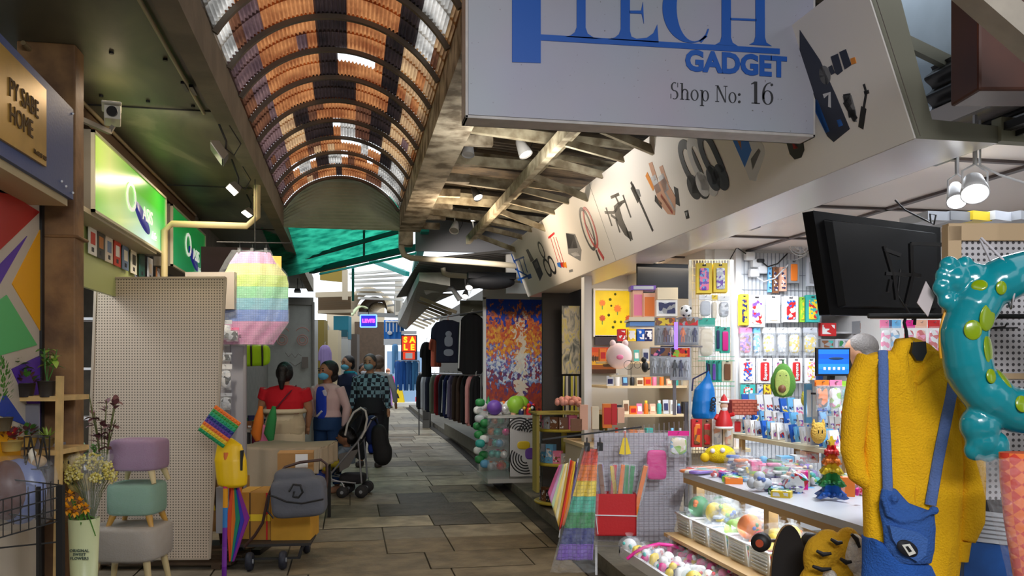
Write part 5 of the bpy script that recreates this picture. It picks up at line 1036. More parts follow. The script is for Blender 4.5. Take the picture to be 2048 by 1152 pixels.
# goods lying on the counter top
zc = .895
def cp(px, py): return P(px, py, Z=zc)
for i, (px, py, L_, c, s_) in enumerate([(1400, 950, .2, 'sky blue', 3), (1430, 946, .22, 'orange', 1), (1465, 952, .24, 'orange', 2), (1490, 945, .22, 'peach', 4), (1440, 960, .22, 'purple', 5), (1500, 958, .22, 'red', 6), (1415, 938, .2, 'teal', 7), (1450, 966, .22, 'yellow', 8), (1395, 942, .18, 'purple', 9)]):
    q = P(px, py, d=5.2 - i * .03); r = thing('flat_bag', c + ' striped flat bag in film, %s along the far end of the counter' % ORD[i], 'bag', q, -.4 + .1 * i, None); b = MB(); pillow(b, (0, 0, 0), (L_, .16, .022), .5, .4); b.obj('contents', print_mat('rb%d' % i, [PAL[c], PAL['orange'], PAL[c], PAL['white'], PAL['pink']], 9, stretch=(.4, 3, 1)), r); b = MB(); pillow(b, (0, 0, .003), (L_ * 1.12, .19, .035), .5, .3); b.obj('film', FILM, r)
for i, (px, py, w, h, c, f_) in enumerate([(1540, 975, 26, 22, 'navy', 'white'), (1566, 970, 22, 26, 'teal', 'yellow'), (1590, 990, 40, 14, 'sky blue', 'blue')]): boxg(px, py, w, h, .09, pc(c), pc(f_), '%s small box on the counter left of the rainbow tree' % c, 4.35)
r = thing('patterned_cube', 'tilted white cube with coloured dots on a blue stand', 'cube toy', P(1590, 962, d=4.2), -.3); b = MB(); b.box((0, 0, .0), (.085, .085, .085), 0, ry=.5, rx=.2); b.obj('cube', print_mat('dotcube', [PAL['white']] * 6 + [PAL['green'], PAL['purple'], PAL['red'], PAL['sky blue']], 45), r); b = MB(); b.lathe([(.05, -.085), (.035, -.05), (.02, -.045)], n=18); b.obj('stand', pc('blue'), r)
for i, (px, py, c) in enumerate([(1520, 948, 'pink'), (1545, 944, 'green'), (1562, 940, 'sky blue'), (1590, 930, 'white'), (1612, 926, 'peach')]): boxg(px, py, 26, 18 + 4 * (i % 3), .1, pc(c), prt([c, 'white', 'red'], 40, i), '%s printed box in the rear row of the counter' % c, 4.75)
r = thing('striped_tub', 'small round rainbow striped tub on the counter', 'tub', P(1517, 968, d=4.8)); b = MB(); b.lathe([(.05, 0), (.055, .06), (.056, .075), (.001, .076)], n=24); b.obj('tub', band_mat('tubband', [PAL['pink'], PAL['teal'], PAL['white'], PAL['yellow'], PAL['lime']], 'Z', 0, .076), r)
for i in range(7): q = P(1490 + i * 16, 968 + i * 4, d=4.6 - i * .06); bagged(q, .05, (R.choice(['white', 'sky blue', 'yellow', 'purple']), 'white', 'blue'), 'little trinket in a clear bag along the counter edge', 'trinkets along the counter edge', 3, 'trinket', 'bagged_trinket')
for i in range(60):
    u = (i * .618) % 1; v = (i * .755) % 1; c = CN[(i * 5) % 19]; x, y = 2.0 + .5 * v, yb - .06 - (yb - ya) * .56 * u
    if i % 2: bagged((x, y, .895), .05 + .04 * (i % 3), (c, 'white', CN[(i * 3) % 19]), '%s wrapped trinket among the clutter on the counter top' % c, 'clutter on the counter top', i)
    else:
        r = thing('gift_box', '%s small carton among the clutter on the counter top' % c, 'box', (x, y, .895), i * .7, 'clutter on the counter top'); h = .03 + .03 * (i % 4); b = MB(); b.bx(-.045, .045, -.03, .03, 0, h); b.obj('carton', pc(c), r); b = MB(); b.bx(-.035, .035, -.032, -.03, h * .2, h * .8); b.bx(-.03, .03, -.02, .02, h, h + .001); b.obj('print', prt([c, 'white', 'navy'], 50, i % 3), r)
# rainbow tree
r = thing('rainbow_tree', 'rainbow coloured bubble fidget tree with star standing on the counter', 'toy', P(1663, 996, d=3.95), .3); k = 3.95 / FPX
tiers = [(0, 30, 42, 'blue'), (24, 52, 36, 'green'), (48, 74, 30, 'yellow'), (66, 90, 24, 'orange'), (84, 106, 18, 'red')]
for z0, z1, w, c in tiers:
    m_ = mat('gel_' + c, PAL[c], .15, alpha=.85, coat=.6); b = MB()
    for ang in (0, PI / 2):
        T = Matrix.Rotation(ang, 4, 'Z'); pts = [(-w, z0 + 4), (-w * .8, z0), (-w * .3, z0 + 3), (0, z0), (w * .3, z0 + 3), (w * .8, z0), (w, z0 + 4), (w * .55, z0 + 16), (w * .45, z1), (-w * .45, z1), (-w * .55, z0 + 16)]
        m2 = MB(); m2.poly([(x * k, z * k) for x, z in pts], -.006, .006)
        for x in (-.6, -.25, .25, .6): m2.ball((x * w * k, -.006, (z0 + 9) * k), 4.6 * k, 0, 10, 6); m2.ball((x * w * k, .006, (z0 + 9) * k), 4.6 * k, 0, 10, 6)
        b.add([T @ Vector(v) for v in m2.v], m2.f, 0, True)
    b.obj('tier', m_, r)
b = MB(); b.poly([((12 if i % 2 == 0 else 5.5) * math.sin(i * PI / 5) * k, (112 + (12 if i % 2 == 0 else 5.5) * math.cos(i * PI / 5)) * k) for i in range(10)], -.006, .006); b.obj('star', mat('gel_yellow2', (236, 200, 40), .2, coat=.5), r)
bagged(P(1715, 992, d=3.8), .05, ('magenta', 'red', 'red'), 'red and magenta squeeze toy beside the rainbow tree', None, 2, name='squeeze_toy', film=False)
# yellow plush fish, avocado, bears
r = plush(1440, 908, 5.4, .20, .12, (240, 214, 30), 'plush_toy', 'bright yellow plush with white eyes lying behind the flat bags', 'toy', ears=False, eyes=False); b = MB(); b.ball((-.06, -.055, .025), .016); b.obj('eye', whi, r); b = MB(); b.ball((.0, -.068, .03), .016); b.obj('eye', whi, r); b = MB(); b.ball((.1, .0, -.03), (.06, .03, .025)); b.ball((-.1, -.02, -.02), (.03, .03, .03)); b.obj('paw', mat('plush_yel', (236, 200, 30), .95), r)
r = thing('avocado_plush', 'green avocado plush with round brown stone behind the counter', 'toy', P(1566, 795, d=5.2), -YAW); k = 5.2 / FPX
b = MB(); b.lathe([(.001, 0), (17 * k, 3 * k), (25 * k, 20 * k), (24 * k, 38 * k), (15 * k, 58 * k), (8 * k, 66 * k), (.001, 69 * k)], n=24, sy=.75); b.obj('body', mat('avo_green', (92, 150, 60), .9, bump=.3, bscale=90), r)
b = MB(); pillow(b, (-6 * k, -.048, 30 * k), (30 * k, .03, 52 * k), .9, .8); b.obj('belly', mat('avo_pale', (188, 206, 110), .9, bump=.3, bscale=90), r); b = MB(); b.ball((-8 * k, -.058, 18 * k), 8 * k); b.obj('stone', pc('brown'), r)
b = MB(); b.lathe([(.006, 66 * k), (.004, 74 * k), (.008, 76 * k)], n=8); leaf(b, (0, 0, 72 * k), (.6, 0, .6), .03, .012, 0, 0); b.obj('stem', pc('green'), r); b = MB()
b.ball((-12 * k, -.06, 44 * k), .004); b.obj('eye', BLACK, r); b = MB(); b.ball((0, -.06, 44 * k), .004); b.obj('eye', BLACK, r)
plush(1637, 866, 4.3, .08, .11, (222, 178, 80), 'plush_toy', 'golden plush bear sitting at the right end of the cream shelf', 'toy'); plush(1690, 860, 4.25, .06, .10, (210, 210, 216), 'plush_toy', 'pale grey plush rabbit beside the golden bear', 'toy')
plush(1612, 800, 5.0, .06, .08, (190, 180, 60), 'plush_toy', 'olive yellow plush peeking out right of the avocado', 'toy', eyes=False)
# goods on the cream back shelf: standing packs and frames
for row_, (z_, dx_, n_, x0_, x1_, hh) in enumerate([(1.075, .05, 17, 1485, 1668, .11), (1.075, .18, 16, 1490, 1680, .17), (1.075, .32, 14, 1495, 1690, .26)]):
    for i in range(n_):
        px = x0_ + (x1_ - x0_) * i / (n_ - 1); yy = shelf_y(px, 2.5 + dx_); cc = [('sky blue', 'white', 'navy'), ('white', 'blue', 'red'), ('blue', 'yellow', 'white'), ('white', 'pink', 'purple'), ('silver', 'navy', 'brown')][(i * 3 + row_) % 5]
        r = thing('standing_pack', '%s and %s standing pack in the %s row of the cream shelf' % (cc[0], cc[1], ['front', 'middle', 'rear'][row_]), 'pack', (2.5 + dx_, yy, z_), R.uniform(-.2, .5), 'standing packs in the %s row of the cream shelf' % ['front', 'middle', 'rear'][row_])
        b = MB(); b.box((0, 0, hh / 2), (R.uniform(.05, .08), .015, hh * R.uniform(.8, 1)), 0, rx=-.2); b.obj('card', pc(cc[0]), r); b = MB(); b.box((0, -.01, hh * .45), (.045, .006, hh * .55), 0, rx=-.2); b.obj('window', prt(list(cc), 60, row_ + 3), r)
for i, (px, py, w, h, c) in enumerate([(1612, 846, 12, 78, 'sky blue'), (1624, 846, 12, 86, 'silver'), (1636, 842, 10, 90, 'blue')]): boxg(px, py, w, h, .03, pc(c), pc('white'), c + ' tall frame leaning at the right end of the cream shelf', 4.75, rz=-.1)
for i, (px, py, w, h, c, f_) in enumerate([(1632, 820, 26, 60, 'grey', ['orange', 'brown', 'black']), (1660, 822, 24, 62, 'pink', ['pink', 'white', 'lime']), (1684, 820, 22, 58, 'lime', ['lime', 'teal', 'white']), (1636, 846, 18, 30, 'blue', ['blue', 'sky blue'])]): pack(px, py - h, w, h, pc(c), prt(f_, 40, i + 40), '%s hanging pack under the blue monitor' % c, 'bag', 2, d=4.55, hd=pc(f_[0]))
# red santa and brick box
r = thing('santa_figure', 'small red and white Santa figure beside the brick printed box', 'figurine', P(1448, 858, d=5.5), -YAW); k = 5.5 / FPX
b = MB(); b.lathe([(16 * k, 0), (17 * k, 12 * k), (12 * k, 26 * k), (7 * k, 38 * k)], n=18); b.obj('coat', red, r); b = MB(); b.torus((0, 0, 3 * k), 16 * k, 3 * k, 20, 6, 0, 'Z'); b.obj('fur_trim', whi, r); b = MB(); b.torus((0, 0, 54 * k), 8 * k, 2.5 * k, 20, 6, 0, 'Z'); b.ball((7 * k, 0, 58 * k), 3.5 * k); b.obj('hat_trim', whi, r); b = MB(); b.ball((0, -4 * k, 40 * k), (6 * k, 4 * k, 6 * k)); b.obj('beard', whi, r)
b = MB(); b.ball((0, 0, 46 * k), 8 * k); b.obj('face', mat('santa_skin', (232, 190, 160), .6), r); b = MB(); b.lathe([(8 * k, 54 * k), (5 * k, 64 * k), (.002, 70 * k)], n=16); b.obj('hat', red, r); b = MB(); b.tube([(-12 * k, 0, 28 * k), (-18 * k, -4 * k, 20 * k)], 4 * k); b.tube([(12 * k, 0, 28 * k), (19 * k, -4 * k, 30 * k)], 4 * k); b.obj('arm', red, r)
r = boxg(1464, 830, 50, 30, .12, mat('brick_print', (170, 70, 50), .6), None, 'brick printed box between the Santa figure and avocado plush', 5.5); b = MB()
for j in range(5):
    for i in range(5): b.bx(-.078 + i * .032 + (j % 2) * .014, -.05 + i * .032 + (j % 2) * .014, -.003, 0, .006 + j * .018, .019 + j * .018)
b.obj('brick_pattern', mat('brick_light', (206, 110, 84), .6), r)
for i, (px, c, f_) in enumerate([(1384, 'red', ['red', 'orange', 'brown']), (1404, 'brown', ['orange', 'brown', 'red']), (1424, 'white', ['white', 'silver', 'peach']), (1446, 'cream', ['cream', 'peach', 'white']), (1465, 'white', ['red', 'yellow', 'red'])]): pack(px, 838, 20, 56 if i < 4 else 28, pc(c), prt(f_, 30, i + 50), '%s printed pack, %s from left below the dry bag' % (c, ORD[i]), 'case', 3, d=5.6)
# monitor
r = thing('monitor', 'small blue screened monitor standing behind the counter', 'monitor', P(1667, 724, d=4.6), -YAW + .12); k = 4.6 / FPX
b = MB(); b.bx(-36 * k, 36 * k, 0, .02, -28 * k, 29 * k); b.obj('bezel', BLACK, r, bevel=.003); b = MB(); b.bx(-32 * k, 32 * k, -.003, 0, -24 * k, 25 * k); b.obj('screen', band_mat('screen_blue', [(30, 110, 220), (40, 130, 230), (10, 80, 200), (20, 60, 150), (30, 100, 220)], 'Z', -.065, .07, .2), r); MATS['screen_blue'].node_tree.nodes['Principled BSDF'].inputs['Emission Color'].default_value = (.02, .16, .7, 1); MATS['screen_blue'].node_tree.nodes['Principled BSDF'].inputs['Emission Strength'].default_value = .6
b = MB(); b.ball((5 * k, -.004, 7 * k), (16 * k, .002, 2.5 * k)); b.obj('island_picture', c_(20, 50, 80), r); b = MB()
for i in range(5): b.bx((-22 + i * 10) * k, (-17 + i * 10) * k, -.0045, -.003, -16 * k, -10 * k)
b.obj('icons', WHITE, r); b = MB(); b.bar((0, .02, -20 * k), (0, .05, -62 * k), .03); b.bx(-.08, .08, -.02, .1, -62 * k - .01, -62 * k); b.obj('stand', BLACK, r)
# back of shop clutter seen under the big TV
Yb = 7.9
for i, (px, py, w, h, c, f_) in enumerate([(1640, 672, 34, 26, 'red', ['red', 'white']), (1640, 700, 30, 22, 'grey', ['grey', 'teal', 'brown']), (1672, 700, 28, 22, 'silver', ['silver', 'green', 'grey']), (1716, 668, 30, 26, 'grey', ['grey', 'brown'])]): boxg(px, py, w, h, .1, pc(c), prt(f_, 25, i + 60), '%s display box, %s on the rear wall above the monitor' % (c, ['top left', 'lower left', 'lower right', 'top right'][i]), 7.3, rz=0)
b = MB()
for z in (0, .16, .34): b.bx(0, .6, 0, .2, z - .015, z)
tag(b.obj('wall_shelf', WHITE, loc=P(1636, 700, d=7.35)), 'white shelves on the rear wall above the monitor', 'shelf')
for i, (px, c, f_) in enumerate([(1760, 'pink', ['pink', 'white']), (1778, 'sky blue', ['sky blue', 'grey', 'white']), (1806, 'magenta', ['pink', 'red', 'white']), (1830, 'peach', ['pink', 'peach', 'red']), (1856, 'red', ['red', 'pink', 'white'])]): pack(px, 640, 24, 80, pc(c), print_mat('cloth%d' % i, [PAL[x] for x in f_], 30), '%s patterned cloth, %s from left on the rear rail' % (c, ORD[i]), 'bag', 1, d=6.2, hd=pc(c), cat='cloth')
# round tiered stand and mid-counter goods (further along)
r = thing('tiered_stand', 'yellow round tiered display stand beside the kerb', 'stand', (P(1128, 1006, Z=.14).x, P(1128, 1006, Z=.14).y, .12)); ds = dep(r.location); k = ds / FPX
for z, rr in ((.03, .30), (.42, .30), (.76, .28)): b = MB(); b.lathe([(.001, z), (rr, z), (rr + .01, z + .02), (rr - .01, z + .03), (.001, z + .012)], n=36); b.obj('tray', mat('stand_yellow', (196, 176, 60), .4), r)
b = MB(); b.lathe([(.03, 0), (.03, .8)], n=12); b.obj('pole', c_(200, 190, 90), r); SP = r.location.copy()
for z, n_, rr, hs in ((.045, 10, .22, .14), (.435, 10, .22, .17), (.775, 8, .2, .13)):
    for i in range(n_):
        a = -PI + PI * 1.1 * i / n_; c = R.choice([['black', 'brown', 'navy', 'cream'], ['pink', 'grey', 'sky blue', 'silver'], ['pink', 'silver', 'brown', 'lime']][[.045, .435, .775].index(z)])
        q = (SP.x + math.cos(a) * rr, SP.y + math.sin(a) * rr, .12 + z); r = thing('gift_box', '%s gift box on the %s tray of the yellow stand' % (c, {.045: 'bottom', .435: 'middle', .775: 'top'}[z]), 'box', q, a + PI / 2, 'gift boxes on the yellow round stand'); hh = hs * R.uniform(.6, 1.2)
        b = MB(); b.bx(-.045, .045, -.03, .03, 0, hh); b.obj('carton', pc(c), r); b = MB(); b.bx(-.035, .035, -.032, -.03, hh * .2, hh * .8); b.obj('print', prt([c, 'white', 'brown'], 40, i % 3), r)
# warm lit island counter with small goods
r = thing('island_counter', 'warm lit island counter of small goods behind the mesh panel', 'counter', (P(1230, 860, d=6.9).x, 6.55, .12)); XI = r.location.x
b = MB(); b.bx(-.12, 1.15, 0, 1.3, .70, .73); b.bx(.1, 1.15, .35, 1.3, .98, 1.0); b.bx(.1, 1.15, .6, 1.3, 1.22, 1.24); b.bx(.2, 1.1, .85, 1.3, 1.44, 1.46); b.obj('shelf', mat('shelf_warm', (226, 204, 164), .5), r); b = MB(); b.bx(-.1, 1.15, .1, 1.3, 0, .70); b.bx(.1, .13, 1.27, 1.3, .7, 1.75); b.bx(1.12, 1.15, 1.27, 1.3, .7, 1.75); b.obj('body', mat('counter_pale', (200, 188, 170), .6), r)
kinds = [('orange', 'red'), ('peach', 'cream'), ('white', 'grey'), ('cream', 'brown'), ('orange', 'yellow'), ('silver', 'navy'), ('black', 'grey'), ('pink', 'white'), ('teal', 'white'), ('navy', 'sky blue')]
for (zz, yo, n_, h0) in ((.85, .10, 17, .10), (.85, .25, 15, .15), (1.12, .45, 15, .11), (1.36, .72, 13, .10), (1.58, .95, 11, .10)):
    nm = {.85: 'lowest', 1.12: 'second', 1.36: 'third', 1.58: 'top'}[zz]
    for i in range(n_):
        x = XI + (.0 if zz < 1 else .16) + (1.05 if zz < 1 else .9) * i / n_; c, c2 = kinds[(i * 7 + int(zz * 10) + int(yo * 100)) % 10]; typ = R.choice(['box', 'tube', 'card'])
        q = (x, 6.55 + yo, zz + .0); lab = '%s and %s %s on the %s shelf of the island counter' % (c, c2, {'box': 'little box', 'tube': 'cosmetic tube', 'card': 'standing card'}[typ], nm)
        r = thing('small_' + typ, lab, typ, q, R.uniform(-.2, .2), 'small goods on the %s island shelf' % nm); h = h0 * R.uniform(.6, 1.25)
        b = MB()
        if typ == 'box': b.bx(-.03, .03, -.025, .025, 0, h); b.obj('carton', pc(c), r); b = MB(); b.bx(-.022, .022, -.027, -.025, h * .2, h * .7); b.obj('print', pc(c2), r)
        elif typ == 'tube': b.lathe([(.02, 0), (.02, h * .7), (.012, h * .8)], n=14); b.obj('tube', pc(c), r); b = MB(); b.lathe([(.012, h * .8), (.012, h), (.001, h)], n=12); b.obj('cap', pc(c2), r)
        else: b.box((0, 0, h / 2), (.05, .008, h), 0, rx=-.15); b.obj('card', pc(c), r); b = MB(); b.box((0, -.008, h * .5), (.035, .004, h * .5), 0, rx=-.15); b.obj('print', pc(c2), r)
for i, (px, py, w, h, c) in enumerate([(1160, 860, 16, 50, 'peach'), (1184, 858, 14, 44, 'cream'), (1206, 856, 18, 48, 'orange'), (1222, 850, 12, 42, 'red'), (1235, 846, 14, 30, 'peach'), (1142, 862, 22, 24, 'brown')]): boxg(px, py, w, h, .07, pc(c), pc('red') if c == 'orange' else None, '%s tall box, %s from left behind the mesh panel' % (c, ORD[i]), 7.0)
for i, (px, c) in enumerate([(1236, 'red'), (1256, 'yellow'), (1274, 'blue'), (1289, 'navy')]): boxg(px, 682, 16, 24, .08, pc(c), prt([c, 'white'], 40, i), '%s stationery box in the row below the blue tray' % c, 6.9)
r = thing('pig_lantern', 'pale pink round pig faced lantern under the flower painting', 'lantern', P(1238, 712, d=6.8), -YAW); b = MB(); b.ball((0, 0, 0), (.105, .06, .105)); b.ball((-.05, 0, .1), (.025, .02, .03)); b.ball((.05, 0, .1), (.025, .02, .03)); b.obj('body', mat('pig_pink', (238, 208, 206), .6), r); b = MB(); b.ball((.0, -.06, -.01), (.028, .01, .02)); b.obj('snout', pc('pink'), r)
r = thing('cat_ornament', 'small black cat ornament on the pale shelf under the lantern', 'ornament', P(1290, 745, d=6.7), -YAW); b = MB(); b.ball((0, 0, .045), (.028, .02, .045)); b.ball((-.01, -.005, .10), .022); b.tube([(.02, 0, .02), (.05, 0, .04), (.05, 0, .09)], .006); b.obj('body', BLACK, r)
r = thing('wire_bicycle', 'thin black wire ornament with rings on the pale shelf', 'ornament', P(1262, 730, d=6.6), -YAW); b = MB(); b.torus((-.02, 0, 0), .035, .002, 24, 5, 0, 'Y'); b.torus((.05, 0, 0), .025, .002, 24, 5, 0, 'Y'); b.tube([(0, 0, .04), (0, 0, -.12)], .002, 5); b.tube([(-.03, 0, .035), (.05, 0, .02)], .002, 5); b.obj('wire', BLACK, r)
b = MB(); b.bx(-.16, .25, -.04, .1, -.015, 0); tag(b.obj('ornament_shelf', pc('cream'), loc=P(1262, 750, d=6.7), rz=-YAW), 'pale shelf carrying the black cat ornament', 'shelf')
# ================================================================== HANGING GOODS NEAR THE VIEWER, RIGHT
def LP(px, py, d):
    """pixel to local x,z in a view-facing frame"""
    k = d / FPX; return lambda x, y: ((x - px) * k, (py - y) * k)
# hooded onesie on a hanger
dO = 2.75; p = P(1820, 700, d=dO); r = thing('onesie', 'yellow fleece hooded onesie with blue straps and bib on a black hanger', 'clothing', p, -YAW); k = dO / FPX; L = LP(1820, 700, dO)
fz = mat('fleece_yellow', (252, 190, 6), .9, bump=.5, bscale=170, var=.06, scale=10); fb = mat('fleece_blue', (38, 92, 176), .9, bump=.5, bscale=170, var=.1, scale=10); fs_ = mat('strap_blue', (92, 118, 176), .9, bump=.4, bscale=150)
b = MB(); rs = []
for py, x0, x1, t in [(699, 1798, 1850, 20), (704, 1752, 1890, 26), (712, 1728, 1906, 30), (745, 1722, 1914, 34), (820, 1724, 1918, 32), (920, 1726, 1924, 30), (1010, 1728, 1926, 30), (1090, 1730, 1922, 30), (1165, 1745, 1912, 28), (1215, 1760, 1905, 28)]:
    cx = (x0 + x1) / 2; ring_ = []
    for j in range(28):
        a = 2 * PI * j / 28; sg = lambda w: _sgn(w) * abs(w) ** .6; fold = 1 + .16 * math.sin(a * 7 + py * .02) + .07 * math.sin(a * 13 - py * .05)
        x, z = L(cx + sg(math.cos(a)) * (x1 - x0) / 2, py); ring_.append((x, sg(math.sin(a)) * t * k * fold, z))
    rs.append(ring_)
b.rings(rs); b.obj('fleece', fz, r, fuse=.0062, smooth_it=3); b = MB()
tb = lambda pts, rad, y=0: b.tube([(L(x, yy)[0], y, L(x, yy)[1]) for x, yy in pts], [q * k for q in rad] if isinstance(rad, list) else rad * k, 14)
tb([(1742, 716), (1722, 760), (1710, 830), (1704, 900), (1716, 950), (1738, 968)], [28, 27, 26, 23, 20, 15]); b.obj('sleeve', fz, r, fuse=.0062, smooth_it=3); b = MB(); tb([(1898, 730), (1920, 790), (1934, 860), (1940, 950), (1936, 1040), (1926, 1080)], [30, 30, 28, 26, 28, 20], -.01)
b.obj('sleeve', fz, r, fuse=.0062, smooth_it=3); b = MB(); tb([(1920, 1080), (1917, 1120)], [18, 15], -.01); b.obj('cuff', fz, r)
b = MB(); tb([(1812, 764), (1796, 742), (1788, 712), (1796, 694), (1815, 686)], [10, 16, 19, 17, 12], -.03); tb([(1817, 768), (1838, 740), (1862, 722), (1884, 716)], [9, 15, 17, 12], -.04); tb([(1800, 690), (1830, 690), (1858, 702), (1880, 716)], [14, 18, 18, 14], .03); b.obj('hood', fz, r, fuse=.0062, smooth_it=3)
b = MB(); b.tube([(L(1817, yy)[0] + .002 * math.sin(yy * .1), -.045, L(0, yy)[1]) for yy in range(766, 1060, 12)], .004, 6); b.obj('placket', mat('fleece_seam', (226, 164, 4), .9), r)
b = MB()
def strap(pts, w, y=-.062):
    for t0, t1 in zip(pts, pts[1:]): pass
    pp = [Vector((L(x, yy)[0], y if i else y + .03, L(x, yy)[1])) for i, (x, yy) in enumerate(pts)]; b.tube(pp, w * k, 10, 0, True, False, (1, .35))
strap([(1757, 702), (1750, 740), (1750, 800), (1755, 880), (1759, 985)], 9.5); b.obj('strap', fs_, r); b = MB()
strap([(1898, 726), (1888, 760), (1872, 840), (1856, 920), (1842, 1004)], 10.5); b.obj('strap', fs_, r)
b = MB(); rs = []
for py, x0, x1, t, y in [(972, 1748, 1776, 8, -.055), (1000, 1742, 1800, 12, -.06), (1018, 1742, 1850, 15, -.062), (1050, 1748, 1852, 18, -.064), (1090, 1752, 1850, 20, -.062), (1118, 1768, 1846, 16, -.055)]:
    rs.append([(L((x0 + x1) / 2 + math.cos(2 * PI * j / 20) * (x1 - x0) / 2, 0)[0], y + math.sin(2 * PI * j / 20) * t * k, L(0, py)[1]) for j in range(20)])
b.rings(rs); b.tube([(L(x, y)[0], -.088, L(x, y)[1]) for x, y in [(1742, 985), (1752, 1020), (1775, 1032), (1810, 1028), (1848, 1008)]], 5.5 * k, 8); b.ball((L(1842, 1012)[0], -.085, L(0, 1012)[1]), 9 * k); b.ball((L(1766, 990)[0], -.08, L(0, 990)[1]), 8 * k); b.obj('bib', mat('fleece_denim', (52, 96, 170), .9, bump=.5, bscale=150), r, fuse=.005)
b = MB(); pts = [(1752, 1040), (1806, 1052), (1826, 1066), (1822, 1098), (1806, 1110), (1775, 1092), (1758, 1066)]; b.poly([L(*t) for t in pts], -.100, -.080); b.obj('pocket', mat('fleece_denim2', (66, 108, 180), .9, bump=.5, bscale=150), r, bevel=.006)
b = MB(); b.lathe([(1, 0), (.9, -.006), (.001, -.007)], n=28, axis='Y'); b.v = [(x * 23 * k * .88 + z * .3 * 15 * k, y, z * 14 * k - x * .55 * 18 * k) for x, y, z in b.v]; x, z = L(1786, 1084); b.obj('badge', mat('badge_black', (22, 24, 34), .7), r, (x, -.100, z))
b = MB(); b.poly([(-13 * k, 8 * k), (2 * k, 10 * k), (14 * k, -8 * k), (1 * k, -13 * k)], -.010, -.006, 0); b.obj('badge_patch', mat('badge_white', (226, 224, 214), .8), r, (x, -.100, z)); b = MB(); b.poly([(-7 * k, 5 * k), (-2 * k, 6 * k), (6 * k, -4 * k), (0, -6 * k)], -.0115, -.010); b.obj('badge_mark', BLACK, r, (x, -.100, z))
b = MB(); rs = []
for py, x0, x1, t in [(1072, 1728, 1738, 34), (1090, 1724, 1780, 38), (1125, 1722, 1860, 40), (1165, 1720, 1880, 42), (1230, 1722, 1886, 42)]: rs.append([(L((x0 + x1) / 2 + math.cos(2 * PI * j / 24) * (x1 - x0) / 2, 0)[0], -.012 + math.sin(2 * PI * j / 24) * t * k, L(0, py)[1]) for j in range(24)])
b.rings(rs)
for cx in (1765, 1850): b.tube([(L(cx, 1215)[0], 0, L(0, 1215)[1]), (L(cx, 1330)[0], 0, L(0, 1330)[1]), (L(cx, 1420)[0], 0, L(0, 1420)[1])], [44 * k, 36 * k, 26 * k], 16)
b.obj('trousers', fb, r, fuse=.0065, smooth_it=2)
b = MB(); b.tube([(L(x, y)[0], 0, L(x, y)[1]) for x, y in [(1812, 660), (1808, 645), (1812, 633), (1822, 630), (1830, 637), (1829, 650)]], 3.2 * k, 8); b.tube([(L(x, y)[0], 0, L(x, y)[1]) for x, y in [(1812, 660), (1814, 680)]], 3.6 * k, 8); b.tube([(L(1814, 0)[0], 0, L(0, 678)[1]), (L(1818, 0)[0], -.06, L(0, 694)[1])], 3.6 * k, 8); b.poly([L(*t) for t in [(1807, 686), (1832, 684), (1834, 706), (1826, 722), (1814, 722), (1804, 706)]], -.066, -.05); b.tube([(L(1760, 712)[0], 0, L(0, 712)[1]), (L(1818, 696)[0], 0, L(0, 696)[1]), (L(1885, 716)[0], 0, L(0, 716)[1])], 5 * k, 8); b.obj('hanger', BLACK, r); b = MB(); b.bx(L(1819, 0)[0], L(1829, 0)[0], -.03, -.027, L(0, 762)[1], L(0, 722)[1]); b.obj('care_label', WHITE, r)
b = MB(); q = P(1820, 633, d=dO + .01); b.tube([(q.x - .15, q.y, q.z + .0), (q.x + .4, q.y - .08, q.z)], .008, 8); b.tube([(q.x + .4, q.y - .08, q.z), (q.x + .4, q.y - .08, 2.52)], .006, 8)
tag(b.obj('garment_rail', DARK), 'thin dark rail that the yellow onesie hangs from', 'rail')
# inflatable ring
dR = 2.5; r = thing('swim_ring', 'teal inflatable swim ring with lime spots and a clawed foot', 'inflatable', P(2068, 685, d=dR), -YAW); k = dR / FPX; L = LP(2068, 685, dR)
vin = mat('vinyl_teal', (16, 138, 150), .18, coat=.5, bump=.12, bscale=12); b = MB(); pts = []
for j in range(48): a = 2 * PI * j / 48; pts.append((math.cos(a) * 140 * k, .004 * math.sin(a * 9), math.sin(a) * 140 * k))
b.tube(pts, [(45 + 1.5 * math.sin(j * 1.7)) * k for j in range(48)], 20, 0, False, True)
for x, y, rr in ((1950, 560, 34), (1915, 560, 30), (1898, 532, 20), (1888, 552, 18), (1885, 575, 20), (1895, 600, 20), (1930, 530, 18), (1960, 850, 40), (1965, 880, 34), (1990, 890, 28), (1950, 900, 22), (1975, 905, 20), (2003, 905, 18)): b.ball((L(x, 0)[0], 0, L(0, y)[1]), (rr * k, rr * k * .8, rr * k))
b.obj('ring', vin, r, fuse=.0055, smooth_it=3)
for x, y, rx, rz, tl in ((1940, 574, 15, 13, 0), (1977, 580, 11, 14, 0), (1951, 638, 19, 27, -.1), (1922, 662, 17, 20, 0), (1958, 700, 20, 30, .25), (1958, 752, 11, 15, 0), (1995, 758, 16, 24, .6), (2018, 806, 14, 17, 0), (2045, 538, 12, 16, .4)):
    a = math.atan2(-(y - 685), x - 2068); dd = max(-38, min(38, math.hypot(x - 2068, y - 685) - 140)); cy = math.sqrt(45 ** 2 - dd * dd); n_ = Vector((math.cos(a) * dd, -cy, math.sin(a) * dd)).normalized(); c0 = Vector((math.cos(a) * 140 * k, 0, math.sin(a) * 140 * k)) + n_ * 44.6 * k
    M_ = Matrix.Rotation(a, 4, 'Y').inverted() if 0 else Matrix(); b = MB(); b.ball((0, 0, 0), (rx * k, rz * k, .005)); o = b.obj('spot', mat('vinyl_lime', (136, 162, 14), .2, coat=.5), r, c0); o.rotation_euler = n_.to_track_quat('Z', 'Y').to_euler()
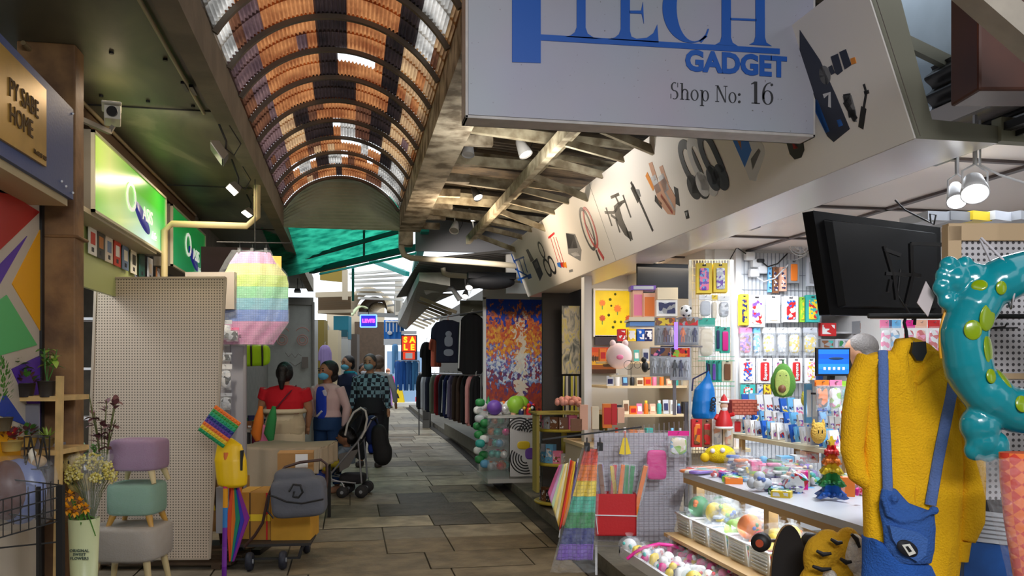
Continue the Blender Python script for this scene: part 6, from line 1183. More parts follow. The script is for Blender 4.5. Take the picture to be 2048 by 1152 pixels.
b = MB(); b.tube([(math.cos(a) * 184 * k, .012, math.sin(a) * 184 * k) for a in [PI * (.83 + .025 * i) for i in range(10)]], 3 * k, 6); b.obj('yellow_seam', mat('vinyl_orange', (226, 160, 30), .3), r)
b = MB(); b.tube([(L(x, y)[0], yy, L(x, y)[1]) for x, y, yy in [(1985, 470, .06), (1995, 530, -.045), (2008, 590, -.05), (2014, 618, -.02), (2012, 540, .05), (1990, 470, .08)]], 2.6 * k, 6); b.obj('hanging_tape', FILM if False else mat('tape_white', (206, 200, 206), .4), r)
b = MB(); b.poly([L(*t) for t in [(1862, 560), (1880, 590), (1866, 632), (1844, 604)]], .03, .033); b.obj('paper_tag', mat('tag_paper', (196, 184, 184), .6), r)
# pegboard stand behind the ring, with Wilson carton
dP = 3.0; r = thing('pegboard', 'wood framed white perforated board behind the teal swim ring', 'pegboard', P(1893, 735, d=dP), -YAW); k = dP / FPX; W_, H_ = 230 * k, 270 * k
b = MB(); b.bx(0, W_, 0, .02, -1.1, H_); b.obj('board', dots_mat('peg_white', (206, 202, 206), (70, 66, 70), .0205, .0055), r); b = MB(); b.bx(-.002, .045, -.015, .03, -1.2, H_ + .02); b.bx(-.0, W_, -.015, .03, H_ - .03, H_ + .03); b.bx(0, W_, -.012, .03, -.04, -.02); b.obj('frame', mat('frame_pale', (206, 176, 138), .55), r)
b = MB(); b.tube([(.16, -.01, .14), (.16, -.08, .14), (.16, -.09, .15)], .003, 6); b.tube([(.12, -.01, .137), (.24, -.02, .139)], .003, 6); b.obj('peg_hook', BLACK, r)
r = thing('carton', 'cream carton with red brand lettering on top of the framed board', 'box', P(1974, 474, d=dP), -YAW); b = MB(); b.bx(0, .16, 0, .2, 0, .045); b.obj('body', pc('cream'), r); text('lettering', 'Wilson', .034, red, r, (.082, -.003, .022), shear=.3, bold=.002); b = MB(); b.ball((.018, -.002, .026), (.012, .003, .010)); b.obj('printed_mark', pc('navy'), r)
b = MB()
for i, (x, c) in enumerate([(0, 0), (.1, 1), (.2, 2), (.3, 0), (.42, 1)]): b.box((x, 0, .02 + .004 * i), (.12, .2, .04), c, rz=.1 * i)
tag(b.obj('film_bundle', [pc('silver'), pc('grey'), pc('yellow')], loc=P(1850, 448, d=3.9)), 'bundle of film wrapped sheets lying above the black television', 'bundle')
# polka snack wrap and blue package at the bottom right
r = thing('wrapped_roll', 'orange diamond patterned cone in clear film at bottom right', 'gift', P(2040, 905, d=2.35), -YAW); k = 2.35 / FPX
dm, nt, bb = _new('orange_diamonds'); tc = nt.nodes.new('ShaderNodeTexCoord'); mp = nt.nodes.new('ShaderNodeMapping'); mp.inputs['Rotation'].default_value = (0, .785, 0); ch = nt.nodes.new('ShaderNodeTexChecker'); ch.inputs['Scale'].default_value = 42; ch.inputs[1].default_value = rgb(240, 120, 50) + (1,); ch.inputs[2].default_value = rgb(214, 60, 40) + (1,)
nt.links.new(tc.outputs['Object'], mp.inputs[0]); nt.links.new(mp.outputs[0], ch.inputs[0]); nt.links.new(ch.outputs[0], bb.inputs[0])
b = MB(); rs = []
for i, (py, x0, x1) in enumerate([(905, 2000, 2090), (960, 2002, 2095), (1040, 2010, 2100), (1160, 2030, 2110), (1260, 2045, 2115)]): rs.append([((((x0 + x1) / 2 - 2040) + math.cos(2 * PI * j / 20) * (x1 - x0) / 2) * k, math.sin(2 * PI * j / 20) * 30 * k, (905 - py) * k) for j in range(20)])
b.rings(rs); b.obj('cone', dm, r); b = MB(); rs = []
for i, (py, x0, x1) in enumerate([(915, 1950, 2095), (925, 1955, 2100), (1000, 1975, 2105), (1100, 2005, 2110), (1250, 2040, 2120)]): rs.append([((((x0 + x1) / 2 - 2040) + math.cos(2 * PI * j / 24) * (x1 - x0) / 2) * k, math.sin(2 * PI * j / 24) * (34 + 3 * math.sin(j * 2.3)) * k, (905 - py) * k + (.006 if j % 2 else 0) * (i == 0)) for j in range(24)])
b.rings(rs, caps=False); b.obj('film', FILM, r)
r = thing('boxed_item', 'blue box with pale label behind the orange cone at bottom right', 'box', P(1990, 1160, d=2.75), -YAW); b = MB(); b.bx(-.10, .16, 0, .1, -.25, .19); b.bx(-.10, .16, -.002, 0, .19, .26, 1); b.obj('carton', [mat('pkg_blue', (26, 84, 160), .4, var=.15, scale=12), pc('black')], r); b = MB(); b.box((-.01, -.006, .17), (.13, .004, .10), 0, ry=.12); b.obj('label', pc('silver'), r); b = MB()
for i in range(6): b.box((-.01, -.009, .205 - i * .014), (.11, .002, .004), 0, ry=.12)
b.obj('label_text', c_(120, 120, 124), r)
b = MB(); b.bx(1.95, 3.3, 2.45, 3.3, 0, .6, 0); b.bx(2.0, 3.0, 2.6, 3.25, .6, .8, 1); tag(b.obj('storage_chest', [mat('chest_dark', (70, 58, 52), .7, var=.1), mat('chest_plum', (96, 60, 86), .6)], loc=(.35, .0, .121)), 'dark storage chest standing behind the hanging onesie', 'chest')
# skateboard
dS = 3.25; r = thing('skateboard', 'black skateboard standing on end showing one orange hubbed wheel', 'skateboard', P(1578, 1152, d=dS), -YAW); k = dS / FPX
b = MB(); pts = [(math.cos(2 * PI * j / 40) * 36 * k, math.sin(2 * PI * j / 40) * 112 * k - .02) for j in range(40)]; b.poly(pts, -.006, .0, 0); b.poly([(x * 1.03, z * 1.01) for x, z in pts], .0, .012, 1); b.obj('deck', [mat('grip_black', (30, 26, 25), .85), mat('deck_wood', (150, 110, 60), .5)], r)
for dz in (65, -60):
    b = MB(); b.bar((0, .01, dz * k), (0, .05, dz * k), .03); b.bar((-62 * k, .055, dz * k), (50 * k, .055, dz * k), .012); b.obj('truck', STEEL, r)
    for sx in (-52, 48):
        b = MB(); b.lathe([(8 * k, -14 * k), (18 * k, -12 * k), (19 * k, -6 * k), (19 * k, 8 * k), (16 * k, 12 * k)], (0, 0, 0), 22, 0, 'Y'); o = b.obj('wheel', mat('wheel_black', (26, 24, 26), .5), r, (sx * k, .055 - .03, dz * k)); o.rotation_euler = (0, 0, -.5 if sx < 0 else .5); b = MB(); b.lathe([(8 * k, -15 * k), (8 * k, -12 * k)], (0, 0, 0), 16, 0, 'Y'); b.obj('hub', mat('hub_rust', (190, 80, 50), .4), o)
# tiger plush
dT = 3.05; r = thing('tiger_plush', 'yellow plush with black stripes and white fluffy fur at the bottom', 'toy', P(1670, 1120, d=dT), -YAW); k = dT / FPX; L = LP(1670, 1120, dT); b = MB()
for x, y, rx, rz in ((1640, 1120, 30, 48), (1660, 1100, 34, 40), (1700, 1090, 26, 34), (1640, 1170, 40, 40), (1690, 1160, 40, 50)): b.ball((L(x, 0)[0], .02, L(0, y)[1]), (rx * k, 24 * k, rz * k))
b.obj('body', mat('tiger_yellow', (206, 156, 26), .95, bump=.5, bscale=100), r, fuse=.006); b = MB(); b.ball((L(1708, 0)[0], -.01, L(0, 1106)[1]), (20 * k, 24 * k, 40 * k)); b.ball((L(1718, 0)[0], -.01, L(0, 1145)[1]), (16 * k, 20 * k, 30 * k)); b.ball((L(1655, 0)[0], -.02, L(0, 1150)[1]), (14 * k, 20 * k, 14 * k)); b.obj('white_fur', mat('fur_white', (224, 218, 208), .98, bump=1.0, bscale=60), r, fuse=.005)
for pts in ([(1622, 1095), (1634, 1102), (1650, 1100)], [(1614, 1125), (1632, 1132), (1650, 1130)], [(1650, 1072), (1662, 1080), (1672, 1078)], [(1690, 1062), (1700, 1072), (1706, 1088)], [(1668, 1110), (1680, 1118), (1690, 1116)]): b = MB(); b.tube([(L(x, 0)[0], -.058, L(0, y)[1]) for x, y in pts], [3 * k, 5 * k, 3 * k], 8); b.obj('stripe', BLACK, r)
# two bright spot lamps under the shop ceiling
for (px, py, d_, tx_, rr, lab) in ((1950, 388, 3.4, (1.6, 2.6, .9), .052, 'larger lit white spot lamp under the shop ceiling'), (1914, 404, 3.6, (1.7, 4.6, .8), .040, 'smaller white spot lamp left of the bright one')):
    p = P(px, py, d=d_); r = thing('spot_lamp', lab, 'lamp', p, 0); T = (Vector((-.35, -.55, -.8))).to_track_quat('-Z', 'Y').to_matrix().to_4x4()
    b = MB(); b.lathe([(.02, .11), (rr * .7, .09), (rr, .02), (rr * 1.04, 0), (rr * .96, 0), (rr * .9, .01)], n=24, caps=False); b.v = [tuple(T @ Vector(v)) for v in b.v]; b.obj('housing', WHITE, r); b = MB(); b.lathe([(rr * .92, .006), (.001, .0)], n=24); b.v = [tuple(T @ Vector(v)) for v in b.v]; b.obj('lit_bulb', mat('bulb_lit', (255, 255, 255), .3, emit=14), r)
    b = MB(); b.tube([(-rr * 1.1, 0, .02), (-rr * 1.1, 0, .09), (0, 0, .12), (rr * 1.1, 0, .09), (rr * 1.1, 0, .02)], .004, 6); b.bar((0, 0, .12), (0, 0, 2.52 - p.z), .012); b.obj('bracket', WHITE, r)
b = MB(); q = P(1960, 330, d=3.4); b.tube([(q.x, q.y, 2.5), q, P(2000, 350, d=3.4), P(2050, 366, d=3.4)], .005, 6); tag(b.obj('cable', WHITE), 'white cable trailing right from the bright spot lamp', 'cable')
b = MB(); b.tube([P(1790, 400, d=3.7), P(1810, 420, d=3.7), P(1850, 440, d=3.7), P(1868, 448, d=3.6), P(1872, 430, d=3.6), P(1860, 428, d=3.6), P(1862, 446, d=3.6)], .004, 6); tag(b.obj('cable', BLACK), 'black cable looping above the large black television', 'cable')
# man behind the monitor is built with the people
# ---- mesh panel with hanging packs and the red bin
dM = 5.75; b = MB(); r = thing('wire_grid_stand', 'white wire mesh panel hung with packs beside the kerb', 'panel', P(1188, 1092, d=dM), -YAW); k = dM / FPX; L = LP(1188, 1092, dM)
def clipx(y): return (1440 - 1188) - max(0, (y - 930)) * .45
for i in range(20):
    x = i * 10; top = 860 - 20 * i / 20; bot = 1085 - (0 if i < 16 else (i - 15) * 8); b.bar((x * k, 0, (1092 - bot) * k), (x * k, 0, (1092 - top) * k), .0032)
for j in range(24): y = 862 + j * 10; b.bar((0, 0, (1092 - y) * k), (min(190, 190 - max(0, (y - 960)) * .28) * k, 0, (1092 - y) * k), .0032)
b.obj('wires', mat('wire_white', (150, 146, 156), .35), r); b = MB(); b.poly([(2 * k, 10 * k), (155 * k, 4 * k), (185 * k, 120 * k), (188 * k, 226 * k), (2 * k, 226 * k)], .03, .034); b.obj('backing_sheet', mat('backing_lilac', (204, 200, 208), .5), r)
b = MB(); b.bar((5 * k, .02, 0), (5 * k, .02, -.2), .015); b.bar((150 * k, .02, 0), (150 * k, .02, -.2), .015); b.obj('foot', WHITE, r)
p = P(1232, 1072, d=5.6); r = thing('red_bin', 'red rectangular bin strapped to the mesh panel', 'bin', p, -YAW); k = 5.6 / FPX; b = MB(); t = .008; b.bx(-41 * k, 41 * k, 0, t, 0, 84 * k); b.bx(-41 * k, 41 * k, .12, .12 + t, 0, 84 * k); b.bx(-41 * k, -41 * k + t, 0, .12, 0, 84 * k); b.bx(41 * k - t, 41 * k, 0, .12, 0, 84 * k); b.bx(-41 * k, 41 * k, 0, .12, 0, t); b.obj('tub', mat('bin_red', (190, 24, 28), .45, bump=.05), r); b = MB(); b.bar((-42 * k, -.003, 42 * k), (42 * k, -.003, 40 * k), .006); b.bar((-41 * k, -.003, 44 * k), (-36 * k, -.003, 4 * k), .004); b.obj('string', WHITE, r)
for i, (x, c, tlt, hh) in enumerate([(-34, 'navy', -.12, 62), (-28, 'purple', 0, 66), (-18, 'brown', -.1, 70), (-10, 'red', .08, 64), (0, 'orange', .12, 68), (8, 'yellow', -.1, 60), (16, 'green', .05, 66), (24, 'green', .1, 60), (32, 'orange', .22, 66), (36, 'lime', .2, 58)]):
    rr = thing('foam_glider', c + ' foam stick in clear film, %s from left in the red bin' % ORD[i], 'toy', r.matrix_world @ Vector((0, 0, 0)) if False else p + Vector((CS, -SN, 0)) * (x * k) + Vector((SN, CS, 0)) * (.03 + .05 * (i % 2)), -YAW); b = MB(); rs = []
    b.box((math.sin(tlt) * 70 * k, 0, 78 * k), (9 * k, .014, (hh + 60) * k), 0, ry=tlt); b.obj('foam', pc(c), rr, bevel=.004); b = MB(); pillow(b, (math.sin(tlt) * 95 * k, 0, 100 * k), (17 * k, .03, (hh + 24) * k), .6, .6, T=Matrix.Rotation(tlt, 4, 'Y')); b.obj('film', FILM, rr)
pk = thing('magenta_bag', 'magenta padded pack in film hanging on the mesh panel', 'pack', P(1313, 902, d=5.68), -YAW); b = MB(); pillow(b, (0, 0, -28 * k), (40 * k, .04, 60 * k), .35, .35); b.obj('pad', pc('magenta'), pk); b = MB(); pillow(b, (0, 0, -26 * k), (46 * k, .05, 70 * k), .4, .4); b.tube([(0, 0, 5 * k), (0, .03, 10 * k)], .002, 5); b.obj('film', FILM, pk)
pk = thing('toy_fins', 'small yellow rubber fins pack hanging at the top of the mesh panel', 'pack', P(1250, 862, d=5.68), -YAW); b = MB()
for s in (-1, 1): b.poly([(s * 1 * k, -14 * k), (s * 4 * k, -14 * k), (s * 12 * k, -46 * k), (s * 1 * k, -48 * k)][::s], -.005, .005)
b.obj('fins', pc('yellow'), pk); b = MB(); b.tube([(0, 0, 0), (0, 0, -14 * k)], .003, 5); b.obj('loop', pc('orange'), pk)
pack(1336, 862, 42, 52, pc('cream'), prt(['white', 'sky blue', 'cream', 'lime'], 30, 70), 'pink topped bagged pack hanging at the right of the mesh panel', 'bag', 1, d=5.6, hd=pc('magenta'))
# ---- rainbow pack hanging at the kerb, small pride flags
dF = 5.4; r = thing('rainbow_pack', 'long rainbow striped bubble mat in clear film hanging at the kerb', 'mat', P(1160, 895, d=dF), -YAW); k = dF / FPX
cols = [PAL['purple'], (50, 56, 120), PAL['green'], (70, 180, 150), PAL['yellow'], PAL['orange'], (226, 70, 40)]
b = MB()
def mt(u, v): x0, x1 = 10 + (-48 - 10) * v, 36 + (25 - 36) * v; return ((x0 + (x1 - x0) * u) * k, .008 * math.sin(u * 14 + v * 3), -(3 + 222 * v) * k)
b.sheet(mt, 24, 60); b.obj('mat', band_mat('rainbow_mat', cols, 'Z', -225 * k, -3 * k, .35, grid=.024, gcol=.72), r, solid=.012); b = MB()
def mf(u, v): x0, x1 = 4 + (-60 - 4) * v, 40 + (32 - 40) * v; return ((x0 + (x1 - x0) * u) * k, -.03 + .012 * math.sin(u * 20 + v * 13), -(-4 + 252 * v) * k)
b.sheet(mf, 30, 40); b.obj('film', FILM, r)
for x in (14, 40): b = MB(); b.bx((x - 5) * k, (x + 5) * k, -.03, .03, -6 * k, 10 * k); b.tube([(x * k, 0, 8 * k), (x * k, 0, 20 * k)], .004, 6); b.obj('clip', BLACK, r)
b = MB(); b.bar((-.24, 0, 16 * k), (.4, .05, 40 * k), .01); b.obj('support_bar', DARK, r)
def flag(px0, pts, cols_, label, d, seed):
    r = thing('pride_flag', label, 'flag', P(px0[0], px0[1], d=d), -YAW); k = d / FPX; n = len(cols_)
    (ax, ay), (bx_, by_), (cx, cy), (dx, dy) = pts     # quad: top-left, top-right, bottom-right, bottom-left
    for i, c in enumerate(cols_):
        u0, u1 = i / n, (i + 1) / n; b = MB()
        def fn(u, v, u0=u0, u1=u1): w = u0 + (u1 - u0) * u; x = (ax * (1 - w) + bx_ * w) * (1 - v) + (dx * (1 - w) + cx * w) * v; y = (ay * (1 - w) + by_ * w) * (1 - v) + (dy * (1 - w) + cy * w) * v; return ((x - px0[0]) * k, .012 * math.sin(w * 9 + v * 4 + seed), (px0[1] - y) * k)
        b.sheet(fn, 4, 14); b.obj('stripe', c_(*c, .7), r, solid=.0015)
    b = MB(); b.tube([((bx_ - px0[0]) * k, 0, (px0[1] - by_ + 8) * k), ((cx - px0[0]) * k, 0, (px0[1] - cy - 20) * k)], .004, 6); b.obj('stick', WHITE, r); return r
flag((1120, 925), [(1118, 930), (1140, 925), (1118, 1055), (1095, 985)], [(190, 90, 130), (200, 150, 190), (190, 210, 170), (236, 214, 130), (240, 230, 190), (240, 200, 90)], 'pale striped flag hanging left of the rainbow mat', 5.44, 0)
flag((1143, 925), [(1141, 920), (1156, 925), (1140, 1040), (1118, 1060)], [(226, 60, 50), (240, 130, 40), (240, 200, 60), (80, 60, 150)], 'narrow bright flag folded between the pale flag and the mat', 5.42, 1)
# ================================================================== STALLS FURTHER ALONG ON THE RIGHT
Yp_ = 11.6; A = P(972, 845, Y=Yp_); B_ = P(1112, 600, Y=Yp_); w, h = B_.x - A.x, B_.z - A.z
def city_mat():
    m, nt, b = _new('city_painting'); N = nt.nodes.new; K = nt.links.new
    tc = N('ShaderNodeTexCoord'); sx = N('ShaderNodeSeparateXYZ'); K(tc.outputs['Object'], sx.inputs[0])
    n = N('ShaderNodeTexNoise'); n.inputs['Scale'].default_value = 9; n.inputs['Detail'].default_value = 6; n.inputs['Distortion'].default_value = 1.5; K(tc.outputs['Object'], n.inputs[0])
    v = N('ShaderNodeTexVoronoi'); v.inputs['Scale'].default_value = 26; mp = N('ShaderNodeMapping'); mp.inputs['Scale'].default_value = (1.3, 1, .8); K(tc.outputs['Object'], mp.inputs[0]); K(mp.outputs[0], v.inputs['Vector'])
    def M(op, a, c):
        q = N('ShaderNodeMath'); q.operation = op
        for i, z in enumerate((a, c)):
            if isinstance(z, (int, float)): q.inputs[i].default_value = z
            else: K(z, q.inputs[i])
        return q.outputs[0]
    sc = N('ShaderNodeSeparateColor'); K(v.outputs['Color'], sc.inputs[0])
    f = M('ADD', M('DIVIDE', sx.outputs['Z'], h), M('ADD', M('MULTIPLY', M('SUBTRACT', n.outputs['Fac'], .5), .35), M('MULTIPLY', M('SUBTRACT', sc.outputs[0], .5), .22)))
    r = N('ShaderNodeValToRGB'); e = r.color_ramp.elements; cs = [(0, (110, 40, 50)), (.18, (190, 80, 50)), (.28, (150, 60, 60)), (.36, (80, 70, 130)), (.41, (150, 180, 226)), (.46, (236, 236, 236)), (.52, (70, 100, 190)), (.58, (226, 110, 50)), (.66, (246, 190, 70)), (.74, (200, 70, 60)), (.82, (240, 130, 50)), (.88, (70, 60, 130)), (.93, (24, 70, 190))]
    while len(e) < len(cs): e.new(.5)
    for i, (p, c) in enumerate(cs): e[i].position = p; e[i].color = rgb(*c) + (1,)
    K(f, r.inputs[0]); dx = M('ABSOLUTE', M('SUBTRACT', M('DIVIDE', sx.outputs['X'], w), .5), 0); g = M('MULTIPLY', M('LESS_THAN', M('ADD', dx, M('MULTIPLY', M('SUBTRACT', n.outputs['Fac'], .5), .5)), .06), M('MULTIPLY', M('LESS_THAN', f, .78), .8))
    mx = N('ShaderNodeMix'); mx.data_type = 'RGBA'; K(g, mx.inputs[0]); K(r.outputs[0], mx.inputs[6]); mx.inputs[7].default_value = rgb(244, 236, 214) + (1,); K(mx.outputs[2], b.inputs[0]); b.inputs['Roughness'].default_value = .4; return m
r = thing('painting', 'large colourful city street painting with a blue sky above the toy table', 'painting', A); b = MB(); b.bx(0, w, 0, .03, 0, h); b.obj('canvas', city_mat(), r); b = MB(); b.bx(-.04, 0, -.01, .04, -1.0, h + .02); b.bx(-.04, w * .62, -.01, .04, h, h + .19); b.obj('frame', WHITE, r)
b = MB(); b.bx(w, w + .1, .0, .05, -.9, 1.9); b.bx(w + .1, w + .55, .1, .12, -.9, 1.9); tag(b.obj('stall_partition', mat('panel_dark', (44, 40, 40), .6), loc=A), 'dark partition beside the large city street painting', 'panel')
# glass cabinet with zebra print, and toy table
zq = P(1044, 950, d=10.6); r = thing('display_cabinet', 'glass display cabinet with a striped painted side panel', 'cabinet', (P(958, 950, d=10.9).x + .02, 10.2, .12)); W_ = P(1080, 950, Y=10.2).x - r.location.x; XC = r.location.x; hC = EYE + (740 - 835) * 10.5 / FPX - .12
b = MB(); b.bx(0, W_, 0, .9, hC, hC + .03); b.bx(0, W_, 0, .9, 0, .05); b.bx(.02, W_, .86, .88, 0, hC); b.obj('body', mat('cab_white', (204, 204, 200), .4), r); b = MB(); b.bx(W_ * .42, W_, -.01, .0, .08, hC - .01); b.obj('side_panel', WHITE, r)
for i in range(5):
    for x_, z_, r0, a0, a1 in ((.60, hC - .16, .03, .2, 2.8), (.84, hC - .18, .03, .6, 3.0), (.72, hC * .38, .06, 2.6, 5.0)): b = MB(); b.torus((W_ * x_, -.013, z_), r0 + i * .033, .0075, 20, 5, 0, 'Y', a0, a1); b.obj('painted_stripe', BLACK, r)
b = MB(); b = MB(); pillow(b, (W_ * .68, -.013, hC * .58), (.16, .012, .10), .7, .7); pillow(b, (W_ * .8, -.013, hC * .45), (.12, .012, .14), .7, .7, 1); b.obj('painted_figure', [pc('yellow'), pc('purple')], r)
b = MB(); b.bx(0, W_ * .4, -.004, 0, .05, hC); b.bx(-.004, 0, 0, .86, .05, hC); b.obj('glass', plastic_film('glass_clear', (220, 232, 235), .14), r)
for i in range(44):
    z = .22 + .14 * (i % 6); c = R.choice(['red', 'green', 'silver', 'white', 'magenta', 'teal', 'orange', 'sky blue']); b = MB(); b.ball((0, 0, 0), .048); r2 = tag(b.obj('bauble', mat('bauble_' + c, PAL[c], .2, .3), loc=(XC + .05 + (W_ * .34) * ((i * .618) % 1), 10.26 + .3 * ((i * .37) % 1), .10 + z)), c + ' shiny bauble in the glass cabinet', 'bauble', 'baubles in the glass cabinet')
for i in range(16):
    c = R.choice(['white', 'teal', 'silver', 'green', 'sky blue']); b = MB(); pillow(b, (0, 0, 0), (.12, .1, .10), .8, .8); tag(b.obj('net_bag', pc(c), loc=(XC - .02 - .06 * (i % 2), 10.3 + .05 * (i % 5), .35 + .05 * i)), c + ' bagged bauble hanging on the left of the glass cabinet', 'bag', 'bagged baubles left of the cabinet')
names = [('purple', 'ball'), ('lime', 'dome'), ('white', 'jar'), ('red', 'figure'), ('white', 'figure'), ('green', 'tree'), ('navy', 'jar'), ('silver', 'figure'), ('brown', 'figure'), ('peach', 'figure'), ('yellow', 'jar'), ('black', 'jar'), ('white', 'ball'), ('red', 'jar'), ('brown', 'jar'), ('orange', 'figure')]
for i in range(30):
    c, kd = names[i % 16]; x = XC + .04 + (W_ - .06) * ((i * .618 + .1) % 1); y = 10.3 + .5 * ((i * .37) % 1); s_ = (.09 if kd != 'dome' else .13) * R.uniform(.7, 1.1); z0 = .12 + hC + .03 
    r = thing('ornament', '%s %s ornament on top of the glass cabinet' % (c, kd), 'ornament', (x, y, z0), 0, 'ornaments on top of the glass cabinet'); b = MB()
    if kd in ('ball', 'dome'): b.ball((0, 0, s_), s_)
    elif kd == 'jar': b.lathe([(s_ * .5, 0), (s_ * .6, s_ * .8), (s_ * .3, s_ * 1.2), (.001, s_ * 1.25)], n=14)
    elif kd == 'tree': 
        for j in range(3): b.lathe([(s_ * (.9 - .2 * j), s_ * .7 * j), (.002, s_ * (1.2 + .7 * j))], n=12)
    else: b.lathe([(s_ * .4, 0), (s_ * .45, s_ * .6), (s_ * .25, s_ * 1.1)], n=14); b.ball((0, 0, s_ * 1.4), s_ * .33)
    b.obj('body', pc(c), r); b = MB(); b.ball((0, -s_ * .6, s_ * .9), s_ * .2, 0, 8, 6); b.obj('trim', pc(R.choice(['red', 'white', 'yellow'])), r)
b = MB()
for i in range(40): v = rv(.13, .2); b.ball((v.x * 1.2, v.y, v.z * .6), .03, 0, 8, 5)
tag(b.obj('bouquet', mat('rose_pink', (226, 160, 150), .7), loc=P(1138, 812, d=8.5)), 'dusty pink flower bunch above the yellow stand', 'flowers')
b = MB(); b.bx(-.3, .5, -.1, .3, -.02, 0); b.bx(-.28, -.25, 0, .2, -.8, 0); b.bx(.42, .45, 0, .2, -.8, 0); tag(b.obj('side_table', mat('table_olive', (170, 156, 70), .5), loc=P(1128, 824, d=8.5)), 'olive side table carrying the dusty pink flowers', 'table')
# garments
def garment(px, py, w, h, d, col, label, sleeves=1, rz=0.0, print_=None, grp=None, trim=None):
    r = thing('hanging_garment', label, 'clothing', P(px, py, d=d), -YAW + rz, grp); k = d / FPX; W_, H_ = w * k, h * k; b = MB(); rs = []
    for t, s_, th in ((0, .30, .5), (.06, .62, .8), (.12, .66, 1), (.5, .62, 1), (1, .66, .9)): rs.append([(math.cos(2 * PI * j / 20) * W_ * s_ / 2 * 1.15, math.sin(2 * PI * j / 20) * .06 * th * (1 + .15 * math.sin(j * 3)), -t * H_) for j in range(20)])
    b.rings(rs)
    for s_ in (-1, 1):
        if sleeves: b.tube([(s_ * W_ * .28, 0, -.08 * H_), (s_ * W_ * .42, 0, -.2 * H_ - .02), (s_ * W_ * .46, 0, -(.45 if sleeves == 1 else .95) * H_)], [W_ * .10, W_ * .10, W_ * .08], 10)
    b.obj('cloth', c_(*col, .9), r, fuse=max(.012, W_ / 26)); b = MB(); b.tube([(0, 0, 0), (0, 0, .05), (.02, 0, .07)], .004, 5); b.tube([(-W_ * .28, 0, -.05 * H_), (0, 0, .0), (W_ * .28, 0, -.05 * H_)], .006, 5); b.obj('hanger', pc('orange') if print_ else WHITE, r)
    if print_: b = MB(); b.ball((0, -.075, -.33 * H_), (W_ * .10, .006, H_ * .07)); pillow(b, (0, -.075, -.50 * H_), (W_ * .26, .012, H_ * .24), .7, .7); pillow(b, (0, -.075, -.76 * H_), (W_ * .30, .012, H_ * .16), .8, .5); b.obj('chest_print', mat('print_grey', (150, 156, 176), .8), r)
    if trim: b = MB(); b.tube([(-W_ * .42, -.07, -.12 * H_), (-W_ * .49, -.05, -.9 * H_)], .012, 6); b.obj('stripe', WHITE, r)
    return r
garment(896, 640, 66, 86, 13.2, (34, 38, 62), 'navy t-shirt with a pale figure print hanging by the stall', 1, .2, True); garment(944, 627, 54, 122, 12.6, (20, 20, 24), 'black long sleeved top with a white sleeve stripe', 2, 0, None, None, True)
garment(872, 672, 34, 62, 14.0, (224, 110, 90), 'coral top hanging beside the navy t-shirt', 1, .8); garment(853, 684, 34, 70, 15, (24, 24, 28), 'black top hanging left of the coral top', 1, .9)
b = MB(); b.tube([P(846, 640, d=16), P(900, 632, d=13.2), P(968, 622, d=12.2)], .015, 8); b.tube([P(968, 622, d=12.2), P(968, 622, d=12.2) - Vector((0, 0, 2.2))], .02, 8); tag(b.obj('clothes_rail', STEEL), 'upper steel clothes rail carrying the printed t-shirt', 'rail')
lowc = [((26, 26, 30), 'black'), ((200, 204, 210), 'pale grey'), ((34, 40, 60), 'navy'), ((120, 130, 110), 'sage'), ((140, 30, 40), 'dark red'), ((30, 34, 52), 'dark navy'), ((28, 36, 84), 'blue'), ((110, 100, 130), 'mauve'), ((60, 44, 36), 'brown'), ((70, 50, 42), 'dark brown'), ((24, 24, 28), 'black'), ((230, 160, 160), 'pink'), ((22, 22, 26), 'jet black')]
for i, (c, nm) in enumerate(lowc):
    t = i / 12; d = 17.5 - 5.2 * t; px = 842 + 110 * t; garment(px, 748 + 4 * t, 30 + 14 * t, 70 + 32 * t, d, c, '%s garment, %s from the far end of the lower clothes rail' % (nm, ORD[i]), 2, 1.1, None, None, i in (5, 6))
b = MB(); b.tube([P(838, 746, d=18), P(962, 750, d=12.1)], .015, 8)
for px, d in ((838, 18), (962, 12.1)): q = P(px, 748, d=d); b.tube([q, (q.x, q.y, .12)], .015, 8)
tag(b.obj('clothes_rail', STEEL), 'lower steel clothes rail full of dark garments', 'rail')
b = MB(); b.bx(2.02, 2.9, 10.9, 18.5, .12, .34); tag(b.obj('stall_plinth', mat('plinth', (104, 100, 86), .7, var=.1)), 'low grey plinth under the clothes rails', 'plinth')
b = MB(); b.bx(0, .6, 0, .02, 0, .26); tag(b.obj('price_board', mat('board_grid', (190, 190, 170), .6), loc=P(920, 632, d=14)), 'pale notice board above the hanging clothes', 'board')
# pipes, lamps and hardware under the rusty roof
pcw = mat('pvc_cream', (188, 178, 156), .5)
def pipe(pts, rad, label, name='drain_pipe', m_=pcw, cat='pipe'): b = MB(); b.tube(pts, rad, 12); return tag(b.obj(name, m_), label, cat)
pipe([P(803, 470, d=9.9), P(803, 496, d=9.9), P(808, 510, d=9.9), P(822, 516, d=9.9), P(930, 523, d=9.9), P(1036, 532, d=10)], .035, 'cream drain pipe bending under the peeling beam to the fascia'); pipe([P(886, 536, d=11), P(888, 546, d=11), P(898, 550, d=11), P(1046, 561, d=11)], .035, 'second cream drain pipe lower and farther along')
pipe([P(850, 585, d=12), P(862, 580, d=12), P(905, 578, d=12), P(920, 600, d=12)], .04, 'white bent duct pipe above the clothes rails', m_=WHITE)
pipe([(-1.52, 7.5, 2.0), (-1.52, 7.5, 2.66), (-1.46, 7.5, 2.72), (-.86, 7.5, 2.72), (-.775, 7.5, 2.80), (-.775, 7.5, 3.07)], .028, 'cream drain pipe crossing in front of the second green sign', m_=mat('pvc_yellow', (190, 172, 124), .45))
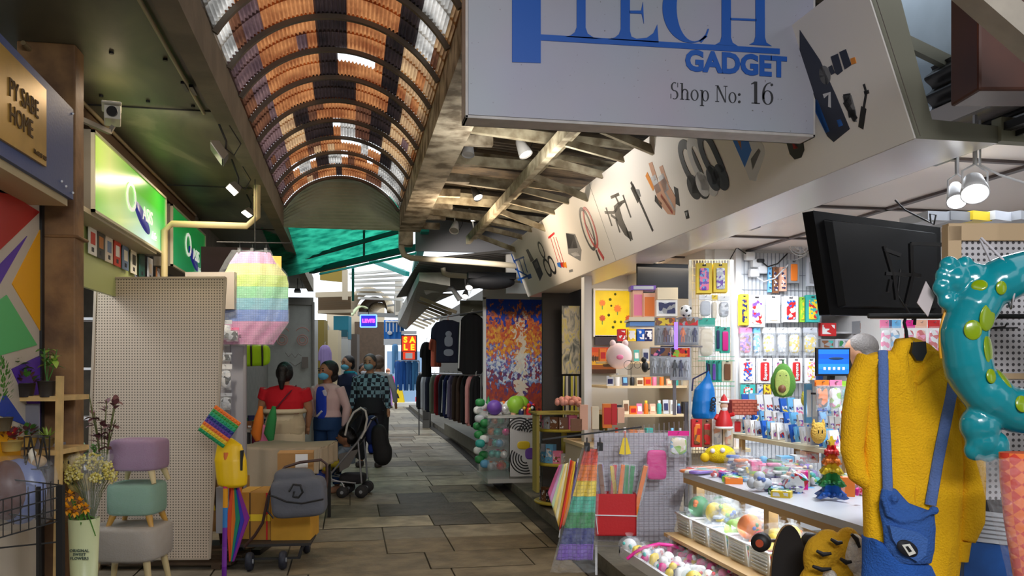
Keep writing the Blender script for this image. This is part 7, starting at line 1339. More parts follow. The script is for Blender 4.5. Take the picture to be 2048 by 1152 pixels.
def spotl(px, py, d, tgt, lit, label, big=.05, m_=WHITE, flood=False, pw_=0, top=3.35, name='spot_lamp'):
    p = P(px, py, d=d); r = thing(name, label, 'lamp', p); T = (Vector(tgt)).to_track_quat('-Z', 'Y').to_matrix().to_4x4(); b = MB()
    if flood: b.box((0, 0, .04), (big * 2.4, big * 1.6, .05), 0, taper=.7); b.v = [tuple(T @ Vector(v)) for v in b.v]; b.obj('housing', m_, r); b = MB(); b.bx(-big * 1.1, big * 1.1, -big * .7, big * .7, .008, .014)
    else: b.lathe([(.02, .15), (big * .6, .12), (big, .0), (big * .93, 0), (big * .5, .1)], n=20, caps=False); b.v = [tuple(T @ Vector(v)) for v in b.v]; b.obj('housing', m_, r); b = MB(); b.lathe([(big * .9, .012), (.001, .006)], n=20)
    b.v = [tuple(T @ Vector(v)) for v in b.v]; b.obj('lens', mat('lamp_glow', (255, 244, 226), .3, emit=6) if lit else mat('lamp_off', (150, 150, 150), .2), r)
    b = MB(); q = T @ Vector((0, 0, .08)); b.tube([q, (q.x, q.y + .02, q.z + .05), (0, .03, top - p.z)], .007, 6); b.obj('arm', m_ if not flood else DARK, r)
    b = MB(); b.tube([q, q + Vector((.05, 0, -.04)), q + Vector((.09, .02, .04)), (.05, .05, top - p.z)], .004, 5); b.obj('cable', BLACK, r); return r
spotl(957, 396, 8.2, (.3, -.5, -.8), True, 'black spot lamp with a lit round lens under the rusty roof', .05, BLACK); spotl(1052, 310, 6.4, (.3, -.3, -.8), True, 'white bell shaped spot lamp under the hanging sign', .055); spotl(948, 440, 9.6, (.3, -.4, -.8), True, 'small lit lamp farther along under the rusty roof', .04, top=3.1)
spotl(908, 462, 9.6, (-.2, -.5, -.7), False, 'pale unlit spot lamp beside the peeling beam', .055); spotl(936, 310, 6.6, (-.1, -.3, -.9), False, 'grey unlit spot lamp with looped cable near the peeling beam', .05, pc('grey'))
spotl(938, 576, 13, (-.2, -.6, -.7), True, 'warm lit round lamp above the clothes stall', .06, top=3.02); spotl(930, 594, 13.4, (-.2, -.6, -.7), True, 'lower warm lit round lamp above the clothes stall', .06, top=3.02); spotl(926, 540, 13, (0, -.5, -.8), True, 'bright white dome lamp between the two drain pipes', .10, top=3.1)
spotl(430, 310, 5.4, (-.7, -.1, -.5), False, 'large grey floodlight seen from behind under the left slab', .085, mat('flood_grey', (96, 92, 84), .5), True, top=3.12, name='floodlight'); spotl(462, 382, 6.5, (-.6, -.2, -.7), True, 'grey floodlight with lit front edge under the left slab', .06, mat('flood_grey', (96, 92, 84), .5), True, top=3.12, name='floodlight'); spotl(492, 430, 7.8, (-.5, -.2, -.8), True, 'farther lit floodlight above the cream drain pipe', .055, mat('flood_grey', (96, 92, 84), .5), True, top=3.12, name='floodlight'); spotl(595, 585, 15, (0, -.3, -.9), False, 'small dark lamp at the far end under the left slab', .05, DARK, True, top=3.12, name='floodlight')
for i, (dx) in enumerate((0, .035)):
    q = P(370, 215, d=4.8); b = MB(); b.bx(-.010, .010, -.075, .075, -.008, .008); o = b.obj('sensor_bar', mat('bar_navy', (16, 17, 34), .3), loc=(q.x + dx, q.y + dx * 1.5, 3.1)); tag(o, ['left', 'right'][i] + ' one of two short dark bars fixed under the left slab', 'bar')
# cctv camera on its bracket
r = thing('security_camera', 'white security camera on a bracket beside the green sign', 'camera', P(225, 232, d=4.75), 0); b = MB(); b.box((0, 0, 0), (.085, .17, .075), 0, rz=.25); b.box((0, -.02, .045), (.10, .2, .012), 0, rz=.25); b.obj('housing', mat('cctv_white', (200, 196, 180), .45), r, bevel=.006); b = MB(); b.lathe([(.028, -.1), (.028, -.085), (.001, -.084)], (.022, 0, 0), 18, 0, 'Y'); b.obj('lens', BLACK, r); b = MB(); b.bar((0, .02, -.05), (-.02, .02, -.085), .02); b.bar((-.02, .02, -.085), (-.15, -.37, -.09), .025); b.obj('bracket', mat('cctv_grey', (130, 122, 108), .5), r)
# ================================================================== PEOPLE
def person(label, p, H, rz, arms, top, bottom, hair=((20, 17, 17), 'bun'), wide=1.0, skin=None, mask=None, legs=((-.05, .0), (.05, .0)), sleeves=2, shoes=(60, 50, 50), open_=None, skirt=None, sit=False, head_rz=0.0, face=True, vox=.011, coat_len=.50, lean=0.0, tex=None, grp=None, base=0.0, collar=None):
    """arms: [(elbow),(hand)] for right(-x) and left(+x) in body frame, metres at H=1.6; body faces -y"""
    r = thing('person', label, 'person', (p[0], p[1], base), rz, grp); S = H / 1.6; V = lambda x, y, z: Vector((x * S, y * S, z * S)); sk = skin or SKIN; w = wide
    HR = Matrix.Rotation(head_rz, 4, 'Z'); hc = V(0, -.015 + lean, 1.478); Z = S * 1.13; hp = lambda x, y, z: hc + HR @ V(x, y, z) * 1.13
    def limbs(b, grow, sleeve_to=1.0, hands=True):
        for s_, (el, ha) in zip((-1, 1), arms):
            sh = V(s_ * .165 * w, lean * .8, 1.285); el, ha = V(*el), V(*ha)
            if sleeve_to >= 1: b.tube([sh, (sh + el) / 2, el, (el + ha) / 2, el + (ha - el) * (.97 if grow else 1)], [(.052 * w + grow), (.047 * w + grow), (.040 + grow), (.035 + grow), (.027 + grow * 1.2)], 12)
            else: e2 = sh + (el - sh) * sleeve_to; b.tube([sh, (sh + e2) / 2, e2], [.056 * w + grow, .053 * w + grow, .05 * w + grow], 12)
            if hands and not grow:
                dr = (ha - el).normalized(); sd = dr.cross(Vector((0, 1, 0))); sd = sd.normalized() if sd.length > .1 else Vector((1, 0, 0)); pm = ha + dr * .035 * S; b.ball(pm, (.03 * S, .022 * S, .04 * S))
                for f_ in range(4): o_ = (sd * .9 + Vector((0, .4, 0))).normalized() * ((f_ - 1.5) * .014 * S); b.tube([pm + o_, pm + o_ + dr * .06 * S, pm + o_ * .9 + dr * (.085 - .006 * abs(f_ - 1)) * S + Vector((0, -.012, 0))], [.009 * S, .008 * S, .006 * S], 6)
                b.tube([pm, pm + Vector((0, -.035, 0)) * S, pm + Vector((0, -.04, 0)) * S + dr * .03 * S], [.010 * S, .009 * S, .007 * S], 6)
    b = MB(); b.ball(hc + V(0, 0, .015), (.074 * Z, .092 * Z, .095 * Z)); b.ball(hp(0, -.02, -.045), (.055 * Z, .062 * Z, .055 * Z)); b.ball(hp(0, -.092, -.012), (.012 * Z, .016 * Z, .022 * Z)); b.ball(hp(0, -.078, -.05), (.025 * Z, .012 * Z, .008 * Z))
    for s_ in (-1, 1): b.ball(hp(s_ * .075, 0, -.01), (.008 * Z, .018 * Z, .028 * Z))
    b.tube([hc - V(0, -.01, .04), V(0, .01 + lean * .7, 1.29)], [.05 * S, .058 * S], 12)
    tor = lambda g: [[V(math.cos(2 * PI * j / 24) * (rx + g), (y0 + lean * (z / 1.3)) + math.sin(2 * PI * j / 24) * (ry + g), z) for j in range(24)] for z, rx, ry, y0 in ((1.335, .06, .05, .01), (1.31, .13 * w, .075, .01), (1.27, .175 * w, .09, .01), (1.15, .17 * w, .11 * w, 0), (1.0, .145 * w, .10 * w, 0), (.88, .16 * w, .115 * w, .0), (.78, .175 * w, .12 * w, .01))]
    b.rings(tor(0)); limbs(b, 0)
    if not sit:
        for s_, (dx, dy) in zip((-1, 1), legs): b.tube([V(s_ * .085 * w, .01, .82), V(s_ * .09 + dx * .5, dy * .5 - .01, .45), V(s_ * .09 + dx, dy + .01, .08)], [.085 * S * w, .055 * S, .036 * S], 12); b.ball(V(s_ * .09 + dx, dy - .04, .035), (.035 * S, .09 * S, .03 * S))
    b.obj('body', sk, r, fuse=vox * S)
    tm = tex or c_(*top, .85)
    b = MB(); rr = tor(.014); hem = coat_len * 1.6
    b.rings([q for q in rr if q[0].z >= hem * S * .97] + [[V(math.cos(2 * PI * j / 24) * (.175 * w + .012), lean * .5 + math.sin(2 * PI * j / 24) * (.125 * w + .012), hem) for j in range(24)]]); limbs(b, .012 * S, 1.0 if sleeves == 2 else .55, False); b.obj('top', tm, r, fuse=vox * S)
    if open_: b = MB(); pillow(b, (0, -.118 * S * w, 1.10 * S), (.15 * S, .04 * S, .40 * S), .5, .6); b.obj('shirt_front', c_(*open_, .8), r); b = MB(); [b.poly([(s_ * .02 * S, 1.14 * S), (s_ * .11 * S, 1.27 * S), (s_ * .05 * S, 1.33 * S)][::s_], -.135 * S, -.118 * S) for s_ in (-1, 1)]; b.obj('lapel', tm, r)
    if collar: b = MB(); b.torus(V(0, .02, 1.34), .07 * S, .025 * S, 20, 8, 0, 'Z'); b.ball(V(0, .09, 1.30), (.10 * S, .05 * S, .06 * S)); b.obj('hood', c_(*collar, .9), r)
    if not sit:
        b = MB(); b.rings([[V(math.cos(2 * PI * j / 24) * rx * w, .0 + math.sin(2 * PI * j / 24) * ry * w, z) for j in range(24)] for z, rx, ry in ((1.0, .155, .115), (.88, .182, .135), (.76, .18, .14))])
        for s_, (dx, dy) in zip((-1, 1), legs): b.tube([V(s_ * .09 * w, .01, .84), V(s_ * .09 + dx * .5, dy * .5, .45), V(s_ * .09 + dx, dy + .01, .10)], [.098 * S * w, .072 * S, .055 * S], 12)
        b.obj('trousers', c_(*bottom, .85), r, fuse=vox * S)
        for s_, (dx, dy) in zip((-1, 1), legs): b = MB(); pillow(b, V(s_ * .09 + dx, dy - .035, .04), (.085 * S, .235 * S, .08 * S), .5, .7); b.obj('shoe', c_(*shoes, .6), r)
    if skirt: b = MB(); b.rings([[V(math.cos(2 * PI * j / 28) * rx * w * (1 + .03 * math.sin(j * 5)), math.sin(2 * PI * j / 28) * ry * w, z) for j in range(28)] for z, rx, ry in skirt[1]]); b.torus(V(0, 0, skirt[1][0][0] - .03), .175 * S * w, .03 * S, 28, 8, 0, 'Z'); b.obj('tied_jacket', c_(*skirt[0], .9), r, fuse=vox * S)
    hm = mat('hair_%d_%d_%d' % hair[0], hair[0], .5, bump=.4, bscale=80); b = MB(); b.ball(hp(0, .018, .035), (.083 * Z, .092 * Z, .088 * Z))
    if hair[1] != 'cap': b.ball(hp(0, .045, -.02), (.078 * Z, .06 * Z, .07 * Z))
    if hair[1] == 'bun': b.ball(hp(0, .03, .0), (.092 * Z, .09 * Z, .10 * Z)); b.ball(hp(0, .10, .04), (.055 * Z, .05 * Z, .055 * Z)); b.tube([hp(0, .10, .02), hp(0, .125, -.08), hp(.0, .12, -.17)], [.045 * Z, .04 * Z, .018 * Z], 10)
    if hair[1] == 'full': b.ball(hp(0, .05, .03), (.098 * Z, .095 * Z, .10 * Z)); b.ball(hp(.0, .07, -.05), (.085 * Z, .06 * Z, .07 * Z))
    if hair[1] == 'cap': b.poly([(x * S * .06 + hc.x, z) for x, z in ((-1, hc.z + .05 * S), (1, hc.z + .05 * S), (1, hc.z + .065 * S), (-1, hc.z + .065 * S))], hc.y - .14 * S, hc.y)
    o = b.obj('hair' if hair[1] != 'cap' else 'cap', hm, r, fuse=.009 * S)
    if face:
        for s_ in (-1, 1): b = MB(); b.ball(hp(s_ * .03, -.086, .012), (.012 * Z, .006 * Z, .007 * Z), 0, 10, 6); b.ball(hp(s_ * .03, -.088, .034), (.018 * Z, .006 * Z, .004 * Z), 0, 10, 6); b.obj('eye', BLACK, r)
    if mask: b = MB(); b.ball(hp(0, -.045, -.042), (.060 * Z, .064 * Z, .048 * Z)); b.obj('face_mask', c_(*mask, .7), r)
    return r, V
dn = ((-.25, .02, 1.04), (-.28, -.03, .82)), ((.25, .02, 1.04), (.28, -.03, .82))
r, V = person('woman in red t-shirt seen from behind with pale jacket tied at the waist', P(570, 900, d=10.0), 1.585, PI - .25, (((-.28, -.06, 1.03), (-.24, -.13, .84)), ((.30, -.02, 1.06), (.33, -.26, .98))), (196, 14, 34), (196, 180, 150), wide=1.32, sleeves=1, coat_len=.62, skirt=((218, 202, 172), [(1.06, .150, .115), (1.0, .155, .12), (.88, .172, .132), (.72, .18, .14), (.60, .18, .14)]), face=False, shoes=(90, 80, 70))
b = MB(); b.tube([V(-.14, .02, 1.33), V(-.08, .17, 1.22), V(.06, .185, 1.05), V(.20, .12, .80)], .010, 8, flat=(1, .5)); b.tube([V(-.14, .02, 1.33), V(-.06, -.15, 1.2), V(.10, -.18, 1.0), V(.22, -.05, .80)], .008, 8); b.obj('bag_strap', c_(96, 20, 44), r); b = MB(); pillow(b, V(.26, .10, .72), (.20, .08, .22), .4, .5); b.obj('shoulder_bag', c_(110, 22, 54), r); b = MB(); b.ball(V(.40, .03, .72), (.05, .02, .13)); tag(b.obj('pink_fan', pc('pink'), loc=r.matrix_basis @ V(.0, 0, 0) if False else P(527, 872, d=9.7) - Vector((0, 0, 0))), 'pink oval item beside the burgundy bag', 'toy'); bpy.data.objects['pink_fan'].data.transform(Matrix.Translation(-V(.40, .03, .72)))
r, V = person('woman in pale pink jacket and blue face mask standing beside the stroller', P(655, 980, d=10.5), 1.6, -.62, (((-.27, .03, 1.03), (-.31, -.02, .80)), ((.26, .04, 1.04), (.27, -.02, .80))), (206, 176, 176), (26, 62, 110), hair=((22, 18, 18), 'full'), skin=SKIN2, mask=(90, 180, 226), open_=(24, 60, 190), wide=1.05, coat_len=.575, shoes=(190, 140, 110), head_rz=-.15)
b = MB(); pillow(b, (.02, -.125, 1.22), (.13, .035, .09), .5, .5); b.obj('shirt_collar', c_(200, 200, 220), r); b = MB(); b.bar((-.05, -.145, .93), (.03, -.15, 1.0), .02); b.obj('shirt_graphic', WHITE, r)
person('man in navy jacket with teal hood and blue mask', P(697, 900, d=14.6), 1.74, -.9, dn, (26, 34, 66), (34, 34, 44), hair=((22, 18, 18), 'short'), mask=(110, 190, 220), collar=(24, 140, 160), vox=.014, wide=1.05)
pm, nt, bb = _new('plaid'); tc = nt.nodes.new('ShaderNodeTexCoord'); ck = nt.nodes.new('ShaderNodeTexChecker'); ck.inputs['Scale'].default_value = 16; ck.inputs[1].default_value = rgb(28, 32, 44) + (1,); ck.inputs[2].default_value = rgb(120, 150, 165) + (1,); nt.links.new(tc.outputs['Object'], ck.inputs[0]); nt.links.new(ck.outputs[0], bb.inputs[0]); bb.inputs['Roughness'].default_value = .9
person('man in dark plaid shirt wearing a mask behind the stroller', P(740, 900, d=13.2), 1.74, -.35, dn, (40, 44, 60), (22, 22, 30), hair=((70, 66, 64), 'short'), mask=(120, 160, 175), tex=pm, wide=1.15, vox=.014)
person('person in pale shirt and dark trousers walking behind the plaid shirt man', P(757, 900, d=15.4), 1.76, PI, dn, (176, 180, 180), (40, 42, 46), hair=((100, 80, 66), 'short'), vox=.015, legs=((-.02, -.1), (.03, .15)), face=False)
person('person in patterned maroon top between two masked men', P(727, 900, d=17), 1.62, .2, dn, (130, 80, 110), (40, 40, 50), hair=((40, 30, 30), 'short'), mask=(226, 226, 230), vox=.016)
person('person in bright pink top and peach cap far along the passage', P(776, 800, d=33.5), 1.55, .1, dn, (240, 30, 150), (170, 130, 190), hair=((230, 150, 120), 'cap'), vox=.016, mask=(240, 200, 170))
person('grey haired person in pale shirt behind the blue monitor', P(1724, 900, d=5.9), 1.62, -2.2, dn, (206, 206, 212), (40, 40, 50), hair=((112, 106, 102), 'short'), vox=.012, face=False, base=.12)
b = MB(); b.box((0, 0, 0), (.05, .02, .5), 0, ry=-.3); tag(b.obj('apron_strap', BLACK, loc=P(1712, 790, d=5.65)), 'black strap over the pale shirt behind the monitor', 'strap')
# child in the stroller
dC = 10.2
def stp(px, py, dy=0.0): q = P(px, py, d=dC + dy); return q
cp_ = stp(712, 960); r = thing('stroller', 'black folding stroller with pale canopy rim facing left', 'stroller', (cp_.x, cp_.y, 0), -YAW); k = dC / FPX; G = lambda px, py, y=0: Vector(((px - 712) * k, y, EYE + (740 - py) * k))
fm = mat('stroller_grey', (170, 170, 176), .35, .6)
for y in (-.2, .2):
    b = MB(); b.tube([G(735, 858, y), G(722, 880, y), G(690, 918, y), G(662, 952, y)], .012, 8); b.tube([G(722, 880, y), G(727, 935, y), G(729, 962, y)], .011, 8); b.tube([G(656, 956, y), G(718, 962, y)], .010, 8); b.tube([G(662, 952, y), G(690, 960, y), G(696, 972, y)], .010, 8); b.tube([G(722, 880, y), G(738, 858, y), G(748, 838, y)], .011, 8); b.obj('side_frame', fm, r)
b = MB(); b.tube([G(748, 838, -.2), G(750, 835, 0), G(748, 838, .2)], .016, 8); b.obj('handle', BLACK, r)
b = MB(); b.tube([G(722, 884, -.19), G(700, 918, -.17), G(680, 940, -.16)], .005, 6)
def seat(u, v): return G(728 - 50 * u, 868 + 74 * u, -.17 + .34 * v) + Vector((0, 0, -.03 * math.sin(PI * v)))
b = MB(); b.sheet(seat, 8, 8); b.obj('seat', c_(36, 34, 38, .9), r, solid=.02); b = MB(); b.poly([((-28) * k, EYE - 165 * k), (12 * k, EYE - 155 * k), (-8 * k, EYE - 190 * k), (-26 * k, EYE - 200 * k)], -.20, -.19); b.obj('side_cloth', c_(110, 106, 104, .9), r)
b = MB(); b.sheet(lambda u, v: G(700 + 36 * math.sin(u * 2.6) - 14 * (1 - u), 878 - 62 * math.sin(PI * (u * .82 + .1)) , (-.2 + .4 * v)) + Vector((-.0, 0, -.02 * (2 * v - 1) ** 2)), 10, 8); b.obj('canopy', mat('canopy_dark', (30, 32, 38), .7), r, solid=.012)
b = MB(); b.tube([G(x, y, -.21) for x, y in [(697, 868), (702, 845), (714, 823), (728, 814), (737, 820), (740, 836), (736, 858), (728, 874)]], .013, 8); b.obj('canopy_rim', c_(206, 204, 200, .4), r)
b = MB(); b.tube([G(676, 905, -.19), G(664, 912, 0), G(676, 905, .19)], .014, 8); b.obj('safety_bar', BLACK, r); b = MB(); pillow(b, G(706, 956), (.30, .34, .12), .4, .5); b.obj('basket', c_(40, 38, 42, .9), r)
for px, py in ((692, 970), (729, 974)):
    for y in (-.24, -.16, .16, .24): b = MB(); q = G(px, py, y); rr = .072 if px > 700 else .065; b.lathe([(.02, -.018), (rr, -.016), (rr, .016), (.02, .018)], (q.x, q.y, rr), 20, 0, 'Y'); w_ = b.obj('wheel', mat('tyre', (46, 44, 46), .7), r); b = MB(); b.lathe([(.02, -.021), (.02, .021)], (q.x, q.y, rr), 12, 0, 'Y'); b.obj('hub', pc('grey'), w_)
r2 = thing('shopping_bag', 'large black bag hanging from the stroller handle', 'bag', stp(762, 890), -YAW); b = MB(); pillow(b, (0, 0, 0), (.20, .26, .50), .7, .7, T=Matrix.Rotation(-.15, 4, 'Y')); pillow(b, (.02, 0, -.1), (.22, .26, .26), .7, .7); b.obj('body', mat('bag_black', (24, 24, 28), .8, bump=.3, bscale=12), r2, fuse=.015); b = MB(); b.tube([(-.02, 0, .22), (-.08, 0, .32), (-.04, .1, .2)], .012, 6); b.obj('strap', BLACK, r2)
b = MB(); pillow(b, (0, 0, 0), (.16, .22, .36), .7, .6); pillow(b, (.0, 0, -.22), (.10, .16, .12), .7, .6, 1); tag(b.obj('blue_bundle', [c_(24, 40, 90, .85), c_(20, 60, 170, .7)], loc=stp(744, 860, .1)), 'navy blue bundle hung behind the stroller canopy', 'bundle')
# the child: one continuous sitting body
q = stp(690, 900); r = thing('person', 'small child sitting in the stroller in grey top and yellow trousers', 'person', (q.x, q.y, 0), -YAW); G2 = lambda px, py, y=0: Vector(((px - 690) * k, y, EYE + (740 - py) * k)); b = MB()
b.ball(G2(691, 874), (.095, .085, .10)); b.ball(G2(684, 880), (.05, .05, .05)); b.ball(G2(673, 876), (.014, .014, .014)); b.ball(G2(694, 878, -.085), (.018, .010, .024)); b.tube([G2(694, 886), G2(694, 896)], .04, 10); b.tube([G2(694, 894), G2(692, 925)], [.085, .10], 14)
for y in (-.1, .1): b.tube([G2(693, 898, y), G2(680, 910, y * 1.2), G2(668, 912, y * .7)], [.035, .03, .025], 8); b.ball(G2(666, 912, y * .7), .026); [b.tube([G2(666, 911 + f_, y * .7), G2(660, 911 + f_ * 2, y * .7)], .008, 6) for f_ in (-2, 0, 2)]
for y in (-.07, .07): b.tube([G2(692, 926, y), G2(662, 922, y), G2(650, 945, y * 1.1)], [.06, .05, .035], 10)
b.obj('body', SKIN2, r, fuse=.011); b = MB(); b.tube([G2(694, 893), G2(692, 926)], [.10, .115], 14)
for y in (-.1, .1): b.tube([G2(693, 898, y), G2(680, 910, y * 1.2), G2(670, 911, y * .7)], [.048, .042, .036], 8)
b.obj('top', c_(120, 134, 150, .9), r, fuse=.011); b = MB()
for i in range(5): b.ball(G2(684 + 2 * i, 901 + (i % 2) * 2, -.115), .010, 0, 6, 4)
b.obj('top_pattern', c_(220, 190, 170, .9), r); b = MB()
for y in (-.07, .07): b.tube([G2(692, 927, y), G2(662, 923, y), G2(652, 940, y * 1.1)], [.072, .062, .055], 10)
b.obj('trousers', c_(196, 176, 50, .9), r, fuse=.011)
for y in (-.08, .08): b = MB(); pillow(b, G2(644, 952, y), (.13, .07, .07), .5, .6, T=Matrix.Rotation(.4, 4, 'Y')); b.obj('shoe', c_(30, 60, 170, .6), r)
b = MB(); b.ball(G2(694, 868), (.105, .095, .10)); b.ball(G2(702, 876), (.08, .09, .08)); b.obj('hair', HAIR, r, fuse=.01)
for y in (-.03, .03): b = MB(); b.ball(G2(677, 873, y), (.008, .012, .008)); b.obj('eye', BLACK, r)
# ================================================================== TROLLEY, CLOTH TABLE, LEFT-HAND HANGING GOODS
dK = 6.6; q = P(540, 1100, d=dK); r = thing('trolley', 'flat folding trolley with black wheels and long curved brown handle', 'trolley', (q.x, q.y, 0), -YAW + .12); k = dK / FPX
G = lambda px, py, y=0: Vector(((px - 540) * k, y, EYE + (740 - py) * k))
b = MB(); b.bx(-.33, .33, -.18, .28, .165, .185); b.obj('platform', mat('tr_dark', (44, 40, 38), .6), r); b = MB()
for x in (-.27, .27): b.bar((x, -.16, .17), (x * .9, -.2, .075), .018); b.bar((x, .26, .17), (x * .9, .3, .075), .018)
b.bar((-.27, -.16, .16), (-.27, .26, .16), .02); b.bar((.27, -.16, .16), (.27, .26, .16), .02); b.bar((-.25, -.2, .08), (.25, -.2, .08), .015); b.bar((-.25, .3, .08), (.25, .3, .08), .015); b.obj('undercarriage', DARK, r)
for x, y in ((-.11, -.24), (.13, -.22), (-.28, .3), (.24, .34)): b = MB(); b.lathe([(.02, -.02), (.06, -.025), (.07, -.01), (.07, .01), (.06, .025), (.02, .02)], n=20, axis='X'); w_ = b.obj('wheel', mat('tr_wheel', (34, 36, 48), .6), r, (x, y, .07)); b = MB(); b.lathe([(.018, -.028), (.018, .028)], n=12, axis='X'); b.obj('hub', pc('grey'), w_)
b = MB(); b.tube([G(x, y, yy) for x, y, yy in [(500, 1082, -.2), (520, 1060, -.22), (536, 1035, -.24), (546, 985, -.24), (560, 950, -.24), (578, 928, -.23), (605, 920, -.2), (645, 916, -.18), (656, 925, -.18), (656, 960, -.18), (652, 985, -.2)]], .011, 10); b.obj('handle', mat('tr_handle', (70, 46, 40), .45), r)
def carton(px0, py0, px1, py1, y0, y1, col, label, tapes=(), rz=0): 
    r = thing('carton', label, 'box', P(px0, py1, d=dK) + Vector((SN, CS, 0)) * y0, -YAW + rz); k = dK / FPX; w, h = (px1 - px0) * k, (py1 - py0) * k; b = MB(); b.bx(0, w, 0, y1 - y0, 0, h); b.obj('body', mat('carton_%d' % col[0], col, .75, var=.08, scale=5), r); b = MB()
    for x0, x1, z0, z1, c in tapes: b.bx(x0 * w, x1 * w, -.003, 0, z0 * h, z1 * h, c)
    if tapes: b.obj('tape', [pc('yellow'), pc('red'), c_(60, 40, 30), pc('white')], r)
    return r
carton(470, 985, 498, 1078, 0, .34, (196, 150, 60), 'narrow yellow tinted carton at the left of the trolley'); carton(500, 985, 543, 1082, -.02, .36, (178, 130, 54), 'tall brown carton bound with red straps on the trolley', [(0, 1, .42, .56, 0), (.78, .86, 0, 1, 1), (.02, .06, 0, 1, 2)])
carton(545, 1000, 622, 1082, -.04, .34, (204, 150, 44), 'wide amber carton under the grey bag on the trolley', [(.25, .8, .2, .6, 2)] if 0 else [], .05); carton(552, 908, 622, 950, .04, .3, (170, 126, 72), 'brown parcel with white label behind the grey bag', [(.5, .85, .3, .95, 3)], .2)
r = thing('duffel_bag', 'grey fabric holdall with black straps hanging on the trolley', 'bag', P(599, 985, d=6.25), -YAW + .1); k = 6.25 / FPX; b = MB()
pillow(b, (0, .0, -8 * k), (106 * k, .26, 78 * k), .35, .35, T=Matrix.Rotation(-.06, 4, 'Y')); pillow(b, (-10 * k, 0, 24 * k), (78 * k, .2, 48 * k), .5, .5); b.obj('body', mat('bag_grey', (96, 98, 106), .85, bump=.35, bscale=14), r, fuse=.009)
b = MB(); b.tube([(x * k, -.142, z * k) for x, z in [(-50, 0), (-42, -2), (-20, -12), (10, -16), (52, -8)]], .006, 6); b.tube([(x * k, -.150, z * k) for x, z in [(-14, 8), (-6, 22), (8, 20), (12, 6), (4, -4), (-6, -2), (-4, 8)]], .008, 6); b.tube([(x * k, -.14, z * k) for x, z in [(-52, 0), (-56, -30), (-44, -44)]], .007, 6); b.obj('strap', BLACK, r)
# table under a beige cloth
r = thing('cloth_table', 'table covered by a draped beige cloth behind the trolley', 'table', P(556, 893, d=8.0), -YAW); r.location.z = 0; k = 8.0 / FPX; zt = EYE + (740 - 896) * k
b = MB(); b.bx(-.36, .36, .0, .7, zt - .04, zt - .01); b.obj('top', CARD, r)
for x in (-.34, .34):
    for y in (.03, .66): b = MB(); b.bx(x - .015, x + .015, y - .015, y + .015, 0, zt - .04); b.obj('leg', DARK, r)
def cl(u, v): 
    x = -.40 + .80 * u; f_ = .012 * math.sin(u * 28); 
    if v < .5: return (x, -.04 + f_ - .05 * (1 - 2 * v), zt - .46 * (1 - 2 * v) * (.75 + .25 * math.cos(u * 3)))
    return (x, -.04 + f_ + (v - .5) * 2 * .78, zt + .006 * math.sin(u * 9 + v * 12))
b = MB(); b.sheet(cl, 60, 40); b.sheet(lambda u, v: (.40 + .012 * math.sin(u * 20), -.04 + .78 * u, zt - .2 * v), 30, 8); b.sheet(lambda u, v: (-.40 + .012 * math.sin(u * 20), -.04 + .78 * u, zt - .42 * v), 30, 8); b.obj('cloth', mat('cloth_beige', (176, 160, 136), .9, bump=.3, bscale=10), r, solid=.006)
# stall table with small goods where the woman in red shops
r = thing('stall_table', 'low stall table of small goods left of the woman in red', 'table', P(462, 880, d=9.8), -YAW); r.location.z = 0; b = MB(); b.bx(-.5, .22, 0, 1.6, .78, .81); b.bx(-.5, .22, 0, 1.6, .50, .52); b.bx(-.48, .2, .02, 1.58, 0, .06); b.obj('shelf', mat('stall_pale', (160, 150, 140), .6), r)
for x in (-.48, .18):
    for y in (.02, 1.54): b = MB(); b.bx(x, x + .03, y, y + .03, 0, .78); b.obj('leg', DARK, r)
for i in range(40):
    c = R.choice(['red', 'white', 'brown', 'lime', 'orange', 'navy', 'yellow', 'pink', 'green']); lv = i % 2; x, y = R.uniform(-.42, .18), R.uniform(.04, .5) if lv else R.uniform(.04, 1.4); q = r.location + Vector((CS * x + SN * y, -SN * x + CS * y, (.81, .52)[lv])); rr = thing('small_goods', '%s small item on the %s of the stall table' % (c, ('top', 'lower shelf')[lv]), 'goods', q, R.uniform(-.5, .5), 'small goods on the stall table'); b = MB()
    if i % 3: b.bx(-.035, .035, -.03, .03, 0, R.uniform(.04, .12))
    else: b.ball((0, 0, .04), .04)
    b.obj('item', pc(c), rr); b = MB(); b.bx(-.02, .02, -.034, -.031, .01, .03); b.obj('label', WHITE, rr)
for px, c, dz in ((522, 'orange', 0), (548, 'green', .0)): b = MB(); b.tube([(0, 0, .18), (-.02, 0, .05), (-.05, 0, -.12), (-.03, 0, -.2)], [.02, .05, .06, .03], 10); tag(b.obj('folded_cloth', c_(*PAL[c], .9), loc=P(px, 845, d=9.4)), c + ' folded cloth hanging at the stall table edge', 'cloth')
# display frame with packs just right of the pegboard
r = thing('display_rack', 'slim pale frame hung with small packs beside the pegboard', 'display', P(455, 1000, d=7.0), -YAW); r.location.z = 0; b = MB(); b.bx(-.02, .02, 0, .03, 0, 2.0); b.bx(.13, .15, 0, .03, 0, 1.95); b.obj('frame', mat('frame_grey', (150, 146, 150), .5), r); b = MB(); b.bx(-.1, .14, .03, .04, .6, 2.0); b.obj('panel', mat('panel_grey', (170, 168, 174), .5), r); b = MB(); b.bx(-.3, .3, -.1, .3, 0, .04); b.obj('base', DARK, r)
for i, (py, c, h_) in enumerate([(640, 'silver', 40), (705, 'silver', 18), (728, 'white', 52), (786, 'silver', 34), (655, 'pink', 28)]): pack(440 + (i == 4) * 14, py, 24, h_, pc(c), prt([c, 'black', 'white', 'silver'], 30, i + 80), '%s small pack, %s on the frame beside the pegboard' % (c, ['topmost', 'second', 'third and tallest', 'lowest', 'slim one'][i]), 'bag', 1, d=6.9, hd=pc('pink') if i == 4 else None)
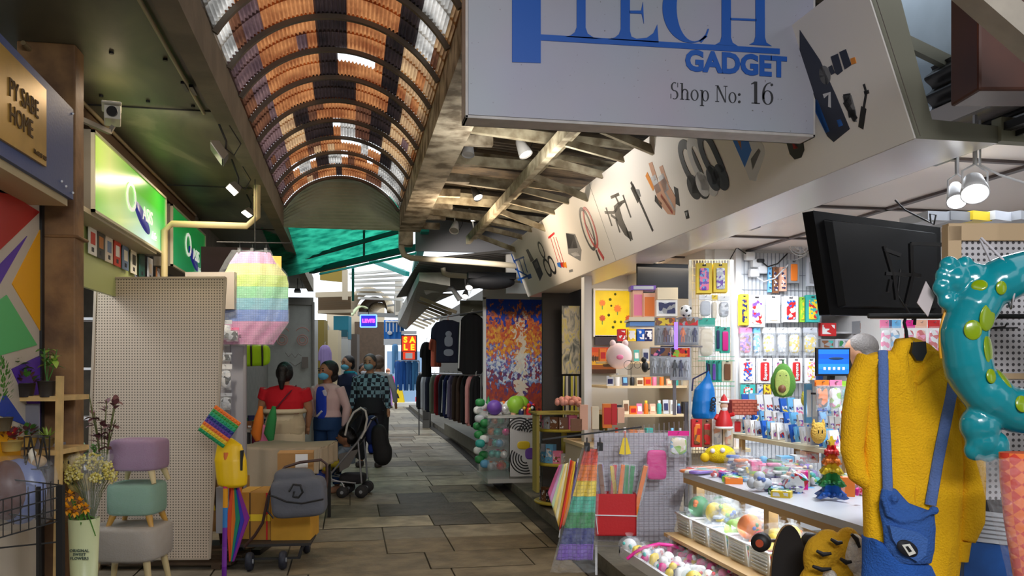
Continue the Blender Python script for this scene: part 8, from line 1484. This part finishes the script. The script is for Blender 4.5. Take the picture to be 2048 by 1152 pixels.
# pastel bubble bag
r = thing('pastel_bubble_bag', 'large pastel rainbow bubble bag in clear film hanging from clips', 'bag', P(510, 505, d=7.0), -YAW + .05); k = 7.0 / FPX; pc_ = [(226, 160, 200), (226, 160, 200), (130, 160, 230), (140, 200, 220), (150, 220, 170), (200, 226, 120), (226, 226, 150), (222, 170, 210)]
edge = [(0, -36, 30), (20, -50, 40), (45, -62, 62), (62, -68, 66), (75, -66, 66), (140, -66, 66), (160, -70, 52), (172, -70, 44), (184, -62, 36)]
def pe(t):
    for (a, l0, r0), (c, l1, r1) in zip(edge, edge[1:]):
        if a <= t <= c: u = (t - a) / (c - a); return l0 + (l1 - l0) * u, r0 + (r1 - r0) * u
    return edge[-1][1:]
for y_ in (-.03, .03): b = MB(); b.sheet(lambda u, v: ((lambda l: ((l[0] + (l[1] - l[0]) * u) * k, y_ * math.sin(PI * u) * 1.8 + .006 * math.sin(u * 25 + v * 9), -v * 184 * k))(pe(v * 184))), 24, 46); b.obj('front' if y_ < 0 else 'back', band_mat('pastel_bands', pc_, 'Z', -184 * k, 0, .3, alpha=.93, grid=.019, gcol=.8), r)
b = MB(); b.sheet(lambda u, v: ((lambda l: ((l[0] - 5 + (l[1] - l[0] + 10) * u) * k, -.075 + .01 * math.sin(u * 22 + v * 17), .01 - v * 190 * k))(pe(v * 184))), 24, 40); b.obj('film', FILM, r)
for x in (-30, -5, 22): b = MB(); b.bx((x - 3) * k, (x + 3) * k, -.02, .02, -.01, .035); b.tube([(x * k, 0, .03), (x * k, 0, .08)], .003, 5); b.obj('clip', BLACK, r)
b = MB(); q = P(510, 486, d=7.0); b.tube([q + Vector((-.3, 0, 0)), q + Vector((.3, -.05, 0))], .006, 6); b.tube([q, (q.x, q.y, 3.12)], .004, 6); tag(b.obj('hanging_rail', DARK), 'thin rail holding up the pastel bubble bag', 'rail')
r = thing('lime_bag', 'bright lime folded bag with black straps hanging below the pastel bag', 'bag', P(510, 690, d=8.0), -YAW); k = 8 / FPX; b = MB(); pillow(b, (0, 0, -20 * k), (60 * k, .12, 44 * k), .5, .5); pillow(b, (-12 * k, 0, -26 * k), (36 * k, .12, 34 * k), .6, .6); b.obj('body', mat('lime_fabric', (170, 226, 20), .6, bump=.3, bscale=14), r, fuse=.012); b = MB(); [b.tube([(x * k, .0, 12 * k), (x * k, -.066, -2 * k), ((x + 1) * k, -.07, -22 * k), (x * k, -.05, -42 * k)], .009, 6) for x in (-4, 18)]; b.tube([(0, 0, 12 * k), (0, 0, 3.12 - r.location.z)], .003, 5); b.obj('strap', BLACK, r)
# rainbow bubble mat, yellow dry bag, pride umbrella on the front post
r = thing('bubble_square', 'square rainbow bubble fidget mat tilted above the yellow bag', 'toy', P(439, 853, d=5.9), -YAW); r.rotation_euler = (0, .62, -YAW); k = 5.9 / FPX; s_ = 31 * k; b = MB(); b.bx(-s_, s_, -.008, .008, -s_, s_); b.obj('mat', band_mat('rb_sq', [(20, 150, 90), (236, 200, 40), (240, 120, 40), (90, 50, 150), (30, 50, 130), (20, 160, 110), (60, 160, 70), (240, 120, 30)], 'Z', -s_, s_, .35), r, bevel=.004); b = MB()
for i in range(8):
    for j in range(9): b.ball((-s_ + (j + .5) * s_ / 4.5, -.008, -s_ + (i + .5) * s_ / 4), s_ * .085, 0, 8, 4)
b.obj('bubbles', MATS['rb_sq'], r)
r = thing('dry_bag', 'yellow waterproof dry bag hanging below the rainbow fidget mat', 'bag', P(461, 880, d=5.95), -YAW); b = MB(); rs = []
for z, w, t, dx in [(4, 20, 6, -6), (-10, 50, 22, -2), (-40, 64, 40, 0), (-75, 62, 44, 3), (-90, 58, 44, 4), (-95, 40, 30, 4)]: rs.append([((dx + w * .5 * math.cos(a * PI / 10)) * k, t * .5 * k * math.sin(a * PI / 10), z * k) for a in range(20)])
b.rings(rs); b.obj('body', mat('drybag_yellow', (242, 196, 8), .4, bump=.12, bscale=14), r, fuse=.007); b = MB(); b.bx(24 * k, 28 * k, -.05, -.01, -60 * k, -20 * k); b.obj('printed_logo', BLACK, r)
r = thing('pride_umbrella', 'folded rainbow umbrella hanging beside the cartons', 'umbrella', P(468, 975, d=6.0), -YAW); b = MB()
for i, c in enumerate([(230, 80, 40), (240, 130, 40), (30, 140, 110), (60, 60, 190), (140, 40, 150)]): x0, x1 = -14 + i * 9, -14 + (i + 1) * 9; b = MB(); b.poly([(x0 * .3 * k, 0), (x1 * .3 * k, 0), (x1 * k, -62 * k), ((-8 + i * 2) * k, -150 * k), ((-9 + i * 1.6) * k, -150 * k), (x0 * k, -66 * k)], -.01 + .006 * (i % 2), .01 + .006 * (i % 2)); b.obj('panel', c_(*c, .6), r)
r = thing('streamer_pole', 'shiny purple and orange banded pole standing right of the pegboard', 'pole', (P(448, 1150, d=5.9).x, P(448, 1150, d=5.9).y, 0), -YAW); b = MB(); b.tube([(0, 0, 0), (.015, 0, EYE + (740 - 905) * k)], .017, 12); b.obj('pole', band_mat('pole_band', [(110, 40, 150), (130, 60, 170), (120, 50, 160), (60, 130, 200), (230, 160, 40), (210, 60, 110), (226, 120, 60)], 'Z', 0, .95, .15), r)
b = MB(); b.bx(0, .10, 0, .12, -.35, 0, 0); b.bx(.10, .13, 0, .12, -.35, 0, 1); b.bx(.13, .16, 0, .12, -.35, 0, 2); tag(b.obj('stacked_cartons', [pc('silver'), pc('red'), pc('orange')], loc=P(432, 975, d=6.5), rz=-YAW), 'white, red and orange packaging stacked left of the cartons', 'packaging')
b = MB(); b.bx(-.16, .1, 0, .3, 0, .42); b.bx(-.16, .1, -.002, 0, .17, .21, 1); tag(b.obj('carton', [CARD, pc('yellow')], loc=(P(452, 1020, d=6.9).x, P(452, 1020, d=6.9).y, .19), rz=-YAW), 'brown carton behind the rainbow umbrella', 'box')
# doodled shutter marks on the white end wall
r = thing('doodle', 'faded face drawn on the pale end wall', 'drawing', P(590, 680, Y=17.42)); k = 17.6 / FPX; dm_ = c_(190, 130, 116, .7); b = MB()
for x in (-24, 14): b.torus((x * k, 0, 0), 10 * k, .008, 20, 5); b.torus((x * k, 0, 0), 6 * k, .008, 16, 5); b.torus((x * k, 0, 10 * k), 14 * k, .008, 12, 5, 0, 'Y', .5, 2.6)
b.obj('eyes_drawn', dm_, r); b = MB(); b.tube([(x * k, 0, z * k) for x, z in [(-18, -24), (-12, -32), (-6, -26), (0, -34), (6, -26), (12, -30)]], .008, 5); b.tube([(x * k, 0, z * k) for x, z in [(-10, -42), (0, -50), (12, -42)]], .008, 5); b.obj('mouth_drawn', c_(130, 124, 116, .7), r)
b = MB(); b.bx(0, .12, 0, .01, 0, .22); tag(b.obj('notice', c_(110, 100, 90, .7), loc=P(604, 736, Y=17.40)), 'small notice on the pale end wall above the masked woman', 'notice')
# left shop corner beyond the second green sign
b = MB(); b.bx(0, .5, 0, .02, 0, .5, 0); b.bx(.55, .8, 0, .02, .12, .42, 1); tag(b.obj('lit_panel', [mat('maroon_panel', (84, 60, 60), .7), mat('amber_glow', (240, 190, 90), .5, emit=1.2)], loc=P(402, 590, Y=9.2)), 'dark panel with amber lit window beyond the green signs', 'panel')
# ================================================================== FAR END OF THE PASSAGE
gt_ = sheet_mat('green_sheet', (60, 200, 160), .75, (20, 130, 104)); tg = mat('teal_steel', (20, 150, 140), .5)
b = MB(); b.sheet(lambda u, v: (-1.0 + 1.75 * u, 9.9 + 3.4 * v, 2.90 + .42 * u * 1 + .25 * (1 - v) + .01 * math.cos(v * 150)), 6, 240); tag(b.obj('green_canopy', gt_), 'translucent green corrugated canopy beyond the arched skylight', 'canopy')
for i, (a, c, w_, m_) in enumerate([((590, 470, 11.5), (792, 448, 10.5), .03, tg), ((612, 515, 12), (800, 462, 11), .05, mat('dark_green', (16, 70, 66), .6)), ((622, 542, 13), (845, 492, 11.5), .08, mat('dark_green', (16, 70, 66), .6)), ((640, 548, 14), (840, 505, 12), .03, tg), ((742, 520, 16), (815, 548, 15), .08, tg), ((728, 450, 11), (728, 510, 12), .03, tg), ((706, 535, 16), (706, 600, 17), .05, tg), ((850, 455, 10.4), (830, 545, 14), .10, tg)]): b = MB(); b.bar(P(*a[:2], d=a[2]), P(*c[:2], d=c[2]), w_); tag(b.obj('green_beam', m_), '%s green steel member below the green canopy' % ['uppermost thin', 'dark upper', 'thick dark lower', 'bright thin lower', 'short bright right', 'slim hanging', 'slim lower hanging', 'upright'][i], 'beam')
wm = mat('far_cream', (206, 188, 160), .7); wd = mat('far_brown', (84, 66, 50), .8, var=.1); wh = mat('far_white', (226, 222, 214), .6); tgr = mat('far_grey', (140, 138, 134), .6)
b = MB()
for i in range(7): b.bar(P(700 + i * 3, 548 + i * 8, d=19), P(806, 540 + i * 10, d=18 + i * .3), .10, .05)
tag(b.obj('louvred_roof', wh), 'white louvred roof slats under the green canopy', 'roof')
b = MB()
def slantsheet(u, v): return P(636 + 66 * u, 590 + 36 * v + 4 * u, d=21 + 4 * v) + Vector((0, 0, .02 * math.cos(v * 60)))
b.sheet(slantsheet, 4, 60); tag(b.obj('corrugated_roof', mat('far_tan', (170, 140, 110), .7)), 'tan corrugated roof at the far left of the passage', 'roof')
b = MB(); b.bar(P(632, 590, d=20), P(705, 588, d=20), .12); b.bar(P(636, 624, d=22), P(706, 622, d=22), .08); b.bar(P(690, 540, d=18), P(690, 600, d=18), .12); b.bx(-.5, .3, 0, .1, 0, .5, 1) if 0 else None; tag(b.obj('far_beams', wm), 'cream beams of the far left stall roof', 'beam')
b = MB(); b.poly([((px - 640) * .0112, (560 - py) * .0112) for px, py in [(640, 535), (692, 522), (692, 565), (640, 560)]], 0, .05); tag(b.obj('far_board', mat('ochre', (150, 124, 40), .6), loc=P(640, 560, d=19), rz=-YAW), 'ochre board hanging under the green beams', 'board')
# barrel roofs
q = P(736, 622, d=27); k = 27 / FPX
for R_, dy, m_, lb in ((36, 0, wm, 'outer cream'), (26, 1.2, wd, 'inner brown'), (20, 2.2, wm, 'innermost cream')):
    b = MB(); b.sheet(lambda u, v: (R_ * k * 1.15 * math.cos(PI * u), dy + 1.2 * v + .02 * math.cos(u * 100), R_ * k * 1.25 * math.sin(PI * u)), 60, 2); tag(b.obj('barrel_roof', m_, loc=q, rz=-YAW, solid=.10), lb + ' barrel roof arch at the far end', 'roof')
b = MB(); b.sheet(lambda u, v: ((-32 + 30 * u + 14 * v) * k, -.3 - .8 * v, (-10 + 14 * u + 10 * math.sin(PI * u) - 4 * v) * k), 12, 4); tag(b.obj('domed_awning', mat('awning_pale', (206, 216, 170), .6), loc=q, rz=-YAW, solid=.04), 'pale green domed awning under the barrel roofs', 'awning')
b = MB(); b.bar(P(716, 628, d=25), P(812, 632, d=25), .12); b.bar(P(775, 612, d=25), P(812, 606, d=25), .05); b.bar(P(790, 590, d=25), P(790, 632, d=25), .05); tag(b.obj('gantry', tgr), 'pale horizontal gantry behind the blue banner', 'beam')
# far building masses
b = MB(); b.bx(-1, 1.5, 38, 38.4, 0, 4.4, 0); b.bx(.2, 1.5, 37.6, 38, 0, 3.6, 1); b.bx(-2.2, -.9, 33, 38, 0, 3.4, 2); struct(b.obj('wall_far_end', [wm, wd, tgr]))
b = MB(); b.bx(1.55, 3.05, 36.5, 36.6, .15, 2.3, 0); b.bx(1.3, 3.08, 35.0, 37.4, .0, .15, 1); tag(b.obj('far_shopfront', [mat('shopfront_blue', (150, 180, 214), .5), wh]), 'pale blue shopfront with white step behind the jeans', 'shopfront')
for i, (px, py, w, h, d, c) in enumerate([(636, 640, 12, 160, 20, (130, 110, 40)), (650, 660, 26, 198, 21, (214, 196, 160)), (676, 664, 20, 190, 22, (190, 190, 186)), (680, 700, 14, 150, 23, (150, 110, 90)), (667, 632, 30, 46, 22, (20, 120, 140)), (694, 668, 20, 176, 24, (96, 84, 74)), (790, 560, 12, 70, 24, (206, 196, 180)), (845, 690, 14, 166, 22, (110, 106, 100))]):
    k = d / FPX; b = MB(); b.bx(0, w * k, 0, .4, -h * k, 0); b.bx(.02, w * k - .02, -.01, 0, -h * k * .9, -h * k * .6, 1); tag(b.obj('stall_cabinet', [c_(*c), c_(*[int(x * .7) for x in c])], loc=P(px, py, d=d), rz=-YAW), ['ochre mesh column', 'cream cabinet', 'light grey sign box', 'brown rack', 'teal awning box', 'dark brown rack', 'pale wall strip', 'grey post'][i] + ' at the far stalls', 'stall')
garment(650, 690, 26, 70, 19, (150, 130, 180), 'lilac patterned top hanging at the far left stall', 1)
# neon jeans-brand sign
r = thing('neon_sign', 'small blue neon sign with pink glowing lettering', 'sign', P(737, 642, d=20), -YAW); k = 20 / FPX; b = MB(); b.bx(-16 * k, 16 * k, 0, .06, -12 * k, 12 * k); b.obj('panel', mat('neon_blue', (40, 40, 190), .4, emit=.8), r); b = MB(); [b.bar(a, c, .025) for a, c in (((-16 * k, 0, -12 * k), (16 * k, 0, -12 * k)), ((16 * k, 0, -12 * k), (16 * k, 0, 12 * k)), ((16 * k, 0, 12 * k), (-16 * k, 0, 12 * k)), ((-16 * k, 0, 12 * k), (-16 * k, 0, -12 * k)))]; b.obj('neon_border', mat('neon_cyan', (120, 180, 255), .4, emit=2), r); text('neon_lettering', "LEVI'S", .12, mat('neon_pink', (255, 70, 150), .4, emit=3), r, (0, -.01, 0), bold=.006); b = MB(); b.bar((0, .03, 12 * k), (0, .03, 24 * k), .02); b.obj('hanger', DARK, r)
# blue banner, SALE sign, jeans
r = thing('blue_banner', 'hanging blue and white striped banner near the sale sign', 'banner', P(788, 640, d=24), -YAW); k = 24 / FPX; b = MB(); b.sheet(lambda u, v: ((-20 + 40 * u) * k, .03 * math.sin(u * 20), -50 * v * k), 24, 6); b.obj('cloth', mat('banner_blue', (40, 120, 200), .7), r, solid=.01); b = MB(); [b.bx((-16 + i * 7) * k, (-14 + i * 7) * k, -.06, -.05, -24 * k, -6 * k) for i in range(5)]; b.bx(-20 * k, 20 * k, -.06, -.05, -50 * k, -38 * k); b.ball((-8 * k, -.05, -26 * k), (5 * k, .01, 4 * k)); b.tube([((-16 + 4 * i) * k, -.055, (-4 + (i % 2)) * k) for i in range(9)], 2.2 * k, 6); b.obj('white_print', WHITE, r)
r = thing('sale_sign', 'red sale sign with yellow letters above hanging jeans', 'sign', P(818, 695, d=22), -YAW); k = 22 / FPX; b = MB(); b.bx(-16 * k, 16 * k, 0, .05, -25 * k, 25 * k); b.obj('frame', mat('frame_dk', (50, 44, 60), .5), r); b = MB(); b.bx(-14 * k, 14 * k, -.01, 0, -8 * k, 23 * k); b.bx(-12 * k, 12 * k, -.01, 0, -24 * k, -9 * k); b.obj('red_panel', mat('sale_red', (232, 60, 26), .4, emit=.6), r); b = MB(); b.bx(-7 * k, 7 * k, -.016, -.01, -22 * k, -11 * k); b.obj('white_label', WHITE, r); b = MB(); b.bx(-15 * k, 15 * k, -.02, 0, 26 * k, 33 * k); b.obj('white_header', WHITE, r)
for t, x, z in (('S', -7, 15), ('A', 7, 15), ('L', -7, 0), ('E', 7, 0)): text('letter', t, .20, mat('sale_yellow', (255, 226, 40), .4, emit=.8), r, (x * k, -.016, z * k), bold=.01)
for i, (px, c) in enumerate([(796, (60, 110, 190)), (806, (30, 90, 170)), (818, (50, 100, 160)), (830, (60, 120, 170)), (790, (110, 170, 226))]):
    r = thing('hanging_jeans', 'pair of blue jeans, %s from left below the sale sign' % ORD[[1, 2, 3, 4, 0][i]], 'jeans', P(px, 724 if i < 4 else 690, d=22.2), -YAW + .6); k = 22 / FPX; b = MB(); pillow(b, (0, 0, -8 * k), (13 * k, .10, 20 * k), .5, .5)
    for s_ in (-1, 1): b.tube([(s_ * 3.2 * k, 0, -14 * k), (s_ * 4 * k, 0, -58 * k)], [3.6 * k, 2.6 * k], 10)
    b.obj('denim', c_(*c, .85), r, fuse=.02); b = MB(); b.bar((-6 * k, 0, 2 * k), (6 * k, 0, 2 * k), .02); b.obj('hanger', WHITE, r)
b = MB(); b.bar(P(785, 722, d=22.2), P(838, 722, d=22.2), .03); b.bar(P(838, 722, d=22.2), P(838, 722, d=22.2) - Vector((0, 0, 1.7)), .03); tag(b.obj('jeans_rail', STEEL), 'rail carrying the jeans under the sale sign', 'rail')
r = thing('floor_sign', 'yellow folding wet floor caution sign on the passage floor', 'sign', (P(796, 812, Z=0).x, P(796, 812, Z=0).y, 0), -YAW); b = MB(); k = dep(r.location) / FPX
for s_ in (-1, 1): b = MB(); b.rings([[(x, s_ * y_ , z) for x, y_, z in ring_] for ring_ in ([(-14 * k, .22, 0), (14 * k, .22, 0), (14 * k, .20, 0), (-14 * k, .20, 0)], [(-7 * k, .03, 41 * k), (7 * k, .03, 41 * k), (7 * k, .01, 41 * k), (-7 * k, .01, 41 * k)])], 0, False); b.obj('panel', mat('caution_yellow', (240, 206, 10), .45), r)
b = MB(); b.bx(-3 * k, 3 * k, -.06, -.03, 35 * k, 38 * k); b.poly([(-4 * k, 16 * k), (4 * k, 16 * k), (0, 26 * k)], -.16, -.13); b.obj('symbol', BLACK, r)
for i in range(3): b = MB(); b.bx(-.12, .12, -.12, .12, 0, .2); tag(b.obj('red_crate', pc('red'), loc=(P(812 + i * 12, 798, d=36.5).x, P(812 + i * 12, 798, d=36.5).y, .15)), 'red crate on the white step, %s from left' % ORD[i], 'crate')
# right-hand eaves, slats and upper box further along
b = MB(); b.rings([[P(796, 628, d=24), P(812, 640, d=24), P(812, 660, d=24), P(796, 650, d=24)], [P(838, 545, d=11), P(900, 545, d=11), P(900, 572, d=11), P(838, 562, d=11)]], 0, False); tag(b.obj('far_eaves', mat('eaves', (160, 158, 150), .7, var=.1)), 'long grey eaves receding on the right under the pipes', 'eaves')
for i in range(9): t = i / 8; a = P(806 + 34 * t, 640 - 44 * t, d=22 - 9 * t); b = MB(); b.bar(a, a + Vector((.55, -.1, -.22)), .06, .05); tag(b.obj('eaves_slat', wm), 'pale slanting slat under the right-hand eaves', 'slat', 'pale slats under the right-hand eaves')
b = MB(); b.bar(P(836, 612, d=16), P(888, 588, d=12.8), .28, .02); tag(b.obj('script_board', mat('script_pale', (190, 184, 172), .6)), 'pale tilted board with brown script under the eaves', 'sign'); b = MB(); b.sheet(lambda u, v: (.85 + 2.3 * u, 10.5 + 5.5 * v - .0 * u, 2.86 + .30 * u + .012 * math.cos(v * 180)), 4, 200); tag(b.obj('stall_roof', mat('stall_roof_grey', (120, 118, 116), .7)), 'grey sheet roof over the clothes stall', 'roof')
b = MB(); b.bx(2.0, 3.1, 10.9, 10.95, 2.5, 3.5); tag(b.obj('white_header', wh), 'white header above the city street painting', 'panel')
b = MB(); b.bx(-.8, 3.2, 10.6, 10.64, 2.98, 3.42, 0); tag(b.obj('grey_gable', mat('grey_sheet', (104, 104, 108), .5)), 'grey sheet closing the far end of the rusty roof', 'panel').location = (1.6, 0, 0)
b = MB(); b.ball((.05, 0, .03), (.30, .12, .10)); b.bx(-.25, .35, -.08, .08, .06, .14); tag(b.obj('hanging_bundle', mat('bundle_black', (26, 26, 30), .7), loc=P(975, 568, d=10.6)), 'black covered bundle hanging beside the far end of the fascia', 'bundle')
